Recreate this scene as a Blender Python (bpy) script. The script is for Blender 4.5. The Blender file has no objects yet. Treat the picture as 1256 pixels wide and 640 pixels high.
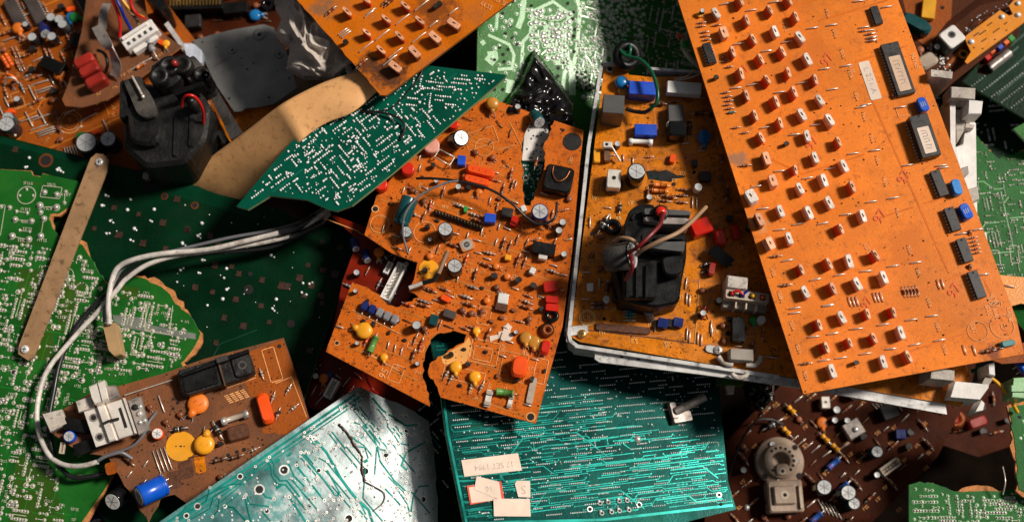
import bpy, bmesh, math, random
from mathutils import Vector, Matrix, Euler, noise
from mathutils.geometry import tessellate_polygon
R = random.Random(7)
U = 0.00065            # one photograph pixel at the middle of the pile is 0.65 mm
sc = bpy.context.scene
COL = sc.collection

# ------------------------------------------------------------------ camera (all lengths in px units, scaled by U)
TH = math.radians(16); FOC = 1500.0; D = 1500.0
CAM = Vector((0, -D*math.sin(TH), D*math.cos(TH)))
FWD = Vector((0, math.sin(TH), -math.cos(TH))); UPV = Vector((0, math.cos(TH), math.sin(TH))); RGT = Vector((1, 0, 0))
def ray(px, py): return RGT*(px-628) + UPV*(320-py) + FWD*FOC
def at(px, py, z):
    d = ray(px, py); t = (z-CAM.z)/d.z
    return CAM + d*t

class Frame:
    """a board's own plane: reference pixel, height there, slopes dz/dx and dz/dy"""
    def __init__(s, px, py, z, sx=0, sy=0):
        s.o = at(px, py, z); s.n = Vector((-sx, -sy, 1)).normalized()
        u = Vector((1, 0, sx)).normalized(); v = s.n.cross(u)
        s.u, s.v = u, v
        s.k = (s.o-CAM).dot(FWD)/FOC
        s.M = Matrix((u, v, s.n)).transposed()
    def l(s, px, py, h=0):
        d = ray(px, py); t = ((s.o-CAM).dot(s.n)+h)/d.dot(s.n)
        p = CAM + d*t - s.o
        return Vector((p.dot(s.u), p.dot(s.v)))
    def L(s, pts, h=0): return [s.l(x, y, h) for x, y in pts]
    def a(s, px, py, deg):
        r = math.radians(deg)
        q = s.l(px+10*math.cos(r), py-10*math.sin(r)) - s.l(px, py)
        return math.atan2(q.y, q.x)
    def w(s, px, py, h=0):
        q = s.l(px, py, h); return s.o + s.u*q.x + s.v*q.y + s.n*h

# ------------------------------------------------------------------ materials
MATS = {}
def M(name, col, rough=.5, metal=0, var=.18, sc_=.04, dust=0, dcol=(.23,.15,.09), dsc=.02, bump=0, bsc=.4, rnd=0, stains=None, spec=.5, rvar=.12, coat=0, speck=0, grime=0, gcol=(.03,.018,.01)):
    m = bpy.data.materials.new(name); m.use_nodes = True; nt = m.node_tree; N = nt.nodes; Lk = nt.links
    b = N['Principled BSDF']; b.inputs['Metallic'].default_value = metal
    b.inputs['Specular IOR Level'].default_value = spec
    b.inputs['Coat Weight'].default_value = coat; b.inputs['Coat Roughness'].default_value = .12
    g = N.new('ShaderNodeNewGeometry'); s = N.new('ShaderNodeVectorMath'); s.operation = 'SCALE'; s.inputs['Scale'].default_value = 1/U
    Lk.new(g.outputs['Position'], s.inputs[0]); P = s.outputs[0]
    def nz(scale, det=4, rg=.55):
        n = N.new('ShaderNodeTexNoise'); n.inputs['Scale'].default_value = scale; n.inputs['Detail'].default_value = det
        n.inputs['Roughness'].default_value = rg; Lk.new(P, n.inputs['Vector']); return n.outputs['Fac']
    def mr(src, a, b_, c, d):
        n = N.new('ShaderNodeMapRange'); n.inputs[1].default_value = a; n.inputs[2].default_value = b_
        n.inputs[3].default_value = c; n.inputs[4].default_value = d; Lk.new(src, n.inputs[0]); return n.outputs[0]
    def mathn(op, a, b_):
        n = N.new('ShaderNodeMath'); n.operation = op
        for i, q in enumerate((a, b_)):
            if isinstance(q, (int, float)): n.inputs[i].default_value = q
            else: Lk.new(q, n.inputs[i])
        return n.outputs[0]
    def mix(f, a, c):
        n = N.new('ShaderNodeMix'); n.data_type = 'RGBA'; Lk.new(f, n.inputs[0])
        for i, q in ((6, a), (7, c)):
            if isinstance(q, tuple): n.inputs[i].default_value = (*q[:3], 1)
            else: Lk.new(q, n.inputs[i])
        return n.outputs[2]
    n1 = nz(sc_, 5)
    v = mr(n1, .3, .7, 1-var, 1+var)
    if rnd:
        oi = N.new('ShaderNodeObjectInfo'); v = mathn('MULTIPLY', v, mr(oi.outputs['Random'], 0, 1, 1-rnd, 1+rnd))
    vm = N.new('ShaderNodeVectorMath'); vm.operation = 'SCALE'; vm.inputs[0].default_value = col; Lk.new(v, vm.inputs['Scale'])
    c = vm.outputs[0]; rr = mr(nz(sc_*1.7, 4), .3, .7, max(.03, rough-rvar), min(1, rough+rvar))
    if speck:
        v3 = mr(nz(.55, 3, .6), .35, .65, 1-.14*speck, 1+.10*speck); vm2 = N.new('ShaderNodeVectorMath'); vm2.operation = 'SCALE'; Lk.new(c, vm2.inputs[0]); Lk.new(v3, vm2.inputs['Scale']); c = vm2.outputs[0]
        c = mix(mr(nz(.3, 2, .5), .68, .80, 0, .55*min(1, speck)), c, tuple(q*.35 for q in col)); c = mix(mr(nz(.055, 8, .75), .55, .75, 0, .5*speck), c, (col[0]*.55, col[1]*.42, col[2]*.5))
    if grime:
        gm = mr(nz(.11, 6, .7), .56-.12*grime, .72, 0, .85); c = mix(gm, c, gcol)
    if dust:
        dm = mr(nz(dsc, 7, .68), .62-.3*dust, .78-.15*dust, 0, min(1, .35+dust*.6)); c = mix(dm, c, dcol)
        rr = mathn('ADD', rr, mathn('MULTIPLY', dm, .3))
    for st in (stains or []):
        p, rad, sc2 = st
        dn = N.new('ShaderNodeVectorMath'); dn.operation = 'DISTANCE'; Lk.new(P, dn.inputs[0]); dn.inputs[1].default_value = p
        q = mathn('ADD', dn.outputs['Value'], mathn('MULTIPLY', mathn('SUBTRACT', nz(.09, 6, .7), .5), rad*2.6))
        c = mix(mr(q, rad*.45, rad*1.05, .88, 0), c, sc2)
    Lk.new(c, b.inputs['Base Color']); Lk.new(rr, b.inputs['Roughness'])
    if bump:
        bn = N.new('ShaderNodeBump'); bn.inputs['Strength'].default_value = 1; bn.inputs['Distance'].default_value = bump*U
        Lk.new(nz(bsc, 5), bn.inputs['Height']); Lk.new(bn.outputs[0], b.inputs['Normal'])
    MATS[name] = m; return m

# ------------------------------------------------------------------ mesh builder
class MB:
    def __init__(s): s.v = []; s.f = []; s.m = []; s.s = []; s.names = []
    def mi(s, m):
        if m not in s.names: s.names.append(m)
        return s.names.index(m)
    def add(s, vs, fs, m, smooth=False):
        o = len(s.v); s.v += [tuple(v) for v in vs]; i = s.mi(m)
        for f in fs: s.f.append(tuple(o+k for k in f)); s.m.append(i); s.s.append(smooth)
        return s
    def prism(s, poly, z0, z1, m, mside=None, inset=0):
        n = len(poly); area = sum(poly[i][0]*poly[(i+1) % n][1]-poly[(i+1) % n][0]*poly[i][1] for i in range(n))
        if area < 0: poly = poly[::-1]
        if inset:
            cx = sum(p[0] for p in poly)/n; cy = sum(p[1] for p in poly)/n
            mx = max(max(abs(p[0]-cx), abs(p[1]-cy)) for p in poly); q = 1-inset/mx
            top = [(cx+(p[0]-cx)*q, cy+(p[1]-cy)*q, z1) for p in poly]
            mid = [(p[0], p[1], z1-inset) for p in poly]
        bot = [(p[0], p[1], z0) for p in poly]
        side = [(i, (i+1) % n, n+(i+1) % n, n+i) for i in range(n)]
        ms = mside or m
        if inset:
            s.add(bot+mid, side, ms); s.add(mid+top, side, m); s.add(top, [tuple(range(n))], m)
        else:
            tp = [(p[0], p[1], z1) for p in poly]; s.add(bot+tp, side, ms); s.add(tp, [tuple(range(n))], m)
        s.add(bot, [tuple(range(n))[::-1]], ms); return s
    def rbox(s, x, y, lx, ly, z0, z1, m, r=1.5, ang=0, inset=.6, mside=None, seg=3):
        pts = []; r = min(r, lx/2*.95, ly/2*.95); ca, sa = math.cos(ang), math.sin(ang)
        for cx, cy, a0 in ((lx/2-r, ly/2-r, 0), (-lx/2+r, ly/2-r, 90), (-lx/2+r, -ly/2+r, 180), (lx/2-r, -ly/2+r, 270)):
            for k in range(seg+1):
                a = math.radians(a0+90*k/seg); px = cx+r*math.cos(a); py = cy+r*math.sin(a)
                pts.append((x+px*ca-py*sa, y+px*sa+py*ca))
        return s.prism(pts, z0, z1, m, mside, inset)
    def lathe(s, prof, m, x=0, y=0, z=0, seg=14, smooth=True, axis=None, sx=1, sy=1):
        """prof: (r, z) pairs; axis: Matrix to orient"""
        vs = []
        for r, h in prof:
            for k in range(seg):
                a = 2*math.pi*k/seg; p = Vector((r*math.cos(a)*sx, r*math.sin(a)*sy, h))
                if axis: p = axis @ p
                vs.append((p.x+x, p.y+y, p.z+z))
        n = len(prof); fs = [(i*seg+k, i*seg+(k+1) % seg, (i+1)*seg+(k+1) % seg, (i+1)*seg+k) for i in range(n-1) for k in range(seg)]
        if prof[0][0] > 0: fs.append(tuple(range(seg))[::-1])
        if prof[-1][0] > 0: fs.append(tuple((n-1)*seg+k for k in range(seg)))
        s.add(vs, fs, m, smooth); return s
    def disc(s, x, y, r, z, m, seg=10, ph=0):
        s.add([(x+r*math.cos(2*math.pi*k/seg+ph), y+r*math.sin(2*math.pi*k/seg+ph), z) for k in range(seg)], [tuple(range(seg))], m); return s
    def ring(s, x, y, r0, r1, z, m, seg=22, a0=0, a1=360):
        vs = []; full = (a1-a0 >= 360); n = seg if full else seg+1
        for k in range(n):
            a = math.radians(a0+(a1-a0)*k/seg); c, q = math.cos(a), math.sin(a)
            vs += [(x+r0*c, y+r0*q, z), (x+r1*c, y+r1*q, z)]
        fs = [(2*k, 2*k+1, 2*((k+1) % n)+1, 2*((k+1) % n)) for k in range(seg)]
        s.add(vs, fs, m); return s
    def dome(s, x, y, r, h, m, seg=7, z=0):
        vs = []
        for rr, hh in ((1, 0), (.78, .62), (.36, .95)):
            vs += [(x+r*rr*math.cos(2*math.pi*k/seg), y+r*rr*math.sin(2*math.pi*k/seg), z+h*hh) for k in range(seg)]
        vs.append((x, y, z+h)); fs = [(i*seg+k, i*seg+(k+1) % seg, (i+1)*seg+(k+1) % seg, (i+1)*seg+k) for i in range(2) for k in range(seg)]
        fs += [(2*seg+k, 2*seg+(k+1) % seg, 3*seg) for k in range(seg)]
        s.add(vs, fs, m, True); return s
    def strip(s, pts, w, z, m):
        """flat mitred ribbon"""
        P = [Vector((p[0], p[1])) for p in pts]; n = len(P); vs = []
        for i in range(n):
            d0 = (P[i]-P[i-1]).normalized() if i else None; d1 = (P[i+1]-P[i]).normalized() if i < n-1 else None
            if d0 is None: d0 = d1
            if d1 is None: d1 = d0
            t = (d0+d1); t = t.normalized() if t.length > 1e-4 else d0
            nn = Vector((-t.y, t.x)); c = max(.4, nn.dot(Vector((-d0.y, d0.x)))); q = nn*(w/2/c)
            vs += [(P[i].x+q.x, P[i].y+q.y, z), (P[i].x-q.x, P[i].y-q.y, z)]
        s.add(vs, [(2*i, 2*i+1, 2*i+3, 2*i+2) for i in range(n-1)], m); return s
    def tube(s, pts, r, m, seg=8, cap=True):
        P = [Vector(p) for p in pts]; n = len(P); vs = []; up = Vector((0, 0, 1)); prev = None
        for i in range(n):
            t = (P[min(i+1, n-1)]-P[max(i-1, 0)]).normalized()
            if prev is None:
                a = t.cross(up); a = a if a.length > .05 else t.cross(Vector((1, 0, 0)))
            else: a = prev - t*prev.dot(t)
            a.normalize(); prev = a; b = t.cross(a)
            rr = r[i] if isinstance(r, (list, tuple)) else r
            vs += [tuple(P[i]+(a*math.cos(2*math.pi*k/seg)+b*math.sin(2*math.pi*k/seg))*rr) for k in range(seg)]
        fs = [(i*seg+k, (i+1)*seg+k, (i+1)*seg+(k+1) % seg, i*seg+(k+1) % seg) for i in range(n-1) for k in range(seg)]
        s.add(vs, fs, m, True)
        if cap: s.add(vs[:seg], [tuple(range(seg))], m); s.add(vs[-seg:], [tuple(range(seg))[::-1]], m)
        return s
    def mesh(s, name):
        me = bpy.data.meshes.new(name); me.from_pydata([(a*U, b*U, c*U) for a, b, c in s.v], [], s.f)
        for n in s.names: me.materials.append(MATS[n])
        me.polygons.foreach_set('material_index', s.m); me.polygons.foreach_set('use_smooth', s.s); me.update(); return me
    def build(s, name, parent=None, loc=(0, 0, 0), rot=None):
        o = bpy.data.objects.new(name, s.mesh(name)); COL.objects.link(o)
        o.location = Vector(loc)*U
        if rot: o.rotation_euler = rot
        if parent: o.parent = parent
        return o

def spline(pts, n=8):
    P = [Vector(p) for p in pts]; P = [P[0]*2-P[1]]+P+[P[-1]*2-P[-2]]; out = []
    for i in range(1, len(P)-2):
        for k in range(n):
            t = k/n; a, b, c, d = P[i-1:i+3]
            out.append(.5*((2*b)+(c-a)*t+(2*a-5*b+4*c-d)*t*t+(3*b-a-3*c+d)*t**3))
    out.append(P[-2]); return out

def tag(o, label=None, cat=None, group=None, kind=None):
    if label: o['label'] = label
    if cat: o['category'] = cat
    if group: o['group'] = group
    if kind: o['kind'] = kind
    return o
def thing(name, F, label, cat, group=None):
    o = bpy.data.objects.new(name, None); COL.objects.link(o); o.empty_display_size = .01
    o.location = F.o*U; o.rotation_euler = F.M.to_euler(); tag(o, label, cat, group); return o
def thing0(name, loc, label, cat, group=None):
    o = bpy.data.objects.new(name, None); COL.objects.link(o); o.empty_display_size = .01
    o.location = Vector(loc)*U; tag(o, label, cat, group); return o

# ------------------------------------------------------------------ 2-D helpers
def inside(p, poly):
    x, y = p; c = False; n = len(poly)
    for i in range(n):
        x1, y1 = poly[i]; x2, y2 = poly[i-1]
        if (y1 > y) != (y2 > y) and x < (x2-x1)*(y-y1)/(y2-y1)+x1: c = not c
    return c
def edged(p, poly):
    n = len(poly); best = 1e9; p = Vector(p)
    for i in range(n):
        a = Vector(poly[i-1]); b = Vector(poly[i]); d = b-a; t = max(0, min(1, (p-a).dot(d)/max(1e-6, d.length_squared)))
        best = min(best, (a+d*t-p).length)
    return best
def jag(poly, edges, amp=2, step=6, rr=R):
    out = []; n = len(poly)
    for i in range(n):
        a = Vector(poly[i][:2]); b = Vector(poly[(i+1) % n][:2]); out.append(a)
        if edges == 'all' or i in edges:
            L_ = (b-a).length; k = max(1, int(L_/step)); nn = Vector((-(b-a).y, (b-a).x)).normalized()
            for j in range(1, k): out.append(a.lerp(b, (j+rr.uniform(-.3, .3))/k)+nn*rr.uniform(-amp, amp))
    return out
def cr(ox, oy, s, pts): return [(ox+p[0]/s, oy+p[1]/s)+tuple(p[2:]) for p in pts]

# ------------------------------------------------------------------ boards
class Board:
    def __init__(s, name, F, px, label, cat='circuit board', top='orange', core='core', t=3.6, edges=(), amp=2, step=7, rim=None, group=None):
        s.F = F; s.root = thing(name, F, label, cat, group); s.mb = MB()
        s.poly = [tuple(p) for p in jag(F.L(px), edges, amp, step)]
        s.mb.prism(s.poly, -t, 0, top, core)
        if rim:
            p2 = jag(F.L(px), edges, amp*1.6, step)
            n = len(p2); area = sum(p2[i][0]*p2[(i+1) % n][1]-p2[(i+1) % n][0]*p2[i][1] for i in range(n)); sg = 1 if area > 0 else -1
            q = []
            for i in range(n):
                d = (p2[(i+1) % n]-p2[i-1]); d.normalize(); pp_ = Vector((p2[i][0]*.022, p2[i][1]*.022, len(px)*1.7)); e = max(-1.6, min(rim*1.2, (noise.noise(pp_)+.12)*rim*3.2))+R.uniform(0, .5); q.append(p2[i]+Vector((d.y, -d.x))*sg*e)
            s.mb.prism([tuple(v) for v in q], -t-1.2, -.7, 'broken', 'broken')
        s.sol = MB(); s.occ = set(); s.pads = MB(); s.nstuff = 0
    def free(s, p, r, cell=3.0, mark=True):
        x0, x1, y0, y1 = [int(math.floor(q/cell)) for q in (p[0]-r, p[0]+r, p[1]-r, p[1]+r)]
        cells = [(i, j) for i in range(x0, x1+1) for j in range(y0, y1+1)]
        if any(c in s.occ for c in cells): return False
        if mark: s.occ.update(cells)
        return True
    def block(s, px, py, r): 
        p = s.F.l(px, py); s.free(p, r); x0 = None
        cell = 3.0
        for i in range(int((p.x-r)//cell), int((p.x+r)//cell)+1):
            for j in range(int((p.y-r)//cell), int((p.y+r)//cell)+1): s.occ.add((i, j))
    def finish(s, solder_name='solder_joints'):
        s.mb.build('board_panel', s.root)
        if s.sol.v:
            o = s.sol.build(solder_name, s.root); o['kind'] = 'stuff'
        return s.root
    # surface pattern -----------------------------------------------------
    def silk_line(s, pts, w=.9, m='silk', z=.7): s.mb.strip([s.F.l(*p) for p in pts], w, z+R.uniform(0, .08), m)
    def silk_rect(s, px, py, w, h, ang=0, m='silk', lw=.8, z=.72):
        p = s.F.l(px, py); a = s.F.a(px, py, ang); c, q = math.cos(a), math.sin(a); k = s.F.k
        P = [Vector((p.x+(x*c-y*q)*k, p.y+(x*q+y*c)*k)) for x, y in ((-w/2, -h/2), (w/2, -h/2), (w/2, h/2), (-w/2, h/2))]
        for i in range(4):
            d = (P[(i+1) % 4]-P[i]).normalized()*lw*.5
            s.mb.strip([P[i]+d, P[(i+1) % 4]-d], lw, z+.02*i, m)
    def silk_circle(s, px, py, r, m='silk', lw=.8, z=.74):
        p = s.F.l(px, py); s.mb.ring(p.x, p.y, r*s.F.k-lw, r*s.F.k, z, m)
    def hole(s, px, py, r, rim=None, z=.55):
        p = s.F.l(px, py); r *= s.F.k
        if rim: s.mb.disc(p.x, p.y, r*1.42, z, rim, 16)
        s.mb.disc(p.x, p.y, r, z+.25, 'hole', 14)
    def scribble(s, px, py, n=4, h=3, ang=0, m='silk'):
        """micro lettering: a run of tiny strokes"""
        p = s.F.l(px, py); a = s.F.a(px, py, ang); c, q = math.cos(a), math.sin(a)
        def T(x, y): return (p.x+x*c-y*q, p.y+x*q+y*c)
        for i in range(n):
            x = i*h*.75; k = R.randrange(4); w = h*.2
            if k in (0, 2): s.mb.strip([T(x, 0), T(x, h)], w, .76, m)
            if k in (0, 1, 3): s.mb.strip([T(x+w*.6, h), T(x+h*.5, h)], w, .8, m)
            if k in (1, 2, 3): s.mb.strip([T(x+w*.6, 0), T(x+h*.5, 0)], w, .8, m)
            if k in (1, 3): s.mb.strip([T(x+h*.5, 0), T(x, h)], w, .84, m)
    def crumbs(s, n, reg=None, m='dirt', r=(.3, 1.2)):
        mb = MB(); poly = s.F.L(reg) if reg else s.poly; xs = [p[0] for p in poly]; ys = [p[1] for p in poly]; c = 0
        for _ in range(n*6):
            if c >= n: break
            x, y = R.uniform(min(xs), max(xs)), R.uniform(min(ys), max(ys))
            if noise.noise(Vector((x*.03, y*.03, 2.2))) < R.uniform(-.5, .5) or not inside((x, y), poly) or not inside((x, y), s.poly): continue
            q = R.uniform(*r)*R.random(); mb.dome(x, y, q+.3, q*R.uniform(.4, 1.1)+.2, m, 5, .1); c += 1
        if mb.v: mb.build('dirt_crumbs', s.root)['kind'] = 'stuff'
    def traces(s, reg, ang, n, pitch=4, w=1.6, m='trace', pad=2, padm='tin', lens=(4, 16), diag=.5, across=.15, hole=True, zb=.3, grow=4):
        poly = s.F.L(reg) if reg else s.poly
        cx = sum(p[0] for p in poly)/len(poly); cy = sum(p[1] for p in poly)/len(poly)
        q = reg[0] if reg else (628, 320); a = s.F.a(q[0], q[1], ang); ca, sa = math.cos(a), math.sin(a)
        T = lambda i, j: (cx+(i*ca-j*sa)*pitch, cy+(i*sa+j*ca)*pitch)
        rad = int(max(math.hypot(p[0]-cx, p[1]-cy) for p in poly)/pitch)+1; occ = set()
        board = s.poly
        def ok(i, j):
            if (i, j) in occ: return False
            t = T(i, j); return inside(t, poly) and inside(t, board) and edged(t, board) > pitch*.9
        for _ in range(n):
            i, j = R.randint(-rad, rad), R.randint(-rad, rad)
            if not ok(i, j): continue
            d = (1, 0) if R.random() > across else (0, 1)
            if R.random() < .5: d = (-d[0], -d[1])
            pts = [(i, j)]; occ.add((i, j)); dead = False
            for sg in range(R.randint(1, grow)):
                L_ = R.randint(*lens) if sg % 2 == 0 else R.randint(1, 4)
                dd = d
                if sg % 2: 
                    if R.random() > diag: dd = d
                    else:
                        e = R.choice((-1, 1)); dd = (d[0] or e, d[1] or e)
                for _k in range(L_):
                    ni, nj = pts[-1][0]+dd[0], pts[-1][1]+dd[1]
                    if not ok(ni, nj) or (dd[0] and dd[1] and ((pts[-1][0], nj) in occ and (ni, pts[-1][1]) in occ)): dead = True; break
                    pts.append((ni, nj)); occ.add((ni, nj))
                if dead: break
            if len(pts) < 3: continue
            key = [pts[0]]+[pts[k] for k in range(1, len(pts)-1) if (pts[k][0]-pts[k-1][0], pts[k][1]-pts[k-1][1]) != (pts[k+1][0]-pts[k][0], pts[k+1][1]-pts[k][1])]+[pts[-1]]
            s.mb.strip([T(*k) for k in key], w, zb, m)
            if pad:
                for e in (pts[0], pts[-1]):
                    t = T(*e); s.mb.disc(t[0], t[1], pad, zb+.2, padm, 9)
                    if hole: s.mb.disc(t[0], t[1], pad*.42, zb+.35, 'hole', 6)
    def solder(s, reg, ang, n, kinds, r=2.0, h=1.6, m='solder', gap=2.2, silk=None, ringm=None, jit=0.25, margin=5):
        """rows and pairs of solder joints as the underside of a populated board shows them"""
        poly = s.F.L(reg) if reg else s.poly
        xs = [p[0] for p in poly]; ys = [p[1] for p in poly]
        a0 = s.F.a(*(reg[0] if reg else (628, 320)), ang)
        for _ in range(n):
            x, y = R.uniform(min(xs), max(xs)), R.uniform(min(ys), max(ys))
            if not inside((x, y), poly): continue
            kd = R.choice(kinds); a = a0+R.choice((0, 0, math.pi/2)); c, q = math.cos(a), math.sin(a); p = r*2.15
            if kd == 'dip': nn = R.randint(4, 9); P = [(i*p, j) for i in range(nn) for j in (0, p*3)]
            elif kd == 'sip': nn = R.randint(3, 7); P = [(i*p, 0) for i in range(nn)]
            elif kd == 'pair': d = R.uniform(3, 7)*r; P = [(0, 0), (d, 0)]
            elif kd == 'bar': P = [(i*r*.8, 0) for i in range(R.randint(2, 6))]
            elif kd == 'tri': P = [(0, 0), (p, 0), (p*.5, p)]
            else: P = [(0, 0)]
            Q = [(x+u*c-v*q, y+u*q+v*c) for u, v in P]
            if not all(inside(t, poly) and inside(t, s.poly) and edged(t, s.poly) > margin for t in Q): continue
            if not all(s.free(t, r*.3, 3.0, False) for t in Q): continue
            for t in Q: s.free(t, r*.9)
            if silk and kd == 'pair':
                v = (Vector(Q[1])-Vector(Q[0])).normalized()*r*1.2
                s.mb.strip([Vector(Q[0])+v, Vector(Q[1])-v], .8, .72, silk)
            if silk and kd == 'dip':
                t0 = Q[0]; 
                s.mb.strip([(x+p*1.2*c*-0-(p*1.5)*q, y+(p*1.5)*c), (x+(nn-1)*p*c-(p*1.5)*q, y+(nn-1)*p*q+(p*1.5)*c)], .8, .72, silk)
            for t in Q:
                rr = r*R.uniform(1-jit, 1+jit)
                if ringm: s.mb.disc(t[0], t[1], rr*1.35, .45, ringm, 8)
                s.sol.dome(t[0]+R.uniform(-.2, .2), t[1]+R.uniform(-.2, .2), rr, h*R.uniform(.6, 1.3), m, 6, .3)

# ------------------------------------------------------------------ components
PROTO = {}
def proto(key, parts):
    """parts: [(name, MB, [(subname, MB)])] -> cached meshes"""
    PROTO[key] = [(n, mb.mesh(n), [(sn, sm.mesh(sn)) for sn, sm in subs]) for n, mb, subs in parts]
def put(key, B, px, py, ang=0, hv=0, s=1, tilt=None, h=0, rot=None, label=None):
    F = B.F; k = F.k*s; p = F.l(px, py, hv*F.k); B.block(px, py, 4)
    out = None
    for n, me, subs in PROTO[key]:
        o = bpy.data.objects.new(n, me); COL.objects.link(o); o.parent = B.root
        rm = Matrix.Rotation(F.a(px, py, ang), 3, 'Z')
        if tilt: rm = rm @ Euler([math.radians(t) for t in tilt]).to_matrix()
        o.location = Vector((p.x, p.y, h*F.k+.4))*U; o.rotation_euler = rm.to_euler(); o.scale = (k, k, k)
        for sn, sm in subs:
            c = bpy.data.objects.new(sn, sm); COL.objects.link(c); c.parent = o
        if label: o['label'] = label
        out = o
    return out

AX = Matrix(((0, 0, 1), (0, 1, 0), (-1, 0, 0)))     # lathe z -> x
def p_res(key, L_=8, r=1.7, body='res_tan', bands=('band_red', 'band_dark', 'band_gold'), lead=4):
    mb = MB(); z = r+.4; h = L_/2
    mb.lathe([(.4, -h), (r, -h+.6), (r, -h+2), (r*.82, -h+2.6), (r*.82, h-2.6), (r, h-2), (r, h-.6), (.4, h)], body, 0, 0, z, 8, True, AX)
    for i, b in enumerate(bands):
        x = -h+3+i*(L_-5)/max(1, len(bands)-1) if len(bands) > 1 else 0
        mb.lathe([(r*.82, x-.5), (r*.93, x-.45), (r*.93, x+.45), (r*.82, x+.5)], b, 0, 0, z, 8, True, AX)
    for sg in (-1, 1): mb.tube([(sg*(h-.2), 0, z), (sg*(h+lead*.8), 0, z), (sg*(h+lead), 0, z-.6), (sg*(h+lead), 0, -.3)], .55, 'lead', 5)
    proto(key, [('resistor', mb, [])])
def p_jumper(key, L_=14, r=.8, m='lead', arch=1.4):
    mb = MB(); h = L_/2; mb.tube([(-h, 0, -.2), (-h, 0, .6), (-h+1, 0, arch), (0, 0, arch+.3), (h-1, 0, arch), (h, 0, .6), (h, 0, -.2)], r, m, 6)
    proto(key, [('jumper_wire', mb, [])])
def p_ecap(key, r, h, body, top='can_top', name='electrolytic_capacitor', stripe=None, score=True):
    mb = MB(); seg = 22 if r > 7 else 14
    mb.lathe([(r*.93, 0), (r, .8), (r, h*.1), (r*.95, h*.13), (r*.95, h*.15), (r, h*.18), (r, h-1.2), (r*.94, h-.3), (r*.86, h)], body, seg=seg)
    if stripe:
        vs = []; 
        for k in range(5):
            a = math.radians(160+k*9); vs += [((r+.12)*math.cos(a), (r+.12)*math.sin(a), h*.2), ((r+.12)*math.cos(a), (r+.12)*math.sin(a), h-1.5)]
        mb.add(vs, [(2*i, 2*i+1, 2*i+3, 2*i+2) for i in range(4)], stripe)
    t = MB(); t.lathe([(r*.86, h+.02), (r*.84, h+.3), (r*.3, h+.15), (.01, h+.1)], top, seg=seg, smooth=False)
    if score and r > 6:
        for a in (30, 90, 150):
            c, q = math.cos(math.radians(a))*r*.72, math.sin(math.radians(a))*r*.72; t.strip([(-c, -q), (c, q)], .7, h+.45+a*.001, 'can_score')
    if r < 6.5: 
        mb.lathe([(r*.86, h+.02), (r*.84, h+.3), (r*.3, h+.15), (.01, h+.1)], top, seg=seg, smooth=False); proto(key, [(name, mb, [])])
    else: proto(key, [(name, mb, [('can_top', t)])])
def p_disc(key, r, m, t=None, name='ceramic_capacitor', lean=0, face=None):
    """ceramic disc lying on its leads"""
    t = t or r*.4; mb = MB()
    prof = [(.01, -t), (r*.6, -t*.95), (r*.9, -t*.6), (r, 0), (r*.9, t*.6), (r*.6, t*.95), (.01, t)]
    mb.lathe(prof, m, 0, 0, t+1.2, 18)
    mb.lathe([(r*.45, 0), (r*.36, r*.45), (r*.2, r*.7), (.01, r*.75)], m, 0, -r*.75, t+1.2, 8, True, Matrix(((1, 0, 0), (0, 0, -1), (0, 1, 0))))
    for sg in (-1, 1): mb.tube([(sg*r*.2, -r*1.1, t+1), (sg*r*.4, -r*1.6, t*.6), (sg*r*.4, -r*1.8, -.3)], .6, 'lead', 5)
    if face:
        for i in range(3): mb.strip([(-r*.4+i*r*.3, -r*.15), (-r*.25+i*r*.3, r*.2)], .7, t*2+1.15, face)
    proto(key, [(name, mb, [])])
def p_box(key, lx, ly, h, m, r=1.6, inset=.8, name='film_capacitor', mark=None, mside=None, leads=True, extra=None):
    mb = MB(); mb.rbox(0, 0, lx, ly, .2, h, m, r, 0, inset, mside)
    if mark:
        for i in range(3): mb.strip([(-lx*.25+i*lx*.22, -ly*.15), (-lx*.25+i*lx*.22, ly*.15)], .7, h+.1, mark)
    if extra: extra(mb)
    proto(key, [(name, mb, [])])
def p_ic(key, L_, W, n, h=5, body='ic_black', label=None, window=False, pins='tin'):
    mb = MB(); mb.rbox(0, 0, L_, W, 1.6, h, body, .6, 0, .5)
    mb.disc(-L_/2+2.2, 0, min(1.5, W*.14), h+.08, 'hole', 10)
    pr = MB()
    for sg in (-1, 1):
        for i in range(n):
            x = -L_/2+L_*(i+.5)/n; w = L_/n*.25; y = sg*(W/2)
            pr.add([(x-w, y, 2.9), (x+w, y, 2.9), (x+w, y+sg*1.5, 2.7), (x-w, y+sg*1.5, 2.7), (x+w*.6, y+sg*1.9, -.2), (x-w*.6, y+sg*1.9, -.2)], [(0, 1, 2, 3), (3, 2, 4, 5)], pins)
    subs = [('pin_rows', pr)]
    if label:
        lb = MB(); x0, x1, w_, m_ = label; lb.rbox((x0+x1)/2*L_, 0, (x1-x0)*L_, w_*W, h+.1, h+.45, m_, 1.2, 0, .1); 
        for i in range(7): 
            xx = (x0+(x1-x0)*(.14+.11*i))*L_; lb.strip([(xx, -W*.16), (xx+R.uniform(-1, 2), W*.13)], .7, h+.55, 'ink'); 
            if i % 2: lb.strip([(xx+.5, W*.14), (xx+3, W*.1)], .6, h+.6, 'ink')
        subs.append(('paper_label', lb))
    proto(key, [('integrated_circuit', mb, subs)])
def p_trans(key, r=4, h=8, m='ic_black'):
    mb = MB(); pts = [(r*math.cos(math.radians(a)), r*math.sin(math.radians(a))) for a in range(-30, 211, 20)]
    mb.prism(pts, 2, h, m, None, .4)
    for x in (-r*.45, 0, r*.45): mb.tube([(x, 0, 2.2), (x, 0, -.3)], .5, 'lead', 5)
    proto(key, [('transistor', mb, [])])
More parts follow.
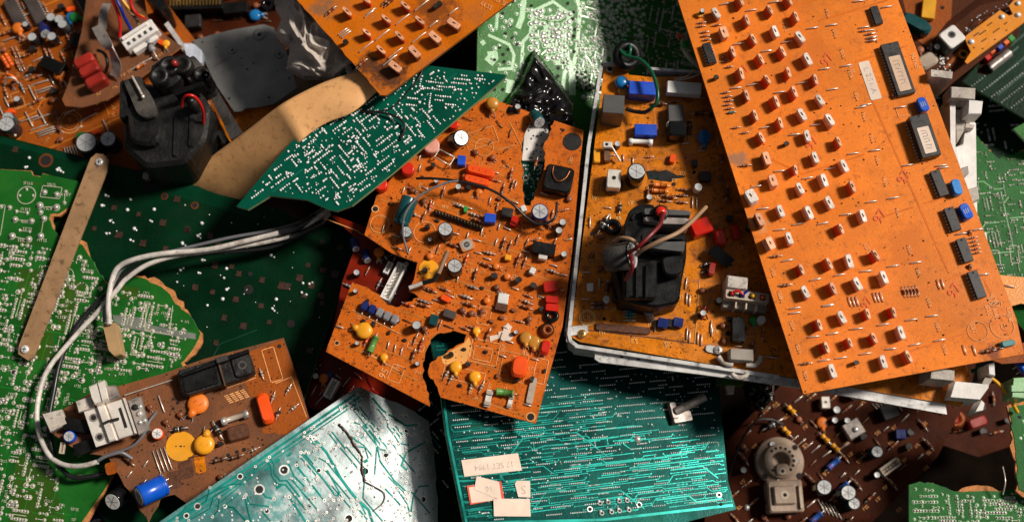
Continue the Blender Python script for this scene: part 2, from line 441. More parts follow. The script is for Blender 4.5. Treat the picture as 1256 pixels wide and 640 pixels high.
def p_torus(key, R0, r, m, name='ferrite_ring', wind=None):
    mb = MB(); ps = [(R0*math.cos(a*math.pi/12), R0*math.sin(a*math.pi/12), r+.3) for a in range(25)]
    mb.tube(ps, r, m, 10, False)
    if wind:
        for k in range(0, 24):
            a = k*math.pi/12; c = Vector((R0*math.cos(a), R0*math.sin(a), r+.3)); d = Vector((math.cos(a), math.sin(a), 0))
            mb.tube([c+(d*math.cos(t)+Vector((0, 0, 1))*math.sin(t))*(r+.5) for t in [j*math.pi/3 for j in range(7)]], .6, wind, 4, False)
    proto(key, [(name, mb, [])])

def text_mb(mb, body, loc, size, ang, z, m, T=None, mirror=False, scale_x=1.0, bold=0):
    cu = bpy.data.curves.new('t', 'FONT'); cu.body = body; cu.size = size; cu.align_x = 'CENTER'; cu.align_y = 'CENTER'; cu.offset = bold; cu.resolution_u = 2
    ob = bpy.data.objects.new('t', cu); me = bpy.data.meshes.new_from_object(ob)
    c, q = math.cos(ang), math.sin(ang); vs = []
    for v in me.vertices:
        x = v.co.x*scale_x*(-1 if mirror else 1); y = v.co.y; vs.append((loc[0]+x*c-y*q, loc[1]+x*q+y*c, z))
    fs = []
    for p in me.polygons:
        f = tuple(p.vertices); fs.append(f[::-1] if mirror else f)
    mb.add(vs, fs, m); bpy.data.objects.remove(ob); bpy.data.meshes.remove(me); bpy.data.curves.remove(cu)
# ------------------------------------------------------------------ world, sun, camera
sc.world = bpy.data.worlds.new("World"); sc.world.use_nodes = True
wn = sc.world.node_tree; bg = wn.nodes['Background']; sk = wn.nodes.new('ShaderNodeTexSky'); sk.sky_type = 'NISHITA'; sk.sun_disc = False
SUNV = Vector((.66, .22, .72)).normalized()
el = math.asin(SUNV.z); sk.sun_elevation = el; sk.sun_rotation = math.atan2(SUNV.x, SUNV.y); sk.air_density = 1.2; sk.dust_density = 3
hs_ = wn.nodes.new('ShaderNodeHueSaturation'); hs_.inputs['Saturation'].default_value = .25; wn.links.new(sk.outputs[0], hs_.inputs['Color']); wn.links.new(hs_.outputs[0], bg.inputs[0]); bg.inputs[1].default_value = .025
sl = bpy.data.lights.new('sun', 'SUN'); sl.energy = 4.1; sl.angle = math.radians(10); sl.color = (1, .92, .82)
so = bpy.data.objects.new('sun', sl); COL.objects.link(so); so.rotation_euler = SUNV.to_track_quat('Z', 'Y').to_euler(); so.location = SUNV*2
cd = bpy.data.cameras.new('camera'); cd.sensor_width = 36; cd.lens = FOC/1256*36; cd.clip_start = .01; cd.clip_end = 100
co = bpy.data.objects.new('camera', cd); COL.objects.link(co); co.location = CAM*U; co.rotation_euler = (TH, 0, 0); sc.camera = co
cd.dof.use_dof = True; cd.dof.focus_distance = (1500-75)*U; cd.dof.aperture_fstop = 3.6
vs_ = sc.view_settings; vs_.view_transform = 'Standard'; vs_.look = 'None'; vs_.exposure = 0; vs_.gamma = 1
sc.cycles.max_bounces = 6

def col(r, g, b):
    f = lambda c: (c/255/12.92) if c <= 10 else ((c/255+.055)/1.055)**2.4
    return (f(r), f(g), f(b))
Pw = lambda px, py, z: tuple(at(px, py, z)*U*(1/U))

# materials -----------------------------------------------------------
M('shaded_soil', (.006, .004, .003), .95, var=.5, sc_=.02, spec=0); M('dirt', (.07, .035, .018), .9, var=.5, sc_=.3, spec=.05); M('resin', (.80, .36, .10), .5, var=.12, spec=.15)  # ground is near black: shade of the gaps is put into its colour
M('orange', (.80, .200, .010), .47, var=.2, sc_=.008, dust=.42, dcol=(.48, .125, .012), dsc=.012, bump=.25, bsc=.5, spec=.2, speck=.8, grime=.1, gcol=(.35, .10, .015), stains=[(tuple(at(905, 195, 110)), 12, (.33, .16, .09)), (tuple(at(1215, 432, 110)), 12, (.2, .04, .01)), (tuple(at(1000, 60, 110)), 22, (.62, .15, .01)), (tuple(at(1110, 300, 110)), 30, (.66, .155, .008)), (tuple(at(930, 275, 110)), 12, (.7, .3, .12))]); M('trace_a', (.69, .150, .004), .45, spec=.2)
M('orange_dirty', (.64, .155, .004), .42, var=.2, sc_=.02, dust=.45, dcol=(.2, .085, .035), bump=.5, bsc=.3, spec=.15, speck=.8,
  stains=[(tuple(at(478, 90, 118)), 26, (.06, .028, .018)), (tuple(at(450, 78, 118)), 16, (.08, .035, .02)), (tuple(at(535, 15, 118)), 30, (.20, .055, .012)), (tuple(at(395, 8, 118)), 18, (.25, .12, .06))])
M('orange_pcb', (.62, .135, .010), .4, var=.2, sc_=.02, dust=.35, dcol=(.25, .06, .008), bump=.35, bsc=.4, spec=.18, speck=1.2, grime=.35, gcol=(.09, .025, .008))
M('orange_amber', (.66, .19, .004), .33, var=.3, sc_=.03, dust=.35, dcol=(.17, .05, .006), bump=.4, bsc=.3, spec=.3, speck=1.2, grime=.55, gcol=(.05, .014, .004))
M('orange_old', (.33, .075, .006), .5, var=.3, sc_=.02, dust=.45, dcol=(.15, .045, .012), bump=.6, bsc=.3, spec=.15, speck=1)
M('brown_pcb', (.22, .078, .030), .6, var=.3, sc_=.025, dust=.8, dcol=(.12, .058, .034), bump=.8, bsc=.25, spec=.12, speck=.5)
M('red_pcb', (.17, .010, .002), .3, var=.3, sc_=.03, dust=.1, dcol=(.08, .02, .005), bump=.3, spec=.2)
M('shaded_rust_pcb', (.055, .011, .003), .5, var=.35, sc_=.03, dust=.4, dcol=(.035, .010, .003), bump=.4, spec=.06, speck=.8)  # rust brown, darkened: the lower right board's shade is in the base colour
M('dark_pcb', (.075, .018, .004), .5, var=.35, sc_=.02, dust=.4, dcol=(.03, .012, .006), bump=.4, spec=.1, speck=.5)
M('gold_pcb', (.78, .26, .008), .35, var=.1, bump=.3)
M('green_bright', (.012, .11, .014), .4, var=.35, sc_=.02, dust=.2, dcol=(.035, .075, .008), bump=.3, spec=.12, speck=.6)
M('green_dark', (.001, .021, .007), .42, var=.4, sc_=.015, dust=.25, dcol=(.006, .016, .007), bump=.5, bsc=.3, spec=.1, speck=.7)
M('green_band', (.001, .032, .013), .42, var=.25, sc_=.03, bump=.3, spec=.1)
M('green_pale', (.03, .16, .022), .36, var=.2, bump=.3, spec=.16, speck=.4)
M('mint', (.28, .52, .26), .3, var=.08, bump=.2)
M('teal_top', (.0005, .085, .050), .4, var=.3, sc_=.02, bump=.3, spec=.15, speck=.4)
M('teal_deep', (.0006, .038, .032), .33, metal=.35, var=.45, sc_=.02, dust=.2, dcol=(.012, .045, .012), bump=.15, spec=.06, speck=.5)
M('teal_trace', (.003, .17, .14), .30, metal=.55, var=.8, sc_=.011, bump=.1, spec=.25)
M('tin_plane', (.33, .38, .38), .31, metal=.8, var=.15, sc_=.015, dust=.1, dcol=(.2, .22, .21), bump=.10, bsc=.2, rvar=.12, stains=[(tuple(at(235, 650, 50)), 150, (.03, .17, .16)), (tuple(at(330, 560, 30)), 60, (.10, .24, .23))])
M('turq', (.004, .20, .165), .30, metal=.4, var=.3, sc_=.03, spec=.2)
M('green_right', (.015, .12, .02), .45, var=.25, bump=.3, spec=.15, speck=.6)
M('core', (.34, .22, .07), .6); M('core_green', (.10, .26, .09), .5); M('core_teal', (.26, .36, .16), .5); M('core_orange', (.30, .09, .015), .6); M('core_white', (.55, .6, .55), .4)
M('broken', (.52, .20, .06), .8, var=.35, sc_=.15, bump=1)
M('trace', (.010, .19, .018), .35); M('trace_dk', (.006, .055, .025), .35); M('trace_or', (.52, .15, .012), .4); M('trace_silver', (.35, .38, .32), .35, metal=.6)
M('trace_d', (.0012, .12, .075), .32); M('trace_olive', (.03, .085, .006), .35)
M('solder', (.78, .78, .76), .3, metal=.25, var=.2, sc_=.3); M('solder_w', (.50, .46, .42), .36, metal=.45, var=.25, sc_=.2)
M('tin', (.62, .6, .56), .32, metal=.55, var=.15); M('tin_dark', (.12, .12, .11), .35, metal=.8)
M('silk', (.50, .50, .36), .6); M('silk_or', (.80, .36, .12), .6, var=.3, sc_=.2); M('silk_faint', (.72, .30, .08), .6, var=.2); M('silk_am', (.75, .42, .13), .6)
M('stamp_red', (.74, .10, .004), .6, var=.3, sc_=.3); M('ink', (.26, .20, .20), .7, var=.4, sc_=.4); M('ink_gray', (.52, .41, .36), .7, var=.4, sc_=.3)
M('hole', (.006, .004, .003), .8)
M('lead', (.66, .58, .50), .32, metal=.5, var=.2, sc_=.2); M('lead_dark', (.22, .12, .07), .45, metal=.7, var=.3)
M('res_tan', (.40, .17, .07), .45, rnd=.35); M('res_brown', (.22, .06, .02), .45, rnd=.3); M('res_red', (.5, .05, .01), .4, rnd=.2); M('res_teal', (.04, .22, .22), .4); M('res_blue', (.03, .12, .5), .4); M('res_gray', (.25, .24, .25), .45)
M('band_red', (.35, .02, .01), .4); M('band_dark', (.03, .015, .01), .4); M('band_gold', (.5, .3, .06), .35, metal=.4)
M('can_top', (.62, .62, .62), .36, metal=.4, var=.12); M('can_score', (.25, .25, .25), .5); M('can_white', (.72, .7, .66), .5)
M('black_pl', (.004, .004, .004), .38, var=.35, dust=.12, dcol=(.03, .024, .02), bump=.2, spec=.3); M('black_gloss', (.006, .006, .007), .12, var=.1)
M('black_dusty', (.005, .0045, .004), .45, var=.5, sc_=.03, dust=.3, dcol=(.024, .018, .014), bump=1.2, bsc=.12)
M('gray_dusty', (.034, .03, .027), .5, var=.4, sc_=.04, dust=.4, dcol=(.12, .1, .08), bump=.8, bsc=.2)
M('ic_black', (.018, .015, .014), .42, var=.3, sc_=.1, rnd=.35, dust=.2, dcol=(.07, .05, .04)); M('ic_brown', (.06, .045, .04), .5, var=.3)
M('gray_relay', (.07, .068, .066), .5, var=.2); M('blue_box', (.010, .075, .55), .38, var=.12, rnd=.15); M('blue_cap', (.004, .10, .62), .3, rnd=.15); M('blue_dip', (.01, .16, .42), .22)
M('blue_sky', (.02, .22, .62), .35); M('navy', (.01, .02, .12), .3); M('teal_cap', (.006, .06, .065), .25); M('dk_cap', (.012, .016, .02), .3, rnd=.3)
M('red_cap', (.62, .018, .006), .28, var=.15, rnd=.12); M('red_dark', (.30, .02, .012), .35, var=.3, dust=.35, dcol=(.2, .06, .04)); M('red_or', (.85, .085, .008), .3, var=.1)
M('orange_disc', (.72, .17, .015), .4, var=.12, rnd=.1); M('yellow_disc', (.86, .36, .015), .35, var=.12, rnd=.1); M('amber', (.52, .22, .03), .25, var=.25)
M('key_white', (.80, .70, .62), .6, var=.2, sc_=.25, bump=.6, grime=.15, gcol=(.45, .2, .1), rnd=.08); M('key_side', (.74, .34, .20), .55, var=.25, sc_=.2, rnd=.2); M('key_red', (.62, .055, .007), .45, rnd=.25); M('key_pink', (.76, .36, .20), .55, var=.2, sc_=.25, rnd=.18, bump=.5); M('key_hot', (.70, .02, .006), .4)
M('white_pl', (.78, .74, .70), .5, var=.12, sc_=.05, dust=.2, dcol=(.4, .33, .26), bump=.3); M('white_dirty', (.52, .46, .40), .55, var=.25, sc_=.06, dust=.45, dcol=(.22, .16, .11), bump=.6, grime=.2)
M('cream', (.50, .40, .30), .5, var=.2, sc_=.06, dust=.35, dcol=(.2, .13, .08), bump=.4); M('beige_gray', (.30, .26, .22), .5, var=.2, dust=.3)
M('alu', (.82, .75, .67), .34, metal=.3, var=.15, sc_=.05, bump=.3, bsc=.2, rvar=.08); M('alu_dull', (.36, .31, .28), .45, metal=.5, var=.25, sc_=.06, grime=.3)
M('steel', (.24, .24, .23), .42, metal=.35, var=.3, sc_=.025, dust=.35, dcol=(.085, .075, .065), bump=1.0, bsc=.08); M('steel_lt', (.62, .60, .58), .4, metal=.25, var=.25, sc_=.04, grime=.3)
M('kraft', (.82, .43, .17), .55, var=.14, sc_=.02, dust=.25, dcol=(.55, .24, .08), bump=.4, bsc=.06, grime=.05, gcol=(.3, .12, .04))
M('bar', (.42, .24, .12), .42, metal=.25, var=.15, sc_=.05, bump=.3, bsc=.2, grime=.1); M('label', (.66, .46, .32), .7, var=.12, bump=.5); M('label_w', (.78, .62, .50), .7, var=.12, bump=.3); M('label_edge', (.72, .05, .008), .6)
M('wire_white', (.60, .55, .50), .45, var=.3, sc_=.06, grime=.45, gcol=(.2, .13, .09)); M('wire_black', (.012, .012, .013), .35); M('wire_gray', (.14, .14, .15), .4); M('wire_green', (.004, .085, .035), .3); M('wire_red', (.55, .01, .008), .3); M('wire_yel', (.75, .35, .01), .35)
M('wire_blue', (.008, .025, .30), .3); M('wire_dkred', (.16, .008, .01), .4); M('wire_tan', (.36, .21, .12), .5); M('wire_or', (.75, .12, .01), .4)
M('bag_gray', (.56, .49, .43), .75, var=.2, sc_=.03, bump=1.5, bsc=.1, spec=.15, dust=.15, dcol=(.14, .10, .08)); M('bag_black', (.004, .003, .003), .2, var=.3, bump=1.0, bsc=.05, coat=.4)
M('film_clear', (.45, .48, .55), .25, var=.2, bump=1.5, bsc=.1)
M('tag_tan', (.42, .26, .12), .55, var=.15)
M('copper', (.45, .13, .04), .35, metal=.8); M('gold', (.65, .38, .1), .3, metal=.9)
M('flux', (.10, .035, .015), .4, var=.4, sc_=.2); M('patch_brown', (.045, .018, .010), .5, var=.4, sc_=.2)
M('glass', (.45, .36, .28), .15, var=.2, spec=.8); M('green_cap', (.10, .26, .05), .4); M('green_res', (.02, .28, .05), .3); M('pink', (.75, .33, .25), .4, var=.2, sc_=.2)
M('socket', (.36, .26, .19), .5, var=.25, sc_=.06, dust=.35, dcol=(.16, .1, .07), bump=.4)

# prototypes ----------------------------------------------------------
p_res('res', 8, 1.7); p_res('res_s', 6, 1.35, 'res_tan', ('band_red', 'band_dark'), 3); p_res('res_b', 10, 2.2, 'res_brown', ('band_gold', 'band_red', 'band_dark'), 4)
p_res('res_t', 9, 2.2, 'res_teal', ('band_dark', 'band_dark'), 3); p_res('res_or', 22, 4, 'orange_disc', ('band_dark', 'band_dark', 'band_gold'), 3); p_res('res_gray', 8, 1.8, 'res_gray', ('band_dark',), 4)
p_res('res_green', 24, 5.6, 'green_cap', ('green_cap',), 5); p_res('res_blue', 14, 3.2, 'res_blue', ('band_red', 'band_dark'), 4); p_res('res_red', 8, 2, 'res_red', ('band_gold', 'band_dark'), 4)
p_res('diode_glass', 7, 2, 'glass', ('band_dark',), 5); p_res('res_yel', 10, 3, 'yellow_disc', ('band_dark',), 4); p_res('diode_black', 9, 2.6, 'ic_black', ('tin',), 4); p_res('res_dirty', 12, 3, 'flux', ('lead_dark',), 4)
p_jumper('jump', 14); p_jumper('jump_l', 22); p_jumper('jump_s', 9, .75); p_jumper('jump_xl', 34, .8); p_jumper('jump_d', 12, .7, 'lead_dark')
def key_proto(k, top, body, lx=6.2, ly=17, h=14):
    mb = MB(); mb.rbox(0, 0, lx, ly, 1, h-4, body, 2, 0, .3); mb.rbox(0, 0, lx+1.2, ly+.6, h-4, h, top, 2.4, 0, 1.0, seg=4)
    mb.rbox(-.6, .8, 1.7, 5.2, h, h+.25, 'hole', .8, .12, .1)
    for y in (-5, 5): mb.tube([(0, y, 1.2), (0, y, -.5)], .7, 'lead', 5)
    proto(k, [('contact_block', mb, [])])
key_proto('key_w', 'key_white', 'key_side'); key_proto('key_ww', 'key_white', 'key_white', 11, 17, 14); key_proto('key_r', 'key_pink', 'key_red', 4, 16, 15); key_proto('key_R', 'key_pink', 'key_hot', 3.6, 14, 15)
key_proto('key_p', 'key_pink', 'key_pink', 9, 17, 14); key_proto('key_b', 'key_pink', 'res_brown', 8, 19, 15)
for k, r, h, b, t in (('ec_s', 4, 12, 'dk_cap', 'can_top'), ('ec_tiny', 2.8, 8, 'dk_cap', 'can_top'), ('ec_m', 6, 17, 'dk_cap', 'can_top'), ('ec_m2', 7.4, 18, 'teal_cap', 'can_top'), ('ec_l', 10, 26, 'dk_cap', 'can_top'), ('ec_teal', 10.5, 36, 'teal_cap', 'can_top'),
                      ('ec_xl', 13, 38, 'black_gloss', 'can_top'), ('ec_navy', 10, 24, 'navy', 'can_top'), ('ec_white', 5, 14, 'can_white', 'can_top'), ('ec_blue', 13.5, 36, 'blue_cap', 'can_top'), ('ec_b6', 6.5, 13, 'blue_cap', 'can_top'),
                      ('ec_or', 7, 11, 'red_or', 'can_white'), ('ec_nv', 6.5, 20, 'navy', 'can_top'), ('ec_grey', 6, 18, 'gray_relay', 'can_top')):
    p_ecap(k, r, h, b, t, stripe='silk' if r > 9 and b != 'black_gloss' else None)
p_disc('disc_or', 13, 'orange_disc', 3.2, face='band_red'); p_disc('disc_y', 12.5, 'yellow_disc', 4.4, face='orange_disc'); p_disc('disc_am', 9, 'amber', 5.5); p_disc('disc_o10', 10.5, 'yellow_disc', 3.6)
p_disc('disc_s', 5, 'yellow_disc', 2.4); p_disc('disc_m', 7.5, 'yellow_disc', 3); p_disc('disc_t', 8, 'amber', 2.4); p_disc('disc_so', 4.5, 'orange_disc', 2.2); p_disc('disc_blue', 8.5, 'blue_dip', 6, 'tantalum_capacitor'); p_disc('disc_bl2', 7, 'blue_dip', 3)
p_disc('disc_br', 3.8, 'res_brown', 2)
for k, a in dict(bx_red=(17, 13, 10, 'red_cap'), bx_red2=(16, 9, 10, 'red_cap'), bx_reds=(12, 7.5, 7, 'red_or'), bx_blue=(12, 15, 11, 'blue_box'), bx_blues=(12, 9, 9, 'blue_box'), bx_yel=(8, 7, 7, 'yellow_disc'), bx_white=(13, 13, 5, 'can_white'),
                 bx_whs=(7, 8, 8, 'can_white'), bx_navy=(14, 13, 10, 'navy'), bx_blk=(14, 12, 9, 'ic_black'), bx_blkL=(30, 15, 14, 'black_pl'), bx_gry=(15, 10, 7, 'ic_brown'), bx_teal=(10, 13, 8, 'teal_cap'), bx_tan=(9, 12, 7, 'res_tan'), bx_tiny=(5, 3.4, 3, 'ic_black'), bx_tiny2=(6, 4, 3.4, 'res_brown')).items():
    p_box(k, a[0], a[1], a[2], a[3], 2.2 if 'red' in k else 1.2)
p_box('bx_bigred', 19, 25, 18, 'red_or', 7, 3); p_box('bx_lobe', 37, 11, 13, 'red_or', 5, 3, mark='band_red'); p_box('bx_redH', 15, 39, 15, 'red_or', 6, 4); p_box('bx_dred', 26, 13, 18, 'red_dark', 4, 2.5)
p_box('bx_bl1', 34, 18, 20, 'blue_box', 1.5, .8); p_box('bx_bl2', 28, 15, 12, 'blue_box', 1.5, .8); p_box('bx_cer', 43, 16, 12, 'can_white', 1, .6, 'ceramic_resistor'); p_box('bx_relay', 29, 27, 46, 'gray_relay', 1, .6, 'relay')
p_box('bx_R1', 26, 20, 16, 'red_cap', 3, 2); p_box('bx_R2', 13, 21, 14, 'red_cap', 4, 3); p_box('bx_cyan', 18, 7.5, 7, 'res_teal', 3, 2); p_box('bx_bcapA', 11, 20, 11, 'blue_sky', 4, 1.2); p_box('bx_bcapB', 12, 20, 12, 'blue_cap', 4, 1.2, mark='silk')
p_ic('ic40', 72, 23, 17, 8, label=(-.24, .43, .66, 'label')); p_ic('ic28', 56, 24, 13, 14, label=(-.2, .42, .62, 'label_w')); p_ic('ic14', 29, 10.5, 7, 7); p_ic('ic16', 34, 12, 8, 7); p_ic('ic14b', 30, 12, 7, 7); p_ic('icL', 45, 14, 12, 7, 'ic_brown'); p_ic('ic_s', 16, 9, 4, 6)
p_trans('trans', 4.5, 9); p_trans('trans_s', 3.4, 8); p_torus('ring_s', 6, 2.8, 'black_gloss'); p_torus('coil_s', 5, 3, 'flux', 'coil', 'copper')

def scatter(B, reg, n, kinds, ang=0, rad=7, hv=3):
    poly = B.F.L(reg); xs = [p[0] for p in reg]; ys = [p[1] for p in reg]; c = 0; tries = 0
    while c < n and tries < n*30:
        tries += 1; x, y = R.uniform(min(xs), max(xs)), R.uniform(min(ys), max(ys))
        if not inside((x, y), reg): continue
        p = B.F.l(x, y)
        if not inside(p, B.poly) or edged(p, B.poly) < rad*.8: continue
        if not B.free(p, rad*.75, 3.0, False): continue
        B.free(p, rad*.75); put(R.choice(kinds), B, x, y, ang+R.choice((0, 90, 0, 90, 0, 180))+R.uniform(-5, 5), hv); c += 1
def puts(B, key, pts, ang=0, hv=3, **kw):
    for q in pts: put(key, B, q[0], q[1], q[2] if len(q) > 2 else ang, hv, **kw)
def cable(name, pts, r, m, label, cat='cable', parent=None, n=10, seg=9, ends=None):
    """pts: (px, py, z)"""
    P = spline([at(*p) for p in pts], n); o0 = P[0].copy() if parent is None else Vector((0, 0, 0))
    if parent is None:
        mb = MB(); mb.tube([p-o0 for p in P], r, m, seg); o = mb.build(name, None, o0); tag(o, label, cat); return o
def cable_on(B, name, pts, r, m, n=8, seg=7, label=None):
    """wire soldered to a board: pts (px, py, h) with h above that board"""
    F = B.F; P = []
    for x, y, h in pts: q = F.l(x, y, h*F.k); P.append((q.x, q.y, h*F.k))
    mb = MB(); mb.tube(spline(P, n), r*F.k, m, seg); o = mb.build(name, B.root)
    if label: o['label'] = label
    return o
# ================================================================== THE GROUND
g = MB(); g.add([(-9000, -9000, 0), (9000, -9000, 0), (9000, 9000, 0), (-9000, 9000, 0)], [(0, 1, 2, 3)], 'shaded_soil')
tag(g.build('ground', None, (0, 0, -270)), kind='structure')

# ================================================================== A  big orange keypad board
FA = Frame(1050, 240, 110, 0, 0)
A = Board('circuit_board', FA, [(755, -240), (985.5, 483), (1256, 434), (1247, 392), (1100, -4), (1013, -240)], 'large bright orange board with rows of white and red upright blocks, at the right', core='core_orange', t=4)
a1, a2, a3 = (820, 0, 3.2), (880, 180, 3.2), (940, 330, 3.367)
AX_A = -71
keysA = cr(*a1, [(272,8,'r'),(462,6,'r'),(190,50,'w'),(300,78,'r'),(390,42,'r'),(490,70,'r'),(217,125,'p'),(325,155,'r'),(415,120,'w'),(518,148,'w'),(247,205,'r'),(350,235,'r'),(438,205,'r'),(543,228,'w'),(272,290,'r'),(380,318,'R'),(465,285,'r'),(570,310,'r'),(300,372,'r'),(408,400,'r'),(485,365,'r'),(598,392,'w'),(330,455,'r'),(430,485,'r'),(522,448,'w'),(630,475,'w'),(355,540,'r'),(548,530,'w'),(662,560,'r')])
keysA += cr(*a2, [(188,50,'b'),(295,88,'R'),(385,42,'w'),(495,70,'w'),(220,135,'p'),(138,195,'ww'),(325,165,'w'),(412,128,'w'),(523,160,'r'),(248,248,'w'),(352,255,'w'),(440,215,'w'),(163,290,'b'),(565,270,'w'),(200,375,'p'),(285,360,'w'),(470,322,'R'),(322,480,'R'),(425,460,'r'),(517,445,'w'),(612,430,'R'),(350,570,'w'),(445,555,'r'),(550,535,'w'),(650,518,'w')])
keysA += cr(*a3, [(205,228,'R'),(315,200,'w'),(410,185,'R'),(515,175,'R'),(235,322,'R'),(335,305,'R'),(440,290,'R'),(553,262,'w'),(270,420,'w'),(485,380,'w'),(575,365,'r')])
for x, y, t in keysA: put('key_'+t, A, x, y, AX_A+90+R.uniform(-8, 8), 13, tilt=(R.uniform(-9, 9), R.uniform(-8, 8)+(16 if t in 'rRb' else 3), 0), s=R.uniform(.86, 1.0))
jA = cr(*a1, [(222,15),(415,8),(325,40),(275,172),(385,200),(465,165),(565,110),(642,98),(612,270),(697,258),(645,350),(755,420),(330,332),(265,345),(435,362),(525,325),(380,500),(495,528),(580,490),(725,602),(810,590),(745,5)])
jA += cr(*a2, [(245,95),(355,122),(445,85),(155,155),(180,242),(605,215),(690,200),(245,325),(318,303),(415,300),(505,265),(275,445),(690,467),(780,453),(385,520),(480,502),(583,487),(435,620),(305,632)])
jA += cr(*a3, [(255,150),(118,180),(195,278),(275,265),(375,245),(483,228),(600,208),(685,192),(240,375),(310,365),(410,348),(515,328),(615,310),(717,292)])
for x, y in jA[:98]: put('jump', A, x, y, 9+R.uniform(-3, 3), 2)
for x, y in cr(*a3, [(345,133),(361,133),(376,132),(448,116),(462,115),(477,114),(712,62),(730,60),(820,332),(861,335)]): put('jump', A, x, y, AX_A, 2, s=.85)
for x, y in cr(*a3, [(570,93),(584,92),(598,91),(612,90),(626,88)]): put('res', A, x, y, AX_A, 2, s=.85)
puts(A, 'ic14', [(870, 66, AX_A)], hv=5); puts(A, 'ic14b', [(1075, 19, AX_A)], hv=5, s=.85)
put('ic40', A, 1101, 85, AX_A, 6); put('ic28', A, 1134, 167, AX_A, 12)
puts(A, 'ic16', [(1152, 225, AX_A+3), (1198, 349, AX_A+2)], hv=5); puts(A, 'ic14b', [(1168, 269, AX_A+2), (1183, 307, AX_A+2)], hv=5)
put('bx_bcapB', A, 1131.5, 129, 18, 8, s=.95, label='blue capacitor with white print'); put('bx_bcapA', A, 1173, 230, 12, 8); put('bx_bcapB', A, 1184, 260, 22, 8)
put('ec_s', A, 861, 15, 0, 6, s=.8)
puts(A, 'res_s', cr(*a1, [(130,88),(128,102),(142,125),(145,140),(150,155),(225,362),(232,378),(238,394),(232,410),(240,425),(265,500),(300,520),(238,262),(225,240),(190,98),(765,120),(790,133),(795,148),(795,160)]), 7)
puts(A, 'res_t', cr(*a1, [(248,440)]), 7, s=.8)
puts(A, 'res', cr(*a2, [(110,72),(270,540),(230,428)]), 5); puts(A, 'res', cr(*a3, [(80,65),(165,388)]), 5)
puts(A, 'trans_s', cr(*a1, [(185,310),(460,570)])+cr(*a3, [(368,390)]), 20); puts(A, 'disc_br', cr(*a1, [(215,225)])+[(1096, 117), (1190, 284), (1190, 326)], 20, s=.7)
puts(A, 'res_s', [(1194+i*1.2, 291+i*4.6, 10) for i in range(5)]); puts(A, 'jump', [(1063, 128), (1105, 131), (1158, 205), (1114, 202), (1155,202.5), (1200, 281), (1060, 33), (1066,37), (1068, 41), (1070, 45), (1070, 49), (1088, 8), (1180,286), (1207,336)], 9)
put('bx_cyan', A, 1236, 421, 12, 5)
put('res_b', A, 1213, 430, 8, 3, s=1.1); put('res_b', A, 1222, 427, 0, 3)
put('disc_s', A, 858, 18, 90, 5, s=.7)
# printed marks
for x, y in cr(*a1, [(630,55),(660,135),(690,215),(720,295),(745,380),(775,460),(805,545)])+cr(*a2, [(635,55),(665,140),(715,260),(760,405),(795,495),(225,495),(255,595)])+cr(*a3, [(65,110),(115,235),(140,330),(170,440),(680,140),(715,240),(745,335),(635,15)]):
    A.scribble(x+1, y+3, 4, 3.3, 110, 'silk_or')
    for k in range(4):
        q = A.F.l(x-5+k*.9, y-5+k*3.4); A.mb.disc(q.x, q.y, .75, .6, 'hole', 6)
for x, y in ((1015, 74), (912, 88), (996, 176), (1080, 266), (1171, 357), (1063, 372), (1109, 218)):
    q = A.F.l(x, y); text_mb(A.mb, '97', (q.x, q.y), 17 if x not in (1063, 912) else 14, A.F.a(x, y, 58), .75, 'stamp_red')
q = A.F.l(1122, 75); text_mb(A.mb, '90N8', (q.x, q.y), 9, A.F.a(1122, 75, -70), .75, 'silk_or')
A.silk_circle(1199, 406, 12.5, 'silk_faint'); A.silk_circle(1229, 400, 14.5, 'silk_faint'); A.silk_rect(1230, 400, 7, 4, -70, 'silk_faint'); A.silk_rect(1222, 373, 12, 6, 0, 'silk_faint')
A.silk_rect(1108, 137, 12, 16, -72, 'silk_faint')
for x, y in ((1198, 396), (1202, 417), (1226, 390), (1233, 410), (1204, 386), (1219, 372), (1224, 372), (1212, 368)): A.hole(x, y, .9)
for x, y in ((1211, 365), (1218, 380), (1208, 375), (1235, 378), (1235, 384), (1190, 398), (1215, 362), (960, 30), (1060, 300), (1041, 80)): A.scribble(x, y, 4, 4, -72, 'silk_or')
lb = MB(); q = FA.l(1067, 99); lb.rbox(q.x, q.y, 50, 13.5, .25, .6, 'label_w', 2, FA.a(1067, 99, AX_A), .1)
text_mb(lb, 'L 251 A', (q.x, q.y), 9, FA.a(1067, 99, AX_A), .75, 'ink_gray', scale_x=1.2); lb.build('paper_label', A.root)
A.traces(None, 17.5, 130, 7, 2.2, 'trace_a', 0, lens=(4, 16), zb=.22)
A.crumbs(500)
A.finish()

# ================================================================== B  orange keypad fragment at the top
FB = Frame(490, 40, 118, .06, 0)
B_ = Board('circuit_board', FB, [(345, -22), (467, 117), (474, 117), (640, -8), (680, -60), (345, -60)], 'dirty orange board corner with rust stains and rows of small blocks, top centre', top='orange_dirty', core='core_orange', t=4, edges=(0,), amp=.8)
b1 = (360, 0, 4.486)
for x, y, t in cr(*b1, [(290,62,'r'),(398,182,'R'),(503,105,'r'),(612,30,'r'),(690,115,'r'),(585,195,'r'),(478,275,'r'),(560,365,'b'),(660,285,'b'),(775,205,'b'),(880,130,'b'),(400,2,'R')]):
    put('key_'+t, B_, x, y, 135+R.uniform(-5, 5)+90, 12, tilt=(R.uniform(-5, 5), R.uniform(-5, 5), 0), s=.9)
puts(B_, 'jump_l', cr(*b1, [(400,255),(490,190),(600,105),(705,28),(560,290),(690,205),(530,330)]), 38)
puts(B_, 'jump', cr(*b1, [(415,75),(425,62),(270,172),(280,180),(290,187),(880,60),(770,130),(200,60)]), 38)
puts(B_, 'res_b', cr(*b1, [(205,60),(515,5),(530,12),(375,350)]), 40); puts(B_, 'trans_s', cr(*b1, [(290,240),(805,30),(785,45)]), 30)
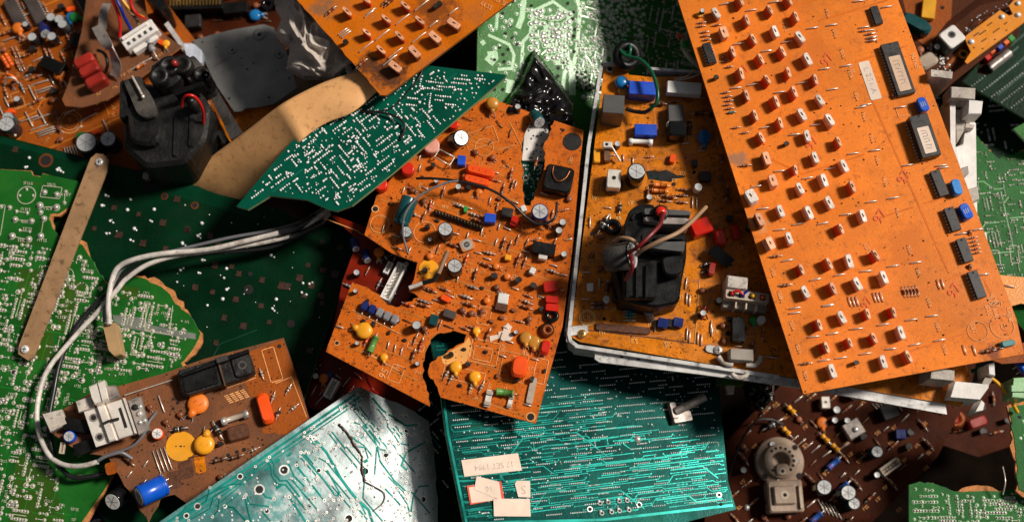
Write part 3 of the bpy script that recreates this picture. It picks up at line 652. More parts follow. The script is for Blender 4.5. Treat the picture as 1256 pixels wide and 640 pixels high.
B_.scribble(605, 0, 5, 5, -30, 'silk_or'); B_.scribble(590, 6, 4, 5, -30, 'silk_or'); B_.finish()

# ================================================================== D  teal solder-side board
FD = Frame(460, 170, 86, .06, 0)
D_ = Board('circuit_board', FD, [(440, 60), (520, 80), (622, 92), (619, 96), (480, 214), (432, 252), (413, 259), (403, 257), (376, 245), (332, 240), (304, 257), (290, 253), (318, 220), (345, 188), (370, 160)], 'flat teal board, solder side up, poking out from under a tan paper strip', top='teal_top', core='core_teal', t=5)
D_.traces(None, 38, 120, 5, 2.2, 'trace_d', 0, lens=(6, 20))
D_.solder([(500, 84), (610, 94), (570, 130), (470, 130)], -6, 220, ['dip', 'sip', 'pair'], 1.35, 1.3, margin=5)
D_.solder(None, 38, 700, ['sip', 'bar', 'sip', 'dip'], 1.45, 1.4, margin=5)
D_.solder(None, 38, 2000, ['sip', 'bar', 'tri', 'one', 'pair'], 1.2, 1.3, margin=5, jit=.4)
mb = MB()
mb.tube(spline([(*FD.l(520, 84), 2), (*FD.l(512, 100), 3), (*FD.l(487, 128), 2), (*FD.l(470, 137), 2.5), (*FD.l(450, 137), 2)], 8), .9, 'wire_black', 6); mb.build('bodge_wire', D_.root)
mb = MB(); mb.tube(spline([(*FD.l(443, 137), 2), (*FD.l(480, 143), 6), (*FD.l(497, 155), 5), (*FD.l(492, 172), 2)], 8), 1.5, 'wire_black', 6); mb.build('bodge_wire', D_.root)
D_.finish()

# ================================================================== E  centre orange populated board
FE = Frame(580, 330, 64, -.02, 0)
outE = [(598, 120), (640, 134), (657, 141), (645, 160), (640, 176), (641, 215), (644, 252), (651, 252), (668, 205), (667, 178), (680, 148), (716, 160), (711, 205), (703, 300), (690, 400), (657, 519), (541, 487), (525, 455), (527, 446), (541, 436), (569, 420), (572, 410), (556, 405), (540, 408), (528, 416), (521, 436), (518, 458), (526, 482), (527, 498), (400, 431), (402, 424), (432, 346), (446, 351), (465, 361), (477, 374), (490, 376), (500, 370), (514, 365), (509, 360), (501, 357), (508, 342), (512, 322), (480, 310), (447, 288), (462, 240), (540, 150)]
E = Board('circuit_board', FE, outE, 'cracked orange board crowded with components, black and red capacitors, centre of the pile', top='orange_pcb', core='core', t=4, edges=(4, 5, 6, 7, 8, 9, 16, 17, 18, 19, 22, 23, 24, 25, 26, 27, 32, 33, 34, 35, 36), amp=1.7, step=4)
c3, c4, c5, cx = (400, 160, 4), (560, 160, 4), (520, 300, 4), (390, 320, 4)
c6 = (500, 400, 2.665)
put('ec_teal', E, 491, 276, 0, 10, tilt=(-80, 0, -20), h=11, label='dark teal capacitor lying on its side')
puts(E, 'ec_l', [(546, 281), (557.5, 326)], hv=24, s=.92); put('ec_m2', E, 498, 285, 0, 16); puts(E, 'ec_s', [(562, 229), (635, 131)], hv=12); put('ec_navy', E, 662, 261, 0, 20, s=1.05); puts(E, 'ec_s', [(690, 273), (685.5, 283)], hv=12, s=1.15)
put('ec_m', E, 511, 399, 0, 14, s=.95); put('bx_teal', E, 532, 392, -15, 8); put('ec_l', E, 557, 166, 0, 20, tilt=(12, 20, 0), s=1.05); put('ec_m2', E, 655, 139, 0, 10, tilt=(50, 30, 0), h=4, s=1.1)
p_ecap('red_dome', 10, 16, 'red_cap', 'red_cap', 'film_capacitor', score=False); puts(E, 'red_dome', [(500, 207), (467, 226)], hv=12, s=.82)
put('red_dome', E, 556, 152, 0, 10, s=.65)
put('coil_s', E, 528, 180, 0, 8, s=1.25); p_ecap('pinkcoil', 10.5, 12, 'pink', 'pink', 'coil', score=False); put('pinkcoil', E, 529, 178, 0, 12, label='pink and white coil')
fr = MB()
for y in (0, 12): fr.tube([(-13, y, 0), (-13, y, 9), (9, y, 9), (9, y, 0)], .9, 'lead', 6)
fr.tube([(-13, 0, 9), (-13, 12, 9)], .9, 'lead', 6); fr.tube([(9, 0, 9), (9, 12, 9)], .9, 'lead', 6); proto('wireframe', [('wire_bracket', fr, [])]); put('wireframe', E, 544, 199, -28, 8)
put('bx_blue', E, 566, 197, -5, 8, s=.85); put('bx_blue', E, 601, 268, 85, 8, s=.95); put('bx_lobe', E, 589, 210, -14, 10); put('bx_lobe', E, 584, 221, -14, 10, s=.9)
put('bx_blk', E, 622, 261, -10, 7); put('bx_red', E, 631, 271, 70, 7, s=.72); put('bx_whs', E, 642, 256, 20, 6)
put('bx_blkL', E, 667, 305, -10, 10, s=.95); p_box('silver_tab', 11, 9, 10, 'alu', 1, .5, 'heat_tab'); put('silver_tab', E, 666, 314, -10, 8)
coilb = MB(); coilb.rbox(0, 0, 36, 34, .2, 17, 'black_pl', 6, 0, 2); proto('coilbox', [('transformer', coilb, [])]); put('coilbox', E, 685, 219, -12, 16)
cable_on(E, 'coil_wire', [(679, 204, 18), (678, 213, 19), (684, 222, 20), (693, 219, 19), (699, 210, 18)], .7, 'copper')
put('disc_am', E, 604, 127, 0, 9, label='yellow brown drop capacitor')
E.hole(702, 174, 12, None, .5)
comb = MB(); comb.rbox(0, 0, 64, 5.5, .2, 6, 'black_pl', .8)
for i in range(15): comb.rbox(-29+i*4.15, 0, 1.6, 2, 6, 8.5, 'gold', .4)
proto('comb', [('pin_header', comb, [])]); put('comb', E, 562, 269, -19, 6)
p_box('grn', 4.5, 8, 7, 'green_res', 1.5, .8, 'diode'); put('grn', E, 571, 257, -10, 5)
tp = MB(); tp.rbox(0, 0, 17, 15, .2, 6, 'res_tan', 3, 0, .5); tp.ring(0, 0, 3.8, 6.6, 6.2, 'tin', 16); tp.disc(0, 0, 3.6, 6.3, 'ic_brown', 12); tp.strip([(-2.5, 0), (2.5, 0)], 1, 6.5, 'tin'); proto('trim', [('trimmer', tp, [])]); put('trim', E, 572.5, 300, 20, 6)
put('bx_yel', E, 623, 316, -8, 5); put('bx_reds', E, 546.5, 366, -25, 5); put('bx_white', E, 617, 366, -8, 5); put('bx_gry', E, 551, 385, -18, 6); p_box('hs', 15, 9, 6, 'flux', 1, .5, 'choke'); put('hs', E, 615, 377, -12, 4)
puts(E, 'trans', [(606, 339, 0), (636, 344, 40), (654, 351, -20)], hv=7); put('bx_whs', E, 653, 332, -25, 7)
puts(E, 'bx_red', [(675, 351, 8)], hv=9); puts(E, 'bx_red2', [(677, 367, -4), (677, 377, -6)], hv=9); puts(E, 'ring_s', [(677, 387), (671, 404)], hv=4); puts(E, 'coil_s', [(671, 405)], hv=4)
puts(E, 'disc_t', [(645, 414), (655, 419), (664, 423)], hv=5); put('bx_R2', E, 669, 425, -12, 12, s=.8); put('bx_bigred', E, 637, 450, -8, 14)
puts(E, 'disc_s', [(584.5, 406)], hv=4); puts(E, 'disc_m', [(559, 450), (582.5, 462)], hv=5); put('res_green', E, 619, 481, -8, 6, s=.88); p_box('clearres', 8, 32, 3, 'glass', 2, 1, 'ribbon_resistor'); put('clearres', E, 652, 479, -12, 2)
for i in range(3):
    q = FE.l(651.5-i*1.8+1.5, 468+i*10); E.mb.disc(q.x, q.y, 1.6, 3.6, 'tin', 8)
E.hole(651, 511, 4.3, 'silk_faint'); E.hole(460.5, 256.5, 3.4, 'silk_or'); E.hole(413.5, 420.5, 2.3, 'silk_or'); E.hole(691, 160, 2)
blk = MB()
for i in range(5): blk.rbox(-20+i*10, 0, 8.4, 11, .2, 9, 'res_gray' if i > 1 else 'navy', 2, 0, 1.5); blk.tube([(-20+i*10, -5, 1), (-20+i*10, -9.5, 1.5)], .9, 'tin', 5)
proto('five', [('coil_row', blk, [])]); put('five', E, 465.5, 383, -24, 8, s=1)
put('disc_o10', E, 446.5, 405, -110, 6); put('res_green', E, 457.5, 422, 68, 6, s=.88); puts(E, 'disc_s', [(471, 438)], hv=4); put('res_red', E, 450, 417, 62, 3); puts(E, 'res_red', [(516, 424, 75), (500, 373, -20), (572, 318, 70), (505, 232, -28), (528, 252, 80)], hv=3)
cl = MB(); cl.rbox(0, 0, 9, 26, 3, 5, 'alu', 1.5, 0, .5); cl.rbox(0, 8, 11, 6, 5, 8, 'glass', 2, 0, 1); cl.rbox(0, -8, 11, 6, 5, 8, 'glass', 2, 0, 1); proto('clip', [('fuse_clip', cl, [])]); put('clip', E, 599, 488, -12, 5, s=.8); put('clip', E, 626, 492, -15, 5, s=.6)
puts(E, 'diode_glass', [(548, 458, 60), (554, 463, 60), (578, 474, 70), (591, 474, 65)], hv=3)
rh = cr(*c5, [(318,40),(312,68),(303,97),(100,218),(32,225),(205,255),(220,292),(390,240),(375,308),(512,250),(505,280),(500,305),(637,100),(632,130),(60,270),(240,405),(470,375)])
rh += cr(*c4, [(190,205),(195,245),(160,600),(150,628),(110,415),(100,440),(20,370),(250,480)])+cr(*cx, [(550,140),(620,135),(540,200),(730,175),(740,210),(515,215),(720,330),(650,170)])+cr(*c3, [(430,410),(620,560),(650,365),(700,380),(720,410)])
for x, y in rh: put(R.choice(('res', 'res', 'res_s', 'res_b', 'jump_s', 'diode_glass')), E, x, y, -18+R.uniform(-6, 6), 3)
rv = cr(*c5, [(462,75),(495,85),(253,145),(315,440)])+cr(*c4, [(268,215),(275,265),(290,265),(230,285),(225,290),(200,375),(195,545),(230,555),(262,565),(300,530),(345,550),(390,160),(165,340)])+cr(*cx, [(345,410),(378,425),(410,440),(480,380),(775,60),(600,310),(470,460),(510,400)])+cr(*c3, [(575,300),(520,370),(460,180),(380,290),(480,420),(590,620),(550,580)])
for x, y in rv: put(R.choice(('res', 'res', 'res_s', 'res_b', 'jump_s')), E, x, y, 72+R.uniform(-6, 6), 3)
puts(E, 'res_gray', [(580, 352, -20), (571, 364, -20), (519, 369, -20)]); puts(E, 'disc_br', [(567, 380, 30), (521, 403, 10), (609, 352, 40), (520, 246, 0), (506, 233, 60), (649, 391, 0), (578, 384, 80)], hv=4)
scatter(E, [(540, 200), (640, 230), (690, 260), (690, 400), (600, 400), (500, 340), (470, 260)], 22, ['res_s', 'jump_s', 'disc_br', 'jump_d', 'trans_s', 'disc_so'], -18, 7)
scatter(E, [(675, 300), (702, 300), (690, 400), (672, 400)], 8, ['res_s', 'jump_s', 'ec_s'], -12, 6)
scatter(E, [(560, 150), (630, 150), (635, 220), (560, 200)], 9, ['jump_d', 'disc_br', 'disc_br', 'jump_d'], 40, 10)
scatter(E, [(655, 290), (700, 240), (700, 300), (670, 330)], 8, ['res_s', 'disc_br', 'jump_s'], 10, 6)
# silkscreen
E.mb.prism([tuple(FE.l(*p)) for p in [(541, 437), (569, 421), (575, 413), (579, 425), (577, 436), (571, 445), (562, 450), (551, 450), (543, 445)]], .1, .3, 'resin'); E.silk_rect(594, 432, 34, 28, -12, 'silk_or'); E.silk_rect(592, 434, 22, 16, -12, 'silk_or'); E.silk_rect(594, 387, 15, 22, -12, 'silk_or'); E.silk_circle(594, 384, 3.5, 'silk_or')
E.silk_circle(466, 275, 12, 'silk_or'); E.silk_circle(521, 285, 14, 'silk_or'); E.silk_circle(526, 330, 12, 'yellow_disc', 10); E.silk_rect(486, 458, 15, 20, -20, 'silk_or'); E.silk_rect(510, 425, 8, 20, 70, 'silk_or')
E.silk_rect(630, 450, 30, 34, -12, 'silk_faint'); E.silk_rect(663, 455, 14, 30, -12, 'silk_or'); E.silk_rect(569, 460, 50, 16, -14, 'silk_or'); E.silk_circle(594, 181, 12, 'silk_faint'); E.silk_rect(590, 170, 22, 40, -70, 'silk_faint')
E.silk_line([(625, 150), (640, 180)], .8, 'silk_faint'); E.silk_line([(610, 185), (632, 178)], .8, 'silk_faint'); E.silk_line([(432, 380), (492, 410)], .8, 'silk_or'); E.silk_line([(445, 430), (490, 455)], .9, 'silk_or')
for q in [(577, 424), (611, 429), (589, 424), (586, 447), (608, 450), (600, 455), (589, 396), (602, 396), (590, 380), (492, 458), (497, 452), (475, 350), (418, 380), (560, 335), (530, 345)]: E.hole(q[0], q[1], 1)
for i in range(95):
    x, y = R.uniform(410, 700), R.uniform(200, 500); p = FE.l(x, y)
    if inside(p, E.poly) and edged(p, E.poly) > 8: E.scribble(x, y, R.randint(2, 4), 3, R.choice((-18, 72)), 'silk_or')
q = FE.l(471, 458); text_mb(E.mb, '95', (q.x, q.y), 12, FE.a(470, 458, 60), .85, 'silk_or')
E.traces(None, -18, 110, 5, 2.4, 'trace_or', 0, lens=(4, 14), zb=.25)
E.crumbs(1300)
scatter(E, [(545, 140), (640, 150), (700, 300), (660, 500), (550, 470), (410, 420), (450, 300)], 60, ['jump_s', 'jump_d', 'trans_s', 'ec_tiny', 'bx_tiny', 'bx_tiny2', 'jump_s'], -18, 6)
tn = MB(); poly = [(-9, -4), (-6, -9), (3, -11), (8, -6), (6, 0), (10, 5), (6, 11), (0, 8), (-2, 3), (-8, 3)]; tn.prism(jag(poly, 'all', .8, 3), .3, 1.0, 'label_w'); proto('torn', [('torn_label', tn, [])]); put('torn', E, 620, 408, 15, 0)
tn = MB(); tn.prism([(-10, -4), (8, -7), (10, -1), (-6, 5)], .3, .9, 'label_w'); proto('torn2', [('torn_label', tn, [])]); put('torn2', E, 606, 413, 30, 0, s=.7)
E.finish()
cable('loose_wire', [(511, 219, 78), (530, 219, 90), (560, 222, 92), (600, 232, 92), (628, 250, 90), (645, 266, 84), (662, 275, 82), (680, 268, 84), (683, 248, 80)], 1.6, 'wire_black', 'thin black wire bowed across the centre orange board')
cable('loose_wire', [(500, 310, 76), (494, 285, 84), (497, 262, 96), (515, 240, 100), (545, 225, 98), (562, 222, 95)], 1.4, 'wire_gray', 'thin dark grey wire curling past the lying teal capacitor')
mb = MB(); P = [at(549, 308, 96), at(544, 320, 92), at(538, 335, 88), at(532, 344, 82)]; o0 = P[3]; mb.tube([p-o0 for p in P[:3]], 2.6, 'wire_tan', 8); mb.tube([P[2]-o0, P[3]-o0+Vector((0, 0, 2))], 2.8, 'wire_black', 8); mb.tube([P[3]-o0+Vector((0, 0, 2)), at(519, 347, 80)-o0], 2.8, 'wire_black', 8); mb.tube([at(519, 347, 80)-o0, at(502, 353, 78)-o0], 2.6, 'wire_white', 8)
tag(mb.build('loose_wire', None, o0), 'short thick bent wire, half black half white, by the torn edge of the centre board', 'cable')

# ================================================================== F  dark red board under the centre board's torn edge
FF = Frame(450, 320, 34, -.05, 0)
Fb = Board('circuit_board', FF, [(404, 262), (470, 286), (520, 318), (512, 345), (488, 392), (440, 420), (405, 420), (420, 345), (439, 294)], 'dark red board with a long white connector, wedged between dark green and orange boards', top='red_pcb', core='core_orange')
def connector(key, L_, W, h, n, m='white_pl', name='connector'):
    mb = MB(); mb.rbox(0, 0, L_, W, .2, h*.45, m, 1, 0, .4)
    for sg in (-1, 1): mb.rbox(0, sg*(W/2-1.3), L_, 2.4, h*.45, h, m, .8, 0, .4)
    for sg in (-1, 1): mb.rbox(sg*(L_/2-1.3), 0, 2.4, W-5.4, h*.45, h, m, .8, 0, .4)
    pn = MB()
    for i in range(n): pn.rbox(-L_/2+4+(L_-8)*i/max(1, n-1), 0, 1.4, 1.4, h*.45, h*.9, 'tin', .3, 0, .2)
    proto(key, [(name, mb, [('pins', pn)])])
connector('con_long', 50, 13, 15, 10); connector('con_sm', 20, 9, 10, 4); connector('con_dirty', 27, 11, 11, 5, 'cream')
put('con_long', Fb, 483, 345, 63, 14); put('con_sm', Fb, 476, 327, 63, 12, s=.8)
Fb.hole(504, 328, 4, 'hole'); Fb.silk_line([(398, 268), (440, 284)], 1.1, 'silk_faint'); Fb.silk_line([(440, 285), (500, 318)], 1.0, 'silk_faint')
puts(Fb, 'ec_nv', [(433, 292), (447, 306)], hv=8, s=.8, tilt=(60, 30, 0)); put('disc_so', Fb, 465, 310, 0, 4, s=1.5); put('diode_black', Fb, 473, 316, 25, 5, s=1.4)
scatter(Fb, [(410, 275), (505, 320), (470, 385), (440, 400), (410, 350)], 30, ['res_s', 'res_gray', 'diode_black', 'ec_s', 'jump', 'trans_s', 'res_blue', 'jump_s'], 60, 7)
Fb.finish()
# ================================================================== C  tan paper strip
def sheet(name, top, bot, zf, m, label, cat, nu=40, nv=14, th=.8, wav=None):
    T_ = spline([(x, y, 0) for x, y in top], 10); B__ = spline([(x, y, 0) for x, y in bot], 10)
    def smp(P, t):
        f = t*(len(P)-1); i = min(len(P)-2, int(f)); return P[i].lerp(P[i+1], f-i)
    pts = []; 
    for i in range(nu+1):
        for j in range(nv+1):
            a = smp(T_, i/nu); b = smp(B__, i/nu); q = a.lerp(b, j/nv); pts.append(at(q.x, q.y, zf(i/nu, j/nv, q.x, q.y)))
    o0 = pts[0].copy(); n = len(pts); mb = MB()
    vs = [p-o0 for p in pts]+[p-o0-Vector((0, 0, th)) for p in pts]; W = nv+1
    fs = [(i*W+j, (i+1)*W+j, (i+1)*W+j+1, i*W+j+1) for i in range(nu) for j in range(nv)]; fs += [tuple(n+k for k in f[::-1]) for f in fs]
    for i in range(nu): fs += [(i*W, n+i*W, n+(i+1)*W, (i+1)*W), (i*W+nv, (i+1)*W+nv, n+(i+1)*W+nv, n+i*W+nv)]
    for j in range(nv): fs += [(j, j+1, n+j+1, n+j), (nu*W+j, n+nu*W+j, n+nu*W+j+1, nu*W+j+1)]
    mb.add(vs, fs, m, True); o = mb.build(name, None, o0); tag(o, label, cat); return o
sheet('paper_strip', [(475, 66), (450, 84), (420, 93), (388, 105), (345, 128), (300, 162), (262, 190), (222, 222), (196, 246)], [(476, 98), (456, 118), (432, 138), (398, 152), (370, 172), (345, 200), (318, 224), (292, 248), (276, 268)],
      lambda u, v, x, y: max(-23, 95+6*math.sin(v*3.1)+5*math.sin(u*9)+1.0*math.sin(u*17+v*4)-10*u-max(0, u-.5)*290), 'kraft', 'wavy strip of tan kraft paper lying diagonally over the teal board', 'paper', 50, 16)

# ================================================================== I  big dark green board
FI = Frame(250, 320, -14, 0, .02)
I_ = Board('circuit_board', FI, [(-30, 157), (0, 166), (240, 228), (438, 291), (372, 492), (330, 640), (200, 700), (-30, 500)], 'large dark green board with brown flux patches and few solder dots, under the brown bar', top='green_dark', core='core_green', t=4)
q = [FI.l(*p) for p in ((-30, 157.5), (130, 199), (240, 228.5), (345, 262), (337, 276), (300, 276), (262, 250), (232, 232), (150, 222), (60, 190), (-30, 180))]
I_.mb.strip([FI.l(138, 213), FI.l(250, 240), FI.l(352, 270)], 20, .22, 'green_band')
I_.mb.strip([FI.l(0, 172), FI.l(120, 203)], 8, .22, 'green_band')
for x, y, r in ((182, 230, 7), (202, 241, 3.2), (239, 252, 3.4), (305, 355, 6), (56.5, 197, 6.5), (370, 455, 10), (395, 297, 3.4), (430, 303, 2), (357, 397, 5), (307, 336, 3)):
    I_.hole(x, y, r, 'copper' if r < 7 and r > 3.1 and x < 260 else None)
for x, y in cr(220, 180, 3.2, [(30,325),(120,350),(233,498),(325,522),(425,550),(505,465),(565,485),(610,500),(130,570),(220,600),(320,625),(470,515),(555,585),(630,395),(205,470),(490,585),(140,465)])+cr(0, 160, 3.2, [(370,385),(450,305),(545,330),(640,362),(735,390),(465,410),(560,442),(695,270),(650,465),(60,75)])+[(300, 437), (340, 430), (380, 430), (350, 470), (275, 390), (298, 400), (60, 440), (265, 420), (330, 395), (382, 350), (395, 372), (345, 350), (268, 300), (240, 352), (290, 300)]:
    q = FI.l(x, y); r = R.uniform(3, 4.8)
    I_.mb.prism([tuple(v) for v in jag([(q.x-r, q.y-r*.7), (q.x+r*.8, q.y-r), (q.x+r, q.y+r*.8), (q.x-r*.6, q.y+r)], 'all', 1.2, 3)], .2, .9, 'patch_brown')
for x, y in cr(220, 180, 3.2, [(88,300),(72,350),(12,380),(90,445),(185,478),(175,515),(185,560),(170,597),(110,622),(75,495),(360,425),(485,535),(510,538),(480,572),(498,580),(380,598),(5,483),(365,635),(265,400)])+cr(0, 160, 3.2, [(415,255),(400,295),(513,272),(500,312),(605,310),(432,355),(590,355),(527,385),(418,405),(512,430),(793,365),(778,415),(715,442),(115,108),(225,155),(238,160),(232,150),(708,548),(695,595),(100,145),(60,20)]):
    q = FI.l(x, y); I_.sol.dome(q.x, q.y, R.uniform(1.6, 2.6), R.uniform(1.5, 2.8), 'solder', 7, .3); 
    if R.random() < .5: I_.sol.dome(q.x+R.uniform(2, 4), q.y+R.uniform(-3, 3), 1.5, 1.5, 'solder', 6, .3)
for _ in range(40):
    x, y = R.uniform(130, 420), R.uniform(250, 480); I_.sol.dome(*FI.l(x, y), R.uniform(.6, 1.1), .9, 'solder', 5, .3)
I_.traces([(130, 230), (400, 300), (350, 480), (230, 480), (130, 300)], 20, 16, 8, 1.1, 'trace_dk', 0, lens=(3, 9), across=.4)
I_.finish()

# ================================================================== G  bright green board at the left
FG = Frame(90, 400, 2, 0, 0)
outG = [(-30, 206), (38, 210), (40, 215), (50, 217), (52, 213), (95, 222), (101, 228), (96, 243), (88, 252), (82, 255), (72, 262), (62, 262), (60, 268), (66, 282), (72, 290), (80, 290), (90, 297), (101, 300), (112, 318), (127, 343), (135, 352), (150, 345), (160, 338), (176, 341), (194, 350), (208, 360), (215, 372), (232, 385), (246, 408), (240, 422), (222, 445), (230, 470), (150, 560), (128, 600), (100, 640), (90, 700), (-30, 700)]
G = Board('circuit_board', FG, outG, 'bright green board with broken edge, solder side up with white circles, far left', top='green_bright', core='core_green', t=4, edges=tuple(range(9, 15))+tuple(range(18, 31)), amp=1.3, step=5, rim=5)
for x, y, r in ((105/3.2, 160+255/3.2, 12), (402/4, 340+60/4, 8.5), (422/4, 340+250/4, 7.5), (320/3.2, 160+622/3.2, 8), (265/3.2, 160+565/3.2, 8), (490/4, 340+265/4, 6.5)): G.silk_circle(x, y, r, 'silk', 1)
G.silk_rect(63, 236, 25, 15, -6); G.silk_rect(-2, 270, 12, 40, -2); G.silk_line([(180, 372), (178, 405), (208, 410), (212, 375)], 1.0); 
for (x, y, r) in cr(0, 160, 3.2, [(105,232,1.6),(78,256,1.4),(130,256,1.4),(175,243,2.8),(223,252,2.8),(157,295,3.4),(222,303,3.4),(160,322,2.6),(173,347,3),(60,350,3),(125,356,2.8),(65,318,1.8),(107,325,1.8),(78,392,1.6),(117,398,1.4),(48,415,3.4),(114,428,3.2),(160,415,3.2),(38,303,2.4),(5,300,2),(258,242,2),(253,285,2)]):
    p = FG.l(x, y); G.mb.disc(p.x, p.y, r*1.35, .5, 'silk', 12); G.sol.dome(p.x, p.y, r*1.2, r*1.1, 'solder_w', 9, .4); G.free(p, r*1.2)
for (x0, y0), (x1, y1) in [((20.5, 259), (34, 261.5)), ((49, 254), (69, 254)), ((19, 270), (39, 271)), ((25, 283), (36, 284)), ((15, 290), (35, 294)), ((80, 238), (79, 249)), ((54, 268), (51, 285))]: G.silk_line([(x0, y0), (x1, y1)], .8)
for x, y in ((33, 226), (62, 228), (80, 240), (30, 258), (30, 273), (32, 282), (26, 296), (50, 296), (58, 257), (84, 350), (75, 390)): G.scribble(x-4, y, 5, 3.2, -4)
mb = G.mb
gp = [FG.l(*p) for p in ((138, 386), (178, 390), (182, 398), (218, 405), (240, 409), (240, 416), (210, 412), (180, 407), (150, 401), (140, 394))]; mb.prism([tuple(v) for v in gp], .2, .42, 'trace_silver')
for (a, b, c, d) in (((20, 330), (60, 330), (66, 440), (30, 445)), ((80, 340), (104, 345), (90, 400), (70, 410)), ((20, 560), (60, 570), (80, 640), (10, 640)), ((150, 350), (170, 352), (172, 366), (150, 366))):
    mb.prism([tuple(v) for v in jag([FG.l(*k) for k in (a, b, c, d)], 'all', 2, 9)], .1, .2, 'trace_olive')
G.traces([(0, 215), (60, 215), (60, 300), (0, 300)], -6, 16, 7, 2, 'trace_olive', 0, zb=.28, lens=(3, 9))
G.traces([(-10, 300), (130, 350), (245, 410), (100, 640), (-10, 640)], -10, 600, 5, 1.0, 'trace', 0, zb=.28, lens=(2, 8), across=.5)
for x, y, r in ((68/4, 340+465/4, 5), (398/4, 340+503/4, 4.5), (460/4, 340+510/4, 2.5)):
    G.hole(x, y, r*.5, 'tin')
big = [(-10, 300), (70, 300), (104, 312), (130, 350), (160, 345), (240, 400), (215, 450), (80, 470), (62, 520), (80, 640), (-10, 640)]
G.solder(big, -8, 160, ['dip', 'dip', 'sip'], 1.5, 1.3, 'solder_w', silk='silk', ringm='silk', margin=6)
G.solder(big, -8, 1100, ['pair', 'pair', 'pair', 'pair', 'tri', 'one', 'sip'], 1.7, 1.5, 'solder_w', silk='silk', ringm='silk', margin=6, jit=.5)
G.solder(big, -8, 900, ['one', 'pair', 'one'], 1.1, 1.0, 'solder_w', silk='silk', margin=6)
for i in range(170):
    x, y = R.uniform(-5, 230), R.uniform(305, 640); p = FG.l(x, y)
    if inside(p, G.poly) and edged(p, G.poly) > 9: G.scribble(x, y, R.randint(3, 5), 2.6, R.choice((-8, -8, 82)))
G.finish()

# ================================================================== J  brown bar with two screws
bb = [at(x, y, 16) for x, y in ((111, 194), (118, 188), (127, 189), (133, 196), (131, 210), (41, 438), (34, 442), (22, 434), (23, 424))]
o0 = at(77, 315, 12); bar = thing0('metal_bar', o0, 'long brown strap with a screw at each end, lying across the green boards', 'bar')
mb = MB(); mb.prism([((p-o0).x, (p-o0).y) for p in bb], 1, 4, 'bar', None, .5); mb.build('strap', bar)
def screw(mb, x, y, z, r=4.5, m='solder', slot=True):
    mb.lathe([(r, 0), (r, 1.2), (r*.85, 2.2), (r*.5, 2.7)], m, x, y, z, 14)
    if slot:
        mb.strip([(x-r*.55, y), (x+r*.55, y)], .9, z+2.9, 'hole'); mb.strip([(x, y-r*.55), (x, y+r*.55)], .9, z+3.0, 'hole')
for px, py in ((121.5, 198.5), (30, 428)):
    p = at(px, py, 18)-o0; mb = MB(); screw(mb, 0, 0, 0, 5); mb.lathe([(3, -16), (3, -3)], 'lead', 0, 0, 0, 10); mb.build('screw', bar, (p.x, p.y, 4.2))

# ================================================================== L  upper-left orange board
FL_ = Frame(120, 90, -28, 0, .02)
L = Board('circuit_board', FL_, [(-60, -40), (170, -40), (240, 50), (262, 95), (268, 130), (272, 185), (262, 205), (220, 232), (60, 215), (-60, 190)], 'orange brown board full of dusty components behind the black flyback transformer, top left', top='orange_old', core='core_orange')
l1, l2 = (0, 0, 3.2), (0, 0, 5.333)
for k, x, y, a, hv in (('icL', 62/3.2, 55/3.2, -62, 6), ('icL', 135/3.2, 30/3.2, -62, 6), ('ic16', 335/3.2, 22/3.2, -62, 6), ('ec_nv', 280/5.333, 172/5.333, 0, 6), ('ec_m', 215/5.33, 250/5.33, 0, 14), ('ec_m', 343/5.33, 246/5.33, 0, 14),
                       ('ec_l', 441/3.2, 103/3.2, 0, 20), ('ec_l', 35/3.2, 497/3.2, 0, 18), ('ec_m2', 35/3.2, 467/3.2, 0, 14), ('ec_xl', 360/3.2, 582/3.2, 0, 18), ('ec_l', 428/3.2, 550/3.2, 0, 22),
                       ('ec_m', 345/5.33, 130/5.33, 0, 10), ('ec_grey', 400/5.33, 145/5.33, 0, 10), ('ec_grey', 422/5.33, 178/5.33, 0, 10), ('ec_m', 630/5.33, 55/5.33, 0, 14), ('ec_s', 800/3.2, 545/3.2, 0, 10), ('ec_s', 803/3.2, 592/3.2, 0, 10),
                       ('bx_navy', 330/3.2, 158/3.2, -30, 10), ('bx_blkL', 320/3.2, 175/3.2, -30, 10), ('bx_blkL', 345/5.33, 430/5.33, -25, 10), ('disc_bl2', 280/3.2, 70/3.2, 0, 4)):
    put(k, L, x, y, a, hv, tilt=(50, 40, 0) if k == 'ec_nv' else None, h=5 if k == 'ec_nv' else 0)
p_disc('disc_grn', 7, 'green_res', 4); puts(L, 'disc_grn', [(490/5.33, 118/5.33, 75), (575/5.33, 128/5.33, 80), (320/3.2, 540/3.2, 60)], hv=5)
puts(L, 'bx_reds', [(463/5.33, 62/5.33, 10), (375/3.2, 520/3.2, 20), (20/3.2+6, 440/3.2, 30)], hv=5, s=.9)
puts(L, 'jump_l', cr(*l1, [(112,465),(162,458),(150,500),(175,508),(180,515),(185,523),(105,55)]), 20); puts(L, 'jump_l', cr(*l1, [(112,466),(163,456)]), -62)
for i in range(5): put('jump', L, 258/3.2+i*3.2, 600/3.2-i*.8, -70, 2)
puts(L, 'res', cr(*l2, [(90,340),(115,340),(115,425),(130,430),(145,420),(285,240),(20,130),(445,250),(330,350),(295,335),(410,370),(380,250)]), -65)
puts(L, 'res_b', cr(*l2, [(230,505),(40,215),(500,205),(550,200),(170,360),(165,260)]), 20); puts(L, 'jump_l', cr(*l2, [(255,540),(280,580),(300,590),(70,250)]), 18)
puts(L, 'disc_so', cr(*l2, [(125,195),(395,495)]), 20, s=1.7); puts(L, 'trans', cr(*l2, [(210,460),(350,600),(215,325),(400,50)]), 20, hv=7)
puts(L, 'res_gray', cr(*l2, [(185,490)]), 30)
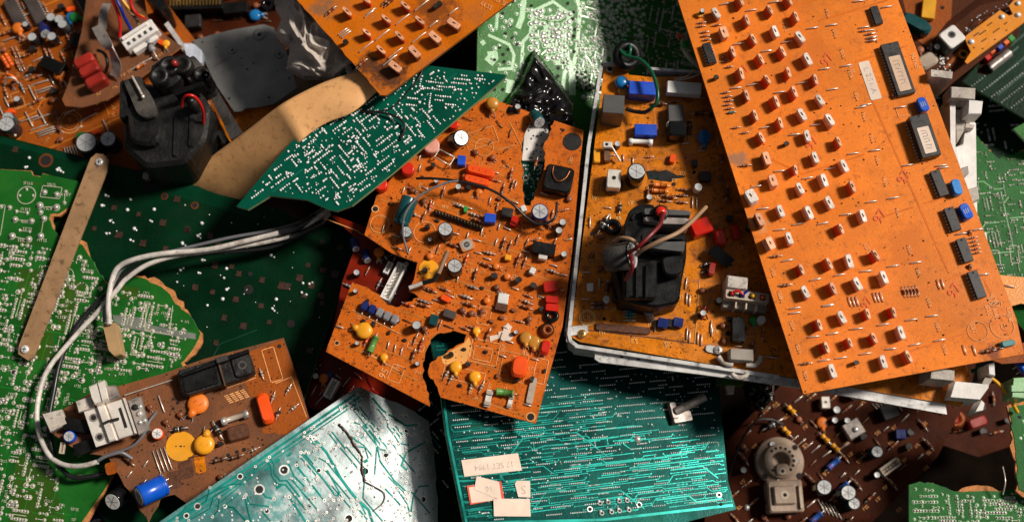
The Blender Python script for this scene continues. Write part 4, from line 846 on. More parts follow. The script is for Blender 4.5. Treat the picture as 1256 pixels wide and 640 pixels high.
# orange coil and wires bottom left
oc = MB()
for i in range(4):
    for j in range(2): oc.lathe([(.1, -3), (2.4, -2), (3, 0), (2.4, 2), (.1, 3)], 'wire_or', i*4.6-7, j*5-2, 8+R.uniform(-1, 1), 9)
proto('orange_coil', [('coil', oc, [])]); put('orange_coil', L, 9, 76, -60, 6)
cable_on(L, 'wire', [(0, 100, 4), (6, 92, 14), (14, 93, 16), (20, 98, 10), (18, 104, 2)], 1.5, 'wire_or'); cable_on(L, 'wire', [(6, 104, 3), (9, 96, 12), (17, 96, 15), (22, 102, 4)], 1.2, 'can_white'); put('disc_br', L, 15, 101, 0, 8, s=1.1)
scatter(L, [(5, 5), (150, 5), (140, 60), (60, 120), (0, 140)], 40, ['res', 'res_s', 'res_b', 'disc_br', 'jump', 'trans_s', 'ec_s', 'res_gray'], -65, 8)
scatter(L, [(0, 110), (80, 110), (140, 150), (130, 200), (40, 165), (0, 140)], 22, ['jump', 'res_s', 'jump_l', 'disc_br', 'jump_s'], -65, 8)
scatter(L, [(225, 100), (262, 110), (265, 180), (230, 205)], 12, ['res_s', 'ec_s', 'trans_s', 'jump_s'], -65, 8)
L.silk_circle(86, 150, 15, 'silk_faint', 1.2); L.silk_circle(86, 150, 11, 'silk_faint', .8); L.silk_rect(30, 120, 30, 20, 20, 'silk_faint'); L.silk_rect(20, 128, 20, 14, 20, 'silk_faint')
for i in range(60): L.scribble(R.uniform(0, 150), R.uniform(5, 180), 3, 3.2, R.choice((-65, 25)), 'silk_faint')
L.crumbs(900)
L.traces(None, 25, 120, 6, 2.6, 'trace_or', 0, zb=.25)
L.finish()
# the torn raised board with heat sink
FT = Frame(160, 90, 14, .05, .0)
T_ = Board('circuit_board', FT, [(76, 122), (80, 130), (100, 132), (130, 123), (150, 112), (190, 82), (223, 57), (205, 45), (180, 20), (172, -30), (110, -30), (100, 40), (92, 70), (85, 100)], 'torn brown board strip carrying three red capacitors and a twisted metal tab, top left', top='brown_pcb', core='broken', t=3, edges=(0, 1, 2, 3), amp=1)
puts(T_, 'bx_dred', [(370/3.2, 312/3.2, 28), (345/3.2, 270/3.2, 28), (325/3.2, 235/3.2, 28)], hv=18)
puts(T_, 'res_or', [(550/3.2, 258/3.2, 30)], hv=4, s=.5); puts(T_, 'jump', [(165, 83, 30), (172, 78, 30), (180, 74, 30)], hv=3); put('res_gray', T_, 182, 53, -62, 12, s=2.4, label='fat grey resistor in front of the white connector'); put('bx_reds', T_, 197, 51, -30, 8, s=.8); put('disc_s', T_, 203, 53, 0, 6)
for x, y in ((150, 95), (158, 90), (120, 118), (140, 110), (195, 70)): T_.scribble(x, y, 3, 3, 30, 'silk_faint')
cw = MB(); cw.rbox(0, 0, 46, 19, .2, 15, 'white_pl', 1.5, 0, 1); cw.rbox(-2, 5, 36, 4, 15, 19, 'white_pl', 1, 0, .8); cw.rbox(0, -12, 34, 6, .2, 8, 'white_pl', 1, 0, .6)
for i in range(5): cw.rbox(-16+i*8, -3, 4, 5, 15, 15.3, 'gray_relay', .5, 0, .1)
proto('con_white', [('connector', cw, [])]); put('con_white', T_, 171, 44, 33, 12)
T_.finish()
def ribbon3(mb, pts, w, th, m):
    """twisted metal strap; pts (x,y,z, roll deg)"""
    P = [Vector(p[:3]) for p in pts]; n = len(P); vs = []
    for i in range(n):
        t = (P[min(i+1, n-1)]-P[max(0, i-1)]).normalized(); s_ = t.cross(Vector((0, 0, 1))).normalized(); s_ = Matrix.Rotation(math.radians(pts[i][3]), 3, t) @ s_; nn = s_.cross(t)
        vs += [P[i]+s_*w/2+nn*th/2, P[i]-s_*w/2+nn*th/2, P[i]-s_*w/2-nn*th/2, P[i]+s_*w/2-nn*th/2]
    fs = [(4*i+k, 4*i+(k+1) % 4, 4*i+4+(k+1) % 4, 4*i+4+k) for i in range(n-1) for k in range(4)]+[(0, 1, 2, 3), (4*n-1, 4*n-2, 4*n-3, 4*n-4)]
    mb.add(vs, fs, m)
F_ = FT; mb = MB(); pp = [(119, 32, 30, 0), (124, 42, 32, 5), (130, 52, 32, 20), (136, 60, 28, 60), (140, 70, 22, 40), (143, 82, 14, 10), (141, 94, 6, -5)]
P = spline([(*F_.l(x, y, h), h) for x, y, h, r in pp], 5); rl = []
for i in range(len(P)):
    f = i/5; j = min(len(pp)-2, int(f)); rl.append(pp[j][3]+(pp[j+1][3]-pp[j][3])*(f-j))
ribbon3(mb, [(p.x, p.y, p.z, r) for p, r in zip(P, rl)], 14, 1.2, 'alu_dull'); mb.build('metal_tab', T_.root)
mb = MB(); a = F_.l(131, 5, 20); b = F_.l(125, 35, 20); ribbon3(mb, [(a.x, a.y, 20, 0), ((a.x+b.x)/2, (a.y+b.y)/2, 24, 4), (b.x, b.y, 18, -5)], 11, 1.2, 'alu_dull'); mb.build('metal_tab', T_.root)
mb = MB(); mb.tube(spline([(*F_.l(120, 62, 8), 8), (*F_.l(128, 66, 16), 16), (*F_.l(132, 78, 14), 14), (*F_.l(130, 88, 4), 4)], 6), 2.2, 'wire_black', 7); mb.build('wire', T_.root)
# cables into the white connector
for pts, m, l_ in (([(131, -12, 60), (140, 5, 58), (147, 25, 46), (147, 46, 34)], 'wire_red', 'red wire running down behind the white connector, outermost on its left'), ([(137, -12, 66), (147, 8, 60), (153, 22, 48), (161, 37, 34)], 'wire_blue', 'blue wire plugged into the white connector, top left'),
                   ([(144, -14, 66), (151, 2, 62), (163, 15, 52), (176, 22, 36)], 'wire_yel', 'yellow wire curving into the white connector, top left'), ([(160, -14, 68), (161, 6, 60), (168, 18, 52), (178, 24, 38)], 'wire_red', 'red wire curving into the right end of the white connector, top left'),
                   ([(150, -12, 50), (156, 10, 46), (166, 22, 40), (170, 30, 34)], 'wire_tan', 'pale tan wire between the yellow and blue wires, top left')):
    cable('wire', pts, 2.1, m, l_)['group'] = 'coloured wires plugged into the white connector'

# ---- flyback transformer (black, upper left)
o0 = at(200, 190, -24); tr = thing0('flyback_transformer', o0, 'big dusty black flyback transformer with a red wire loop and a slotted tab, upper left', 'transformer')
def W2(px, py, z): p = at(px, py, z)-o0; return (p.x, p.y)
def prism_px(mb, pts, z0, z1, m, inset=1.5):
    """outline seen in the photograph at height z1, extruded down to z0"""
    P = [W2(x, y, z1) for x, y in pts]; mb.prism(P, z0-o0.z, z1-o0.z, m, None, inset); return mb
def rnd(pts, r=3): # corner rounding in px space
    out = []; n = len(pts)
    for i in range(n):
        a, b, c = Vector(pts[i-1]), Vector(pts[i]), Vector(pts[(i+1) % n]); da = (a-b); dc = (c-b); ra = min(r, da.length*.45); rc = min(r, dc.length*.45)
        p0 = b+da.normalized()*ra; p2 = b+dc.normalized()*rc
        for t in (0, .33, .67, 1): out.append(tuple(p0*(1-t)**2+b*2*t*(1-t)+p2*t*t))
    return out
mb = MB(); prism_px(mb, rnd([(150, 118), (170, 100), (245, 110), (258, 130), (252, 172), (226, 200), (178, 205), (150, 180)], 8), -24, 62, 'black_dusty', 5)
prism_px(mb, rnd([(152, 128), (185, 118), (200, 150), (192, 178), (160, 176)], 12), 62, 76, 'black_dusty', 4); mb.build('housing', tr)
mb = MB(); 
for (x0, y0, x1, y1) in ((214, 140, 219, 192), (233, 135, 239, 180)): prism_px(mb, rnd([(x0, y0), (x1, y0), (x1-2, y1), (x0-2, y1)], 2), 40, 65, 'black_dusty', 1.5)
mb.build('rib', tr)
mb = MB(); prism_px(mb, rnd([(150, 98), (172, 92), (190, 128), (192, 142), (178, 146), (168, 140)], 5), 72, 84, 'gray_dusty', 2)
prism_px(mb, rnd([(147, 100), (152, 97), (158, 140), (146, 146)], 3), 30, 78, 'black_dusty', 1); mb.build('tab', tr)
mb = MB(); a = W2(162, 94, 88); b = W2(175.5, 119, 88); mb.tube([(a[0], a[1], 112), (b[0], b[1], 112)], 1.7, 'lead', 8); mb.lathe([(2.6, 0), (2.6, 2), (.1, 3)], 'lead', b[0], b[1], 112, 10); mb.build('pin', tr)
mb = MB()
for x, y, r, z in ((194, 92, 12, 96), (206, 80, 13, 92), (222, 78, 13, 88), (246, 90, 10, 78)):
    c = W2(x, y, z); mb.lathe([(r, -40), (r, -2), (r*.9, 0), (r*.5, .2), (r*.45, -1.5), (.1, -1.6)], 'black_dusty', c[0], c[1], z-o0.z, 18)
prism_px(mb, rnd([(184, 80), (200, 70), (218, 74), (222, 96), (205, 108), (186, 104)], 6), 30, 84, 'black_dusty', 3)
prism_px(mb, rnd([(224, 78), (236, 66), (252, 84), (258, 96), (240, 104), (228, 98)], 5), 20, 72, 'gray_dusty', 2.5); mb.build('adjuster_block', tr)
mb = MB(); c = W2(214, 78, 98); mb.lathe([(4, -6), (4, 2), (2.5, 4), (.1, 4.4)], 'red_dark', c[0], c[1], 98-o0.z, 12); mb.build('knob', tr)
mb = MB(); prism_px(mb, rnd([(212, 112), (248, 99), (251, 104), (215, 118)], 2), 72, 90, 'black_pl', 1); mb.build('bar', tr)
mb = MB(); c = W2(252, 92, 84); mb.ring(c[0], c[1], 2, 5, 84-o0.z, 'black_pl', 16); mb.lathe([(5, -30), (5, 0)], 'black_pl', c[0], c[1], 84-o0.z, 14); mb.build('boss', tr)
mb = MB(); c = W2(235, 125, 84); mb.lathe([(7, -30), (7, 0), (4, 1), (4, 5), (.1, 6)], 'black_dusty', c[0], c[1], 84-o0.z, 16); mb.build('wire_post', tr)
def P3(px, py, z): p = at(px, py, z)-o0; return tuple(p)
mb = MB(); mb.tube(spline([P3(223, 131, 88), P3(225, 121, 100), P3(232, 117, 106), P3(241, 121, 100), P3(249, 136, 82), P3(249, 160, 50), P3(246, 180, 20)], 8), 1.9, 'wire_red', 8); mb.build('wire', tr)
mb = MB()
for x0, y0, x1, y1 in ((206, 208, 232, 198), (172, 212, 182, 206)):
    a = W2(x0, y0, 0); b = W2(x1, y1, 0); mb.tube([(a[0], a[1], 22), (b[0], b[1], 22)], 3.4, 'black_pl', 8)
a = W2(176, 210, 10); mb.rbox(a[0], a[1], 8, 12, 14, 24, 'alu_dull', 2); mb.build('foot', tr)
# orange board edge + black bracket right of the transformer
FBk = Frame(275, 150, 6, .1, 0)
o0 = at(270, 140, 0); br = thing0('plastic_bracket', o0, 'dusty black plastic arm with square notches beside the grey metal plate', 'bracket')
mb = MB(); prism_px(mb, rnd([(252, 108), (262, 103), (290, 150), (298, 163), (283, 172), (273, 150)], 2), -10, 22, 'gray_dusty', 1.2); prism_px(mb, rnd([(265, 162), (272, 158), (281, 172), (274, 178)], 2), -10, 14, 'black_dusty', 1); mb.build('arm', br)
mb = MB(); prism_px(mb, [(272, 146), (279, 143), (284, 151), (277, 154)], 22.2, 22.6, 'hole', 0); mb.build('notch', br)
# ================================================================== M dark board at top
FM = Frame(270, 30, -75, 0, 0)
Mb = Board('circuit_board', FM, [(165, -60), (400, -60), (400, 20), (350, 60), (235, 75), (200, 60)], 'shadowed dark rust board with a row of brass pins, behind the grey plate', top='shaded_rust_pcb', core='core_orange')
pc = MB(); pc.rbox(0, 0, 66, 12, .2, 20, 'black_pl', 1)
for i in range(16): pc.rbox(-30+i*4, 3, 1.6, 9, 20, 22, 'gold', .4)
proto('pincomb', [('pin_header', pc, [])]); put('pincomb', Mb, 240, 7, 2, 18); put('disc_bl2', Mb, 313, 19, 90, 5, s=1.1); put('bx_blk', Mb, 238, 29, 5, 5, s=1.4); put('bx_blkL', Mb, 290, 12, 5, 8); put('jump_l', Mb, 232, 16, 8, 3); put('ring_s', Mb, 328, 5, 0, 5)
scatter(Mb, [(180, -10), (345, -10), (345, 25), (240, 50)], 14, ['trans_s', 'disc_br', 'jump_d', 'bx_blk', 'jump_d'], 5, 11)
Mb.finish()
mb = MB(); o0 = at(190, 15, 10); prism_px(mb, rnd([(172, -10), (196, -12), (203, 8), (196, 14), (186, 4)], 3), -60, 30, 'black_pl', 2); prism_px(mb, [(201, 30), (206, 26), (224, 52), (220, 56)], -60, 6, 'steel_lt', .5)
tag(mb.build('heat_sink', None, o0), 'black metal bracket with a bright edge behind the coloured wires, top left', 'heat sink')
# ================================================================== N grey plate
FN = Frame(295, 85, -22, .02, -.04)
outN = [(236, 50), (262, 42), (288, 36), (323, 30), (336, 34), (340, 49), (350, 60), (358, 85), (364, 108), (350, 118), (336, 128), (315, 132), (301, 133), (296, 137), (287, 137), (262, 100), (251, 75)]
N_ = thing('metal_plate', FN, 'dull grey steel sheet with dents and small holes, upper left centre', 'metal plate')
mb = MB(); pl = [tuple(v) for v in FN.L(outN)]; mb.prism(pl, -1.6, 0, 'steel', None, .3)
for x, y, r in ((318, 43, 4.2), (285, 62, 3), (343, 67, 3.2), (281, 121, 1.8), (330, 120, 1.6), (355, 96, 1.5), (265, 58, 1.2), (248, 52, 1.3), (296, 72, 1.2), (303, 85, 1.6), (297, 81, 1), (311, 78, 1.2), (341, 88, .9), (352, 81, .9)):
    q = FN.l(x, y)
    if r > 2.5:
        mb.lathe([(r*2.1, 0), (r*1.5, 1.4), (r, .7), (r*.6, .5)], 'steel', q.x, q.y, .02, 14); mb.disc(q.x, q.y, r*.6, .9, 'hole', 10)
    else: mb.disc(q.x, q.y, r, .2, 'hole', 10)
q = [FN.l(263, 82), FN.l(275, 74), FN.l(285, 70)]; mb.strip(q, .8, .3, 'lead_dark'); mb.build('plate', N_)
for x, y, r in ((296, 61, 7), (283, 98, 5), (297, 72, 4)):
    pass
FN2 = Frame(300, 140, -45, 0, 0); N2 = Board('circuit_board', FN2, [(262, 120), (345, 110), (335, 150), (280, 165), (262, 150)], 'small green corner of a soldered board peeking out below the grey plate', top='green_dark', core='core_green'); N2.solder(None, 20, 300, ['pair', 'one', 'tri'], 2, 2); N2.finish()
FN3 = Frame(260, 150, -36, 0, 0); N3 = Board('circuit_board', FN3, [(238, 105), (262, 110), (345, 128), (300, 160), (262, 195), (248, 200)], 'amber board edge showing between the black arm and the tan paper', top='orange_amber', core='core_orange'); N3.finish()
mb = MB(); o0 = at(233, 62, -15); prism_px(mb, rnd([(222, 52), (236, 52), (248, 62), (247, 76), (238, 82), (228, 72)], 3), -24, -10, 'film_clear', 3); tag(mb.build('plastic_scrap', None, o0), 'small crumpled white plastic scrap between transformer and grey plate', 'plastic scrap')

# ================================================================== O grey bag, Q black bag
def crumple(name, outl, z0, hmax, m, label, cat, n=64, seed=0, fs=.03, amp=9, soft=.25, slope=(0, 0)):
    xs = [p[0] for p in outl]; ys = [p[1] for p in outl]; x0, x1, y0, y1 = min(xs), max(xs), min(ys), max(ys); o0 = at((x0+x1)/2, (y0+y1)/2, z0)
    sz = max(x1-x0, y1-y0); vs = []; idx = {}; fs_ = []
    g = lambda i, j: (x0+(x1-x0)*i/n, y0+(y1-y0)*j/n)
    for i in range(n+1):
        for j in range(n+1):
            x, y = g(i, j); ins = inside((x, y), outl); e = edged((x, y), outl)
            if not ins and e > sz/n*1.5: continue
            f = min(1, e/(sz*soft)) if ins else 0; f = math.sqrt(max(0, 1-(1-f)**2))
            p = Vector((x*fs, y*fs, seed)); w = p+noise.noise_vector(p*.8)*1.3
            a = noise.noise(w); b = noise.noise(w*2.3+Vector((5, 1, 2))); r_ = (1-abs(a)*2.4)*amp+(1-abs(b)*2.2)*amp*.45+noise.noise(w*6)*amp*.12
            z = z0+f*(hmax+r_)+(x-x0)*slope[0]+(y-y0)*slope[1]-(0 if ins else 6); idx[i, j] = len(vs); vs.append(at(x, y, z)-o0)
    for i in range(n):
        for j in range(n):
            k = [(i, j), (i, j+1), (i+1, j+1), (i+1, j)]
            if all(q in idx for q in k): fs_.append(tuple(idx[q] for q in k))
    mb = MB(); mb.add(vs, fs_, m, True)
    nv_ = len(vs); mb.add([v-Vector((0, 0, 1.2)) for v in vs], [f[::-1] for f in fs_], m, True)
    return tag(mb.build(name, None, o0), label, cat)
crumple('plastic_bag', [(338, 10), (352, -10), (385, -20), (480, 40), (470, 100), (420, 98), (372, 96), (352, 85), (357, 60), (345, 52), (338, 42), (346, 24)], 56, 30, 'bag_gray', 'bunched up greyish brown bag under the corner of the dirty orange board', 'bag', 110, 3.3, .034, 12, .2)
crumple('plastic_bag', [(655, 62), (668, 80), (688, 105), (704, 128), (702, 156), (672, 152), (640, 146), (600, 150), (618, 128), (636, 104)], 44, 14, 'bag_black', 'shiny crumpled black plastic triangle pointing up in front of the pale green board', 'bag', 70, 9.1, .032, 6, .12)

# ================================================================== P pale green board top centre
FP = Frame(660, 60, 34, -.28, .10)
P_ = Board('circuit_board', FP, [(588, -80), (585, 84), (580, 150), (650, 200), (745, 200), (800, 130), (900, 130), (900, -80)], 'pale green board with wide mint tracks and dense solder, top centre', top='green_pale', core='core_white')
ps = (580, 0, 4.268)
for pts, w in (([(270, -40), (258, 90), (235, 150)], 7), ([(130, 30), (128, 70), (122, 150)], 4), ([(80, 185), (190, 235), (215, 290), (205, 360), (130, 365)], 4), ([(100, 270), (105, 300), (80, 330)], 13), ([(500, 120), (500, 70), (420, 10), (315, 60), (300, 180), (262, 220), (250, 400)], 4), ([(540, -40), (560, 60), (545, 250), (530, 330), (480, 380), (470, 470)], 5), ([(200, 420), (190, 490)], 10), ([(430, 330), (520, 330)], 6), ([(390, 130), (390, 250)], 10), ([(470, 120), (470, 250), (500, 310)], 3), ([(520, 345), (520, 500)], 9), ([(45, 215), (60, 235)], 6)):
    P_.mb.strip([FP.l(*c) for c in cr(*ps, pts)], w, .3+R.uniform(0, .1), 'mint')
for x, y in cr(*ps, [(155,73),(197,138),(170,178),(207,200),(140,248),(185,260),(230,233),(113,315),(163,325),(158,287),(113,470),(157,470),(306,32),(497,20),(527,65),(522,100),(533,155),(527,190),(530,272),(380,303),(473,330),(447,358),(445,400),(450,435),(210,10)]+[(545+i*22, 380+j*27+(i % 2)*12) for i in range(4) for j in range(4)]):
    P_.hole(x, y, 2.1, None)
P_.solder([(650, 12), (700, 12), (700, 90), (650, 60)], 0, 500, ['one', 'tri', 'pair'], 2.6, 1.6, 'tin', ringm='mint', jit=.4)
P_.solder([(705, 0), (790, 0), (790, 80), (720, 130), (705, 100)], 10, 1200, ['one', 'tri', 'sip', 'pair'], 1.9, 1.6, 'tin', ringm='mint', jit=.4)
P_.solder([(760, -40), (900, -40), (900, 100), (760, 100)], 80, 900, ['sip', 'dip', 'one'], 1.5, 1.6, 'tin')
P_.solder([(590, 0), (650, 0), (650, 100), (600, 100)], 0, 60, ['one'], 2.2, 1.5, 'tin', ringm='mint')
P_.traces([(650, 30), (700, 30), (700, 90), (650, 80)], 90, 80, 4, 1.2, 'trace_silver', 0, lens=(2, 8))
P_.traces([(705, 0), (860, 0), (860, 100), (715, 130)], 80, 260, 4.5, 1.3, 'trace_silver', 0, lens=(2, 8), across=.5)
P_.finish()
mb = MB(); o0 = at(668, 200, 30); prism_px(mb, [(644, 155), (672, 150), (674, 197), (640, 197)], 28, 42, 'white_pl', .5)
for i in range(22):
    x, y = 646+R.random()*25, 158+R.random()*36; c = W2(x, y, 42); mb.disc(c[0], c[1], 1.2, 42-o0.z+.4, 'hole', 7)
tag(mb.build('perforated_plate', None, o0), 'small bright white perforated plate in the notch of the centre board', 'plate')
FQ = Frame(652, 225, 38, 0, 0); Q2 = Board('circuit_board', FQ, [(636, 198), (674, 198), (674, 260), (636, 262)], 'sliver of teal board with ring pads inside the notch of the centre board', top='teal_top', core='core_teal')
for x, y in ((645, 218.5),): Q2.hole(x, y, 2.6, 'tin')
Q2.traces(None, 20, 40, 4, 1.3, 'turq', 1.6, lens=(2, 5)); Q2.solder(None, 0, 80, ['one', 'pair'], 1.2, 1); Q2.finish()
# ================================================================== H lower-left power board
FH = Frame(230, 500, 18, -.12, 0)
outH = [(348, 414), (364, 460), (380, 514), (366, 530), (352, 545), (340, 552), (300, 590), (262, 640), (214, 606), (196, 612), (182, 640), (150, 590), (132, 560), (100, 556), (62, 530), (72, 505), (110, 482), (150, 472), (200, 458), (250, 440)]
H = Board('circuit_board', FH, outH, 'grimy brown power board with orange discs, silver heat sink and red capacitor, lower left', top='brown_pcb', core='core', t=4, edges=(3, 4, 5, 8, 9, 10, 11, 12), amp=1.5)
# cleaner orange corner of the board
cl_ = [FH.l(*p) for p in ((347, 416.5), (363, 461), (378, 513.5), (352, 535), (322, 530), (318, 500), (300, 470), (282, 452), (300, 433))]
H.mb.prism([tuple(v) for v in jag(cl_, (3, 4, 5, 6, 7), 2.5, 5)], .05, .3, 'orange_old')
h1, h2, h3 = (200, 400, 3.2), (90, 460, 6.4), (220, 410, 5.335)
H.silk_line([(285, 434), (302, 462)], 1); H.silk_line([(302, 462), (314, 460)], 1); H.silk_rect(334, 447, 15, 43, 17, 'silk_or', 1); H.silk_line([(357, 461), (376, 511)], .9, 'silk_or'); H.silk_line([(338, 470), (358, 462)], .9, 'silk_or'); H.silk_line([(314, 463), (272, 478)], .9, 'silk_or')
for r_ in range(5):
    for c_ in range(4):
        x, y = 275+c_*6.5+r_*1.6, 486-r_*2.2-c_*2.2+r_*4.2; H.silk_line([(x, y), (x+5, y-1.8)], 1.3, 'silk_or')
for x, y, r in cr(*h3, [(655, 77, 2.6), (578, 83, .9), (588, 117, .9), (601, 155, .9), (642, 284, .9), (600, 375, 1.2)])+cr(*h1, [(210,517,2.2),(257,505,2.2),(291,492,2.2),(319,483,2.4)])+cr(*h2, [(785,187,1.6),(822,215,2),(785,262,1.8),(843,283,1.8)]): H.hole(x, y, r)
H.silk_circle(222, 547, 18, 'yellow_disc', 16); 
for i in range(3): H.hole(216+i*5, 547, .9)
put('disc_or', H, 243, 495, -30, 4, label='orange disc capacitor with dark print'); put('disc_y', H, 250.5, 545, 170, 6, label='yellow disc capacitor'); put('bx_redH', H, 325, 500, 17, 14, label='upright bright red capacitor'); put('ec_or', H, 193, 531.5, 0, 10)
puts(H, 'jump_xl', [(192+i*4.6, 566-i*1.6, -70) for i in range(4)], s=.85); put('jump_l', H, 198, 495, -70, 2); 
mb = MB(); mb.tube([(*FH.l(153, 485), 2.4), (*FH.l(212, 466), 2.4)], .9, 'lead', 6); mb.build('jumper_wire', H.root)
puts(H, 'diode_black', [(219, 526, 10)], s=1.3); puts(H, 'diode_glass', [(321, 458, -70), (354, 477, 60), (360, 500, 40), (341, 507, 70), (335, 487, 70)], s=1.0)
puts(H, 'trans', [(342, 506, 30)], s=.6); put('diode_black', H, 267, 527, -60, 4, s=1.5, label='black diode with bent white lead')
# fuse holder
fu = MB(); fu.lathe([(.1, -17), (4, -16.5), (4, -12), (3.4, -11.6), (3.4, 11.6), (4, 12), (4, 16.5), (.1, 17)], 'glass', 0, 0, 8, 14, True, AX)
for sg in (-1, 1): fu.rbox(sg*13, 0, 6, 10, .2, 9, 'alu_dull', 1); fu.lathe([(4.1, -2.2), (4.3, -2), (4.3, 2), (4.1, 2.2)], 'tin', sg*14.5, 0, 8, 14, True, AX)
proto('fuse', [('fuse', fu, [])]); put('fuse', H, 288, 512, 18, 8); p_box('clearbox', 26, 18, 10, 'flux', 3, 2, 'fuse_cover'); put('clearbox', H, 292, 530, 15, 8)
scatter(H, [(160, 500), (215, 480), (225, 520), (180, 540)], 4, ['jump_s', 'disc_br'], 20, 9); scatter(H, [(235, 560), (280, 540), (320, 545), (270, 590)], 12, ['jump_d', 'res_dirty', 'disc_br', 'diode_glass', 'trans_s'], 20, 10)
scatter(H, [(140, 560), (185, 565), (200, 600), (170, 600)], 9, ['jump_s', 'res_dirty', 'disc_br'], 50, 8)
for x, y, w, h, a, m in ((245, 566, 12, 26, 12, 'orange_amber'), (228, 575, 16, 22, 12, 'flux'), (214, 588, 14, 20, 10, 'flux'), (136, 574, 12, 14, 15, 'orange_old')):
    q = FH.l(x, y); H.mb.rbox(q.x, q.y, w, h, .1, .35, m, 3, FH.a(x, y, a), .05)
# black relay block with bar
o0 = FH.o
mb = MB(); q = FH.l(262, 457, 22); a_ = FH.a(262, 457, 17); mb.rbox(q.x, q.y, 82, 33, .2, 18, 'black_dusty', 7, a_, 3); q2 = FH.l(297, 447, 24); mb.rbox(q2.x, q2.y, 24, 27, 2, 21, 'black_dusty', 5, a_, 2); mb.ring(q2.x, q2.y, 3, 5.2, 21.3, 'gray_dusty', 16); mb.disc(q2.x, q2.y, 2.8, 21.25, 'hole', 12)
q3 = FH.l(244, 463, 24); mb.rbox(q3.x, q3.y, 40, 24, 2, 20, 'black_pl', 3, a_, 1.5); q4 = FH.l(272, 458, 22); mb.rbox(q4.x, q4.y, 1.6, 30, 3, 22, 'lead_dark', .5, a_, .3); mb.build('relay', H.root)
mb = MB(); a = FH.l(222, 459, 30); b = FH.l(305, 429, 30); mb.tube([(a.x, a.y, 24), (b.x, b.y, 24)], 2.6, 'black_pl', 8); c = FH.l(272, 440, 30); mb.rbox(c.x, c.y, 14, 7, 22, 30, 'gray_dusty', 1.5, a_, 1); mb.build('bar', H.root)
# silver heat sink
def U2(x, y): p = FH.l(90+x/6.4, 460+y/6.4, 26); return (p.x, p.y)
hs = MB(); hs.prism([U2(*p) for p in ((80, 285), (190, 245), (290, 525), (175, 562))], 22, 25, 'alu', None, .5)
hs.prism([U2(*p) for p in ((190, 245), (240, 232), (340, 510), (290, 525))], 25, 31, 'alu', None, 1.5); hs.prism([U2(*p) for p in ((240, 232), (262, 226), (365, 500), (340, 510))], 22, 26, 'alu', None, .5)
hs.prism([U2(*p) for p in ((262, 226), (395, 185), (488, 462), (365, 500))], 23, 29, 'alu', None, 1); 
hs.prism([U2(*p) for p in ((395, 185), (410, 182), (500, 458), (488, 462))], 25, 32, 'alu', None, .5)
hs.prism([U2(*p) for p in ((410, 182), (515, 150), (590, 420), (500, 458))], 6, 16, 'alu_dull', None, 1)
hs.prism([U2(*p) for p in ((20, 210), (150, 160), (165, 255), (45, 295))], 22, 30, 'white_dirty', None, 1); hs.prism([U2(*p) for p in ((140, 105), (210, 75), (250, 232), (190, 248), (165, 200))], 28, 42, 'alu', None, 2); hs.prism([U2(*p) for p in ((212, 78), (265, 55), (300, 210), (250, 228))], 28, 44, 'alu', None, 2)
hs.prism([U2(*p) for p in ((268, 95), (345, 90), (378, 180), (300, 212))], 28, 38, 'alu_dull', None, 2)
for x, y in ((157, 332), (205, 483)):
    u = U2(x, y); hs.ring(u[0], u[1], 3, 5, 25.2, 'alu_dull', 14); hs.disc(u[0], u[1], 3, 25.4, 'hole', 12)
hs.prism([U2(*p) for p in ((358, 262), (378, 255), (430, 410), (408, 418))], 29.3, 29.6, 'hole'); hs.strip([U2(235, 388), U2(285, 365), U2(366, 345)], 3.4, 31.4, 'hole')
for x, y, r in ((470, 240, 4), (512, 235, 3.6), (508, 290, 4), (550, 345, 3), (515, 360, 3)):
    u = U2(x, y); hs.dome(u[0], u[1], r, 3, 'tin' if y != 240 else 'hole', 9, 16)
hs.build('heat_sink', H.root)
mb = MB(); prism_px_h = [FH.l(*p, 10) for p in ((52, 508), (76, 502), (84, 520), (62, 530))]; mb.prism([tuple(v) for v in prism_px_h], 2, 14, 'white_dirty', None, 1.5); mb.build('plastic_block', H.root)
put('ec_b6', H, 85, 535, 0, 12, s=1.05); put('bx_blkL', H, 95, 522, -10, 6); put('bx_blkL', H, 108, 548, 20, 6); put('con_dirty', H, 76, 549, 80, 6, s=.5)
cable_on(H, 'wire', [(192, 505, 2), (183, 517, 12), (178, 530, 14), (165, 545, 12), (150, 552, 10), (140, 554, 8)], 1.7, 'wire_gray')
H.crumbs(800)
H.finish()
# loose capacitors below it
def loose_cap(px, py, z, r, h, body, label, tilt, az, top='can_top'):
    p_ecap('tmp'+str(px), r, h, body, top, stripe=None); o0 = at(px, py, z); pr = PROTO['tmp'+str(px)][0]
    o = thing0('electrolytic_capacitor', o0, label, 'capacitor'); e = Euler((math.radians(tilt), 0, math.radians(az)), 'XYZ')
    c = bpy.data.objects.new('can', pr[1]); COL.objects.link(c); c.parent = o; c.rotation_euler = e
    for sn, sm in pr[2]: d = bpy.data.objects.new(sn, sm); COL.objects.link(d); d.parent = c
    lb = MB(); 
    for s_ in (-1, 1): lb.tube([(s_*r*.35, 0, 0), (s_*r*.35, 0, -7)], .7, 'lead', 6)
    l_ = lb.build('leads', o); l_.rotation_euler = e; return o
loose_cap(202, 594, 30, 12.5, 32, 'blue_cap', 'bright blue can capacitor tipped over, scored silver end facing the viewer, bottom left', 62, -58)
loose_cap(152, 604, 10, 11, 22, 'black_gloss', 'black can capacitor with pale printed end beside the bright blue one', 38, -30, 'can_white')
loose_cap(110, 622, -45, 8, 20, 'navy', 'small navy capacitor in the shadow at the bottom left edge', 80, 30)
FX0 = Frame(120, 610, -45, 0, 0); X0 = Board('circuit_board', FX0, [(70, 580), (130, 545), (205, 590), (230, 640), (200, 700), (60, 700)], 'shadowed brown board scrap below the capacitors at the bottom left', top='dark_pcb', core='core_orange'); 
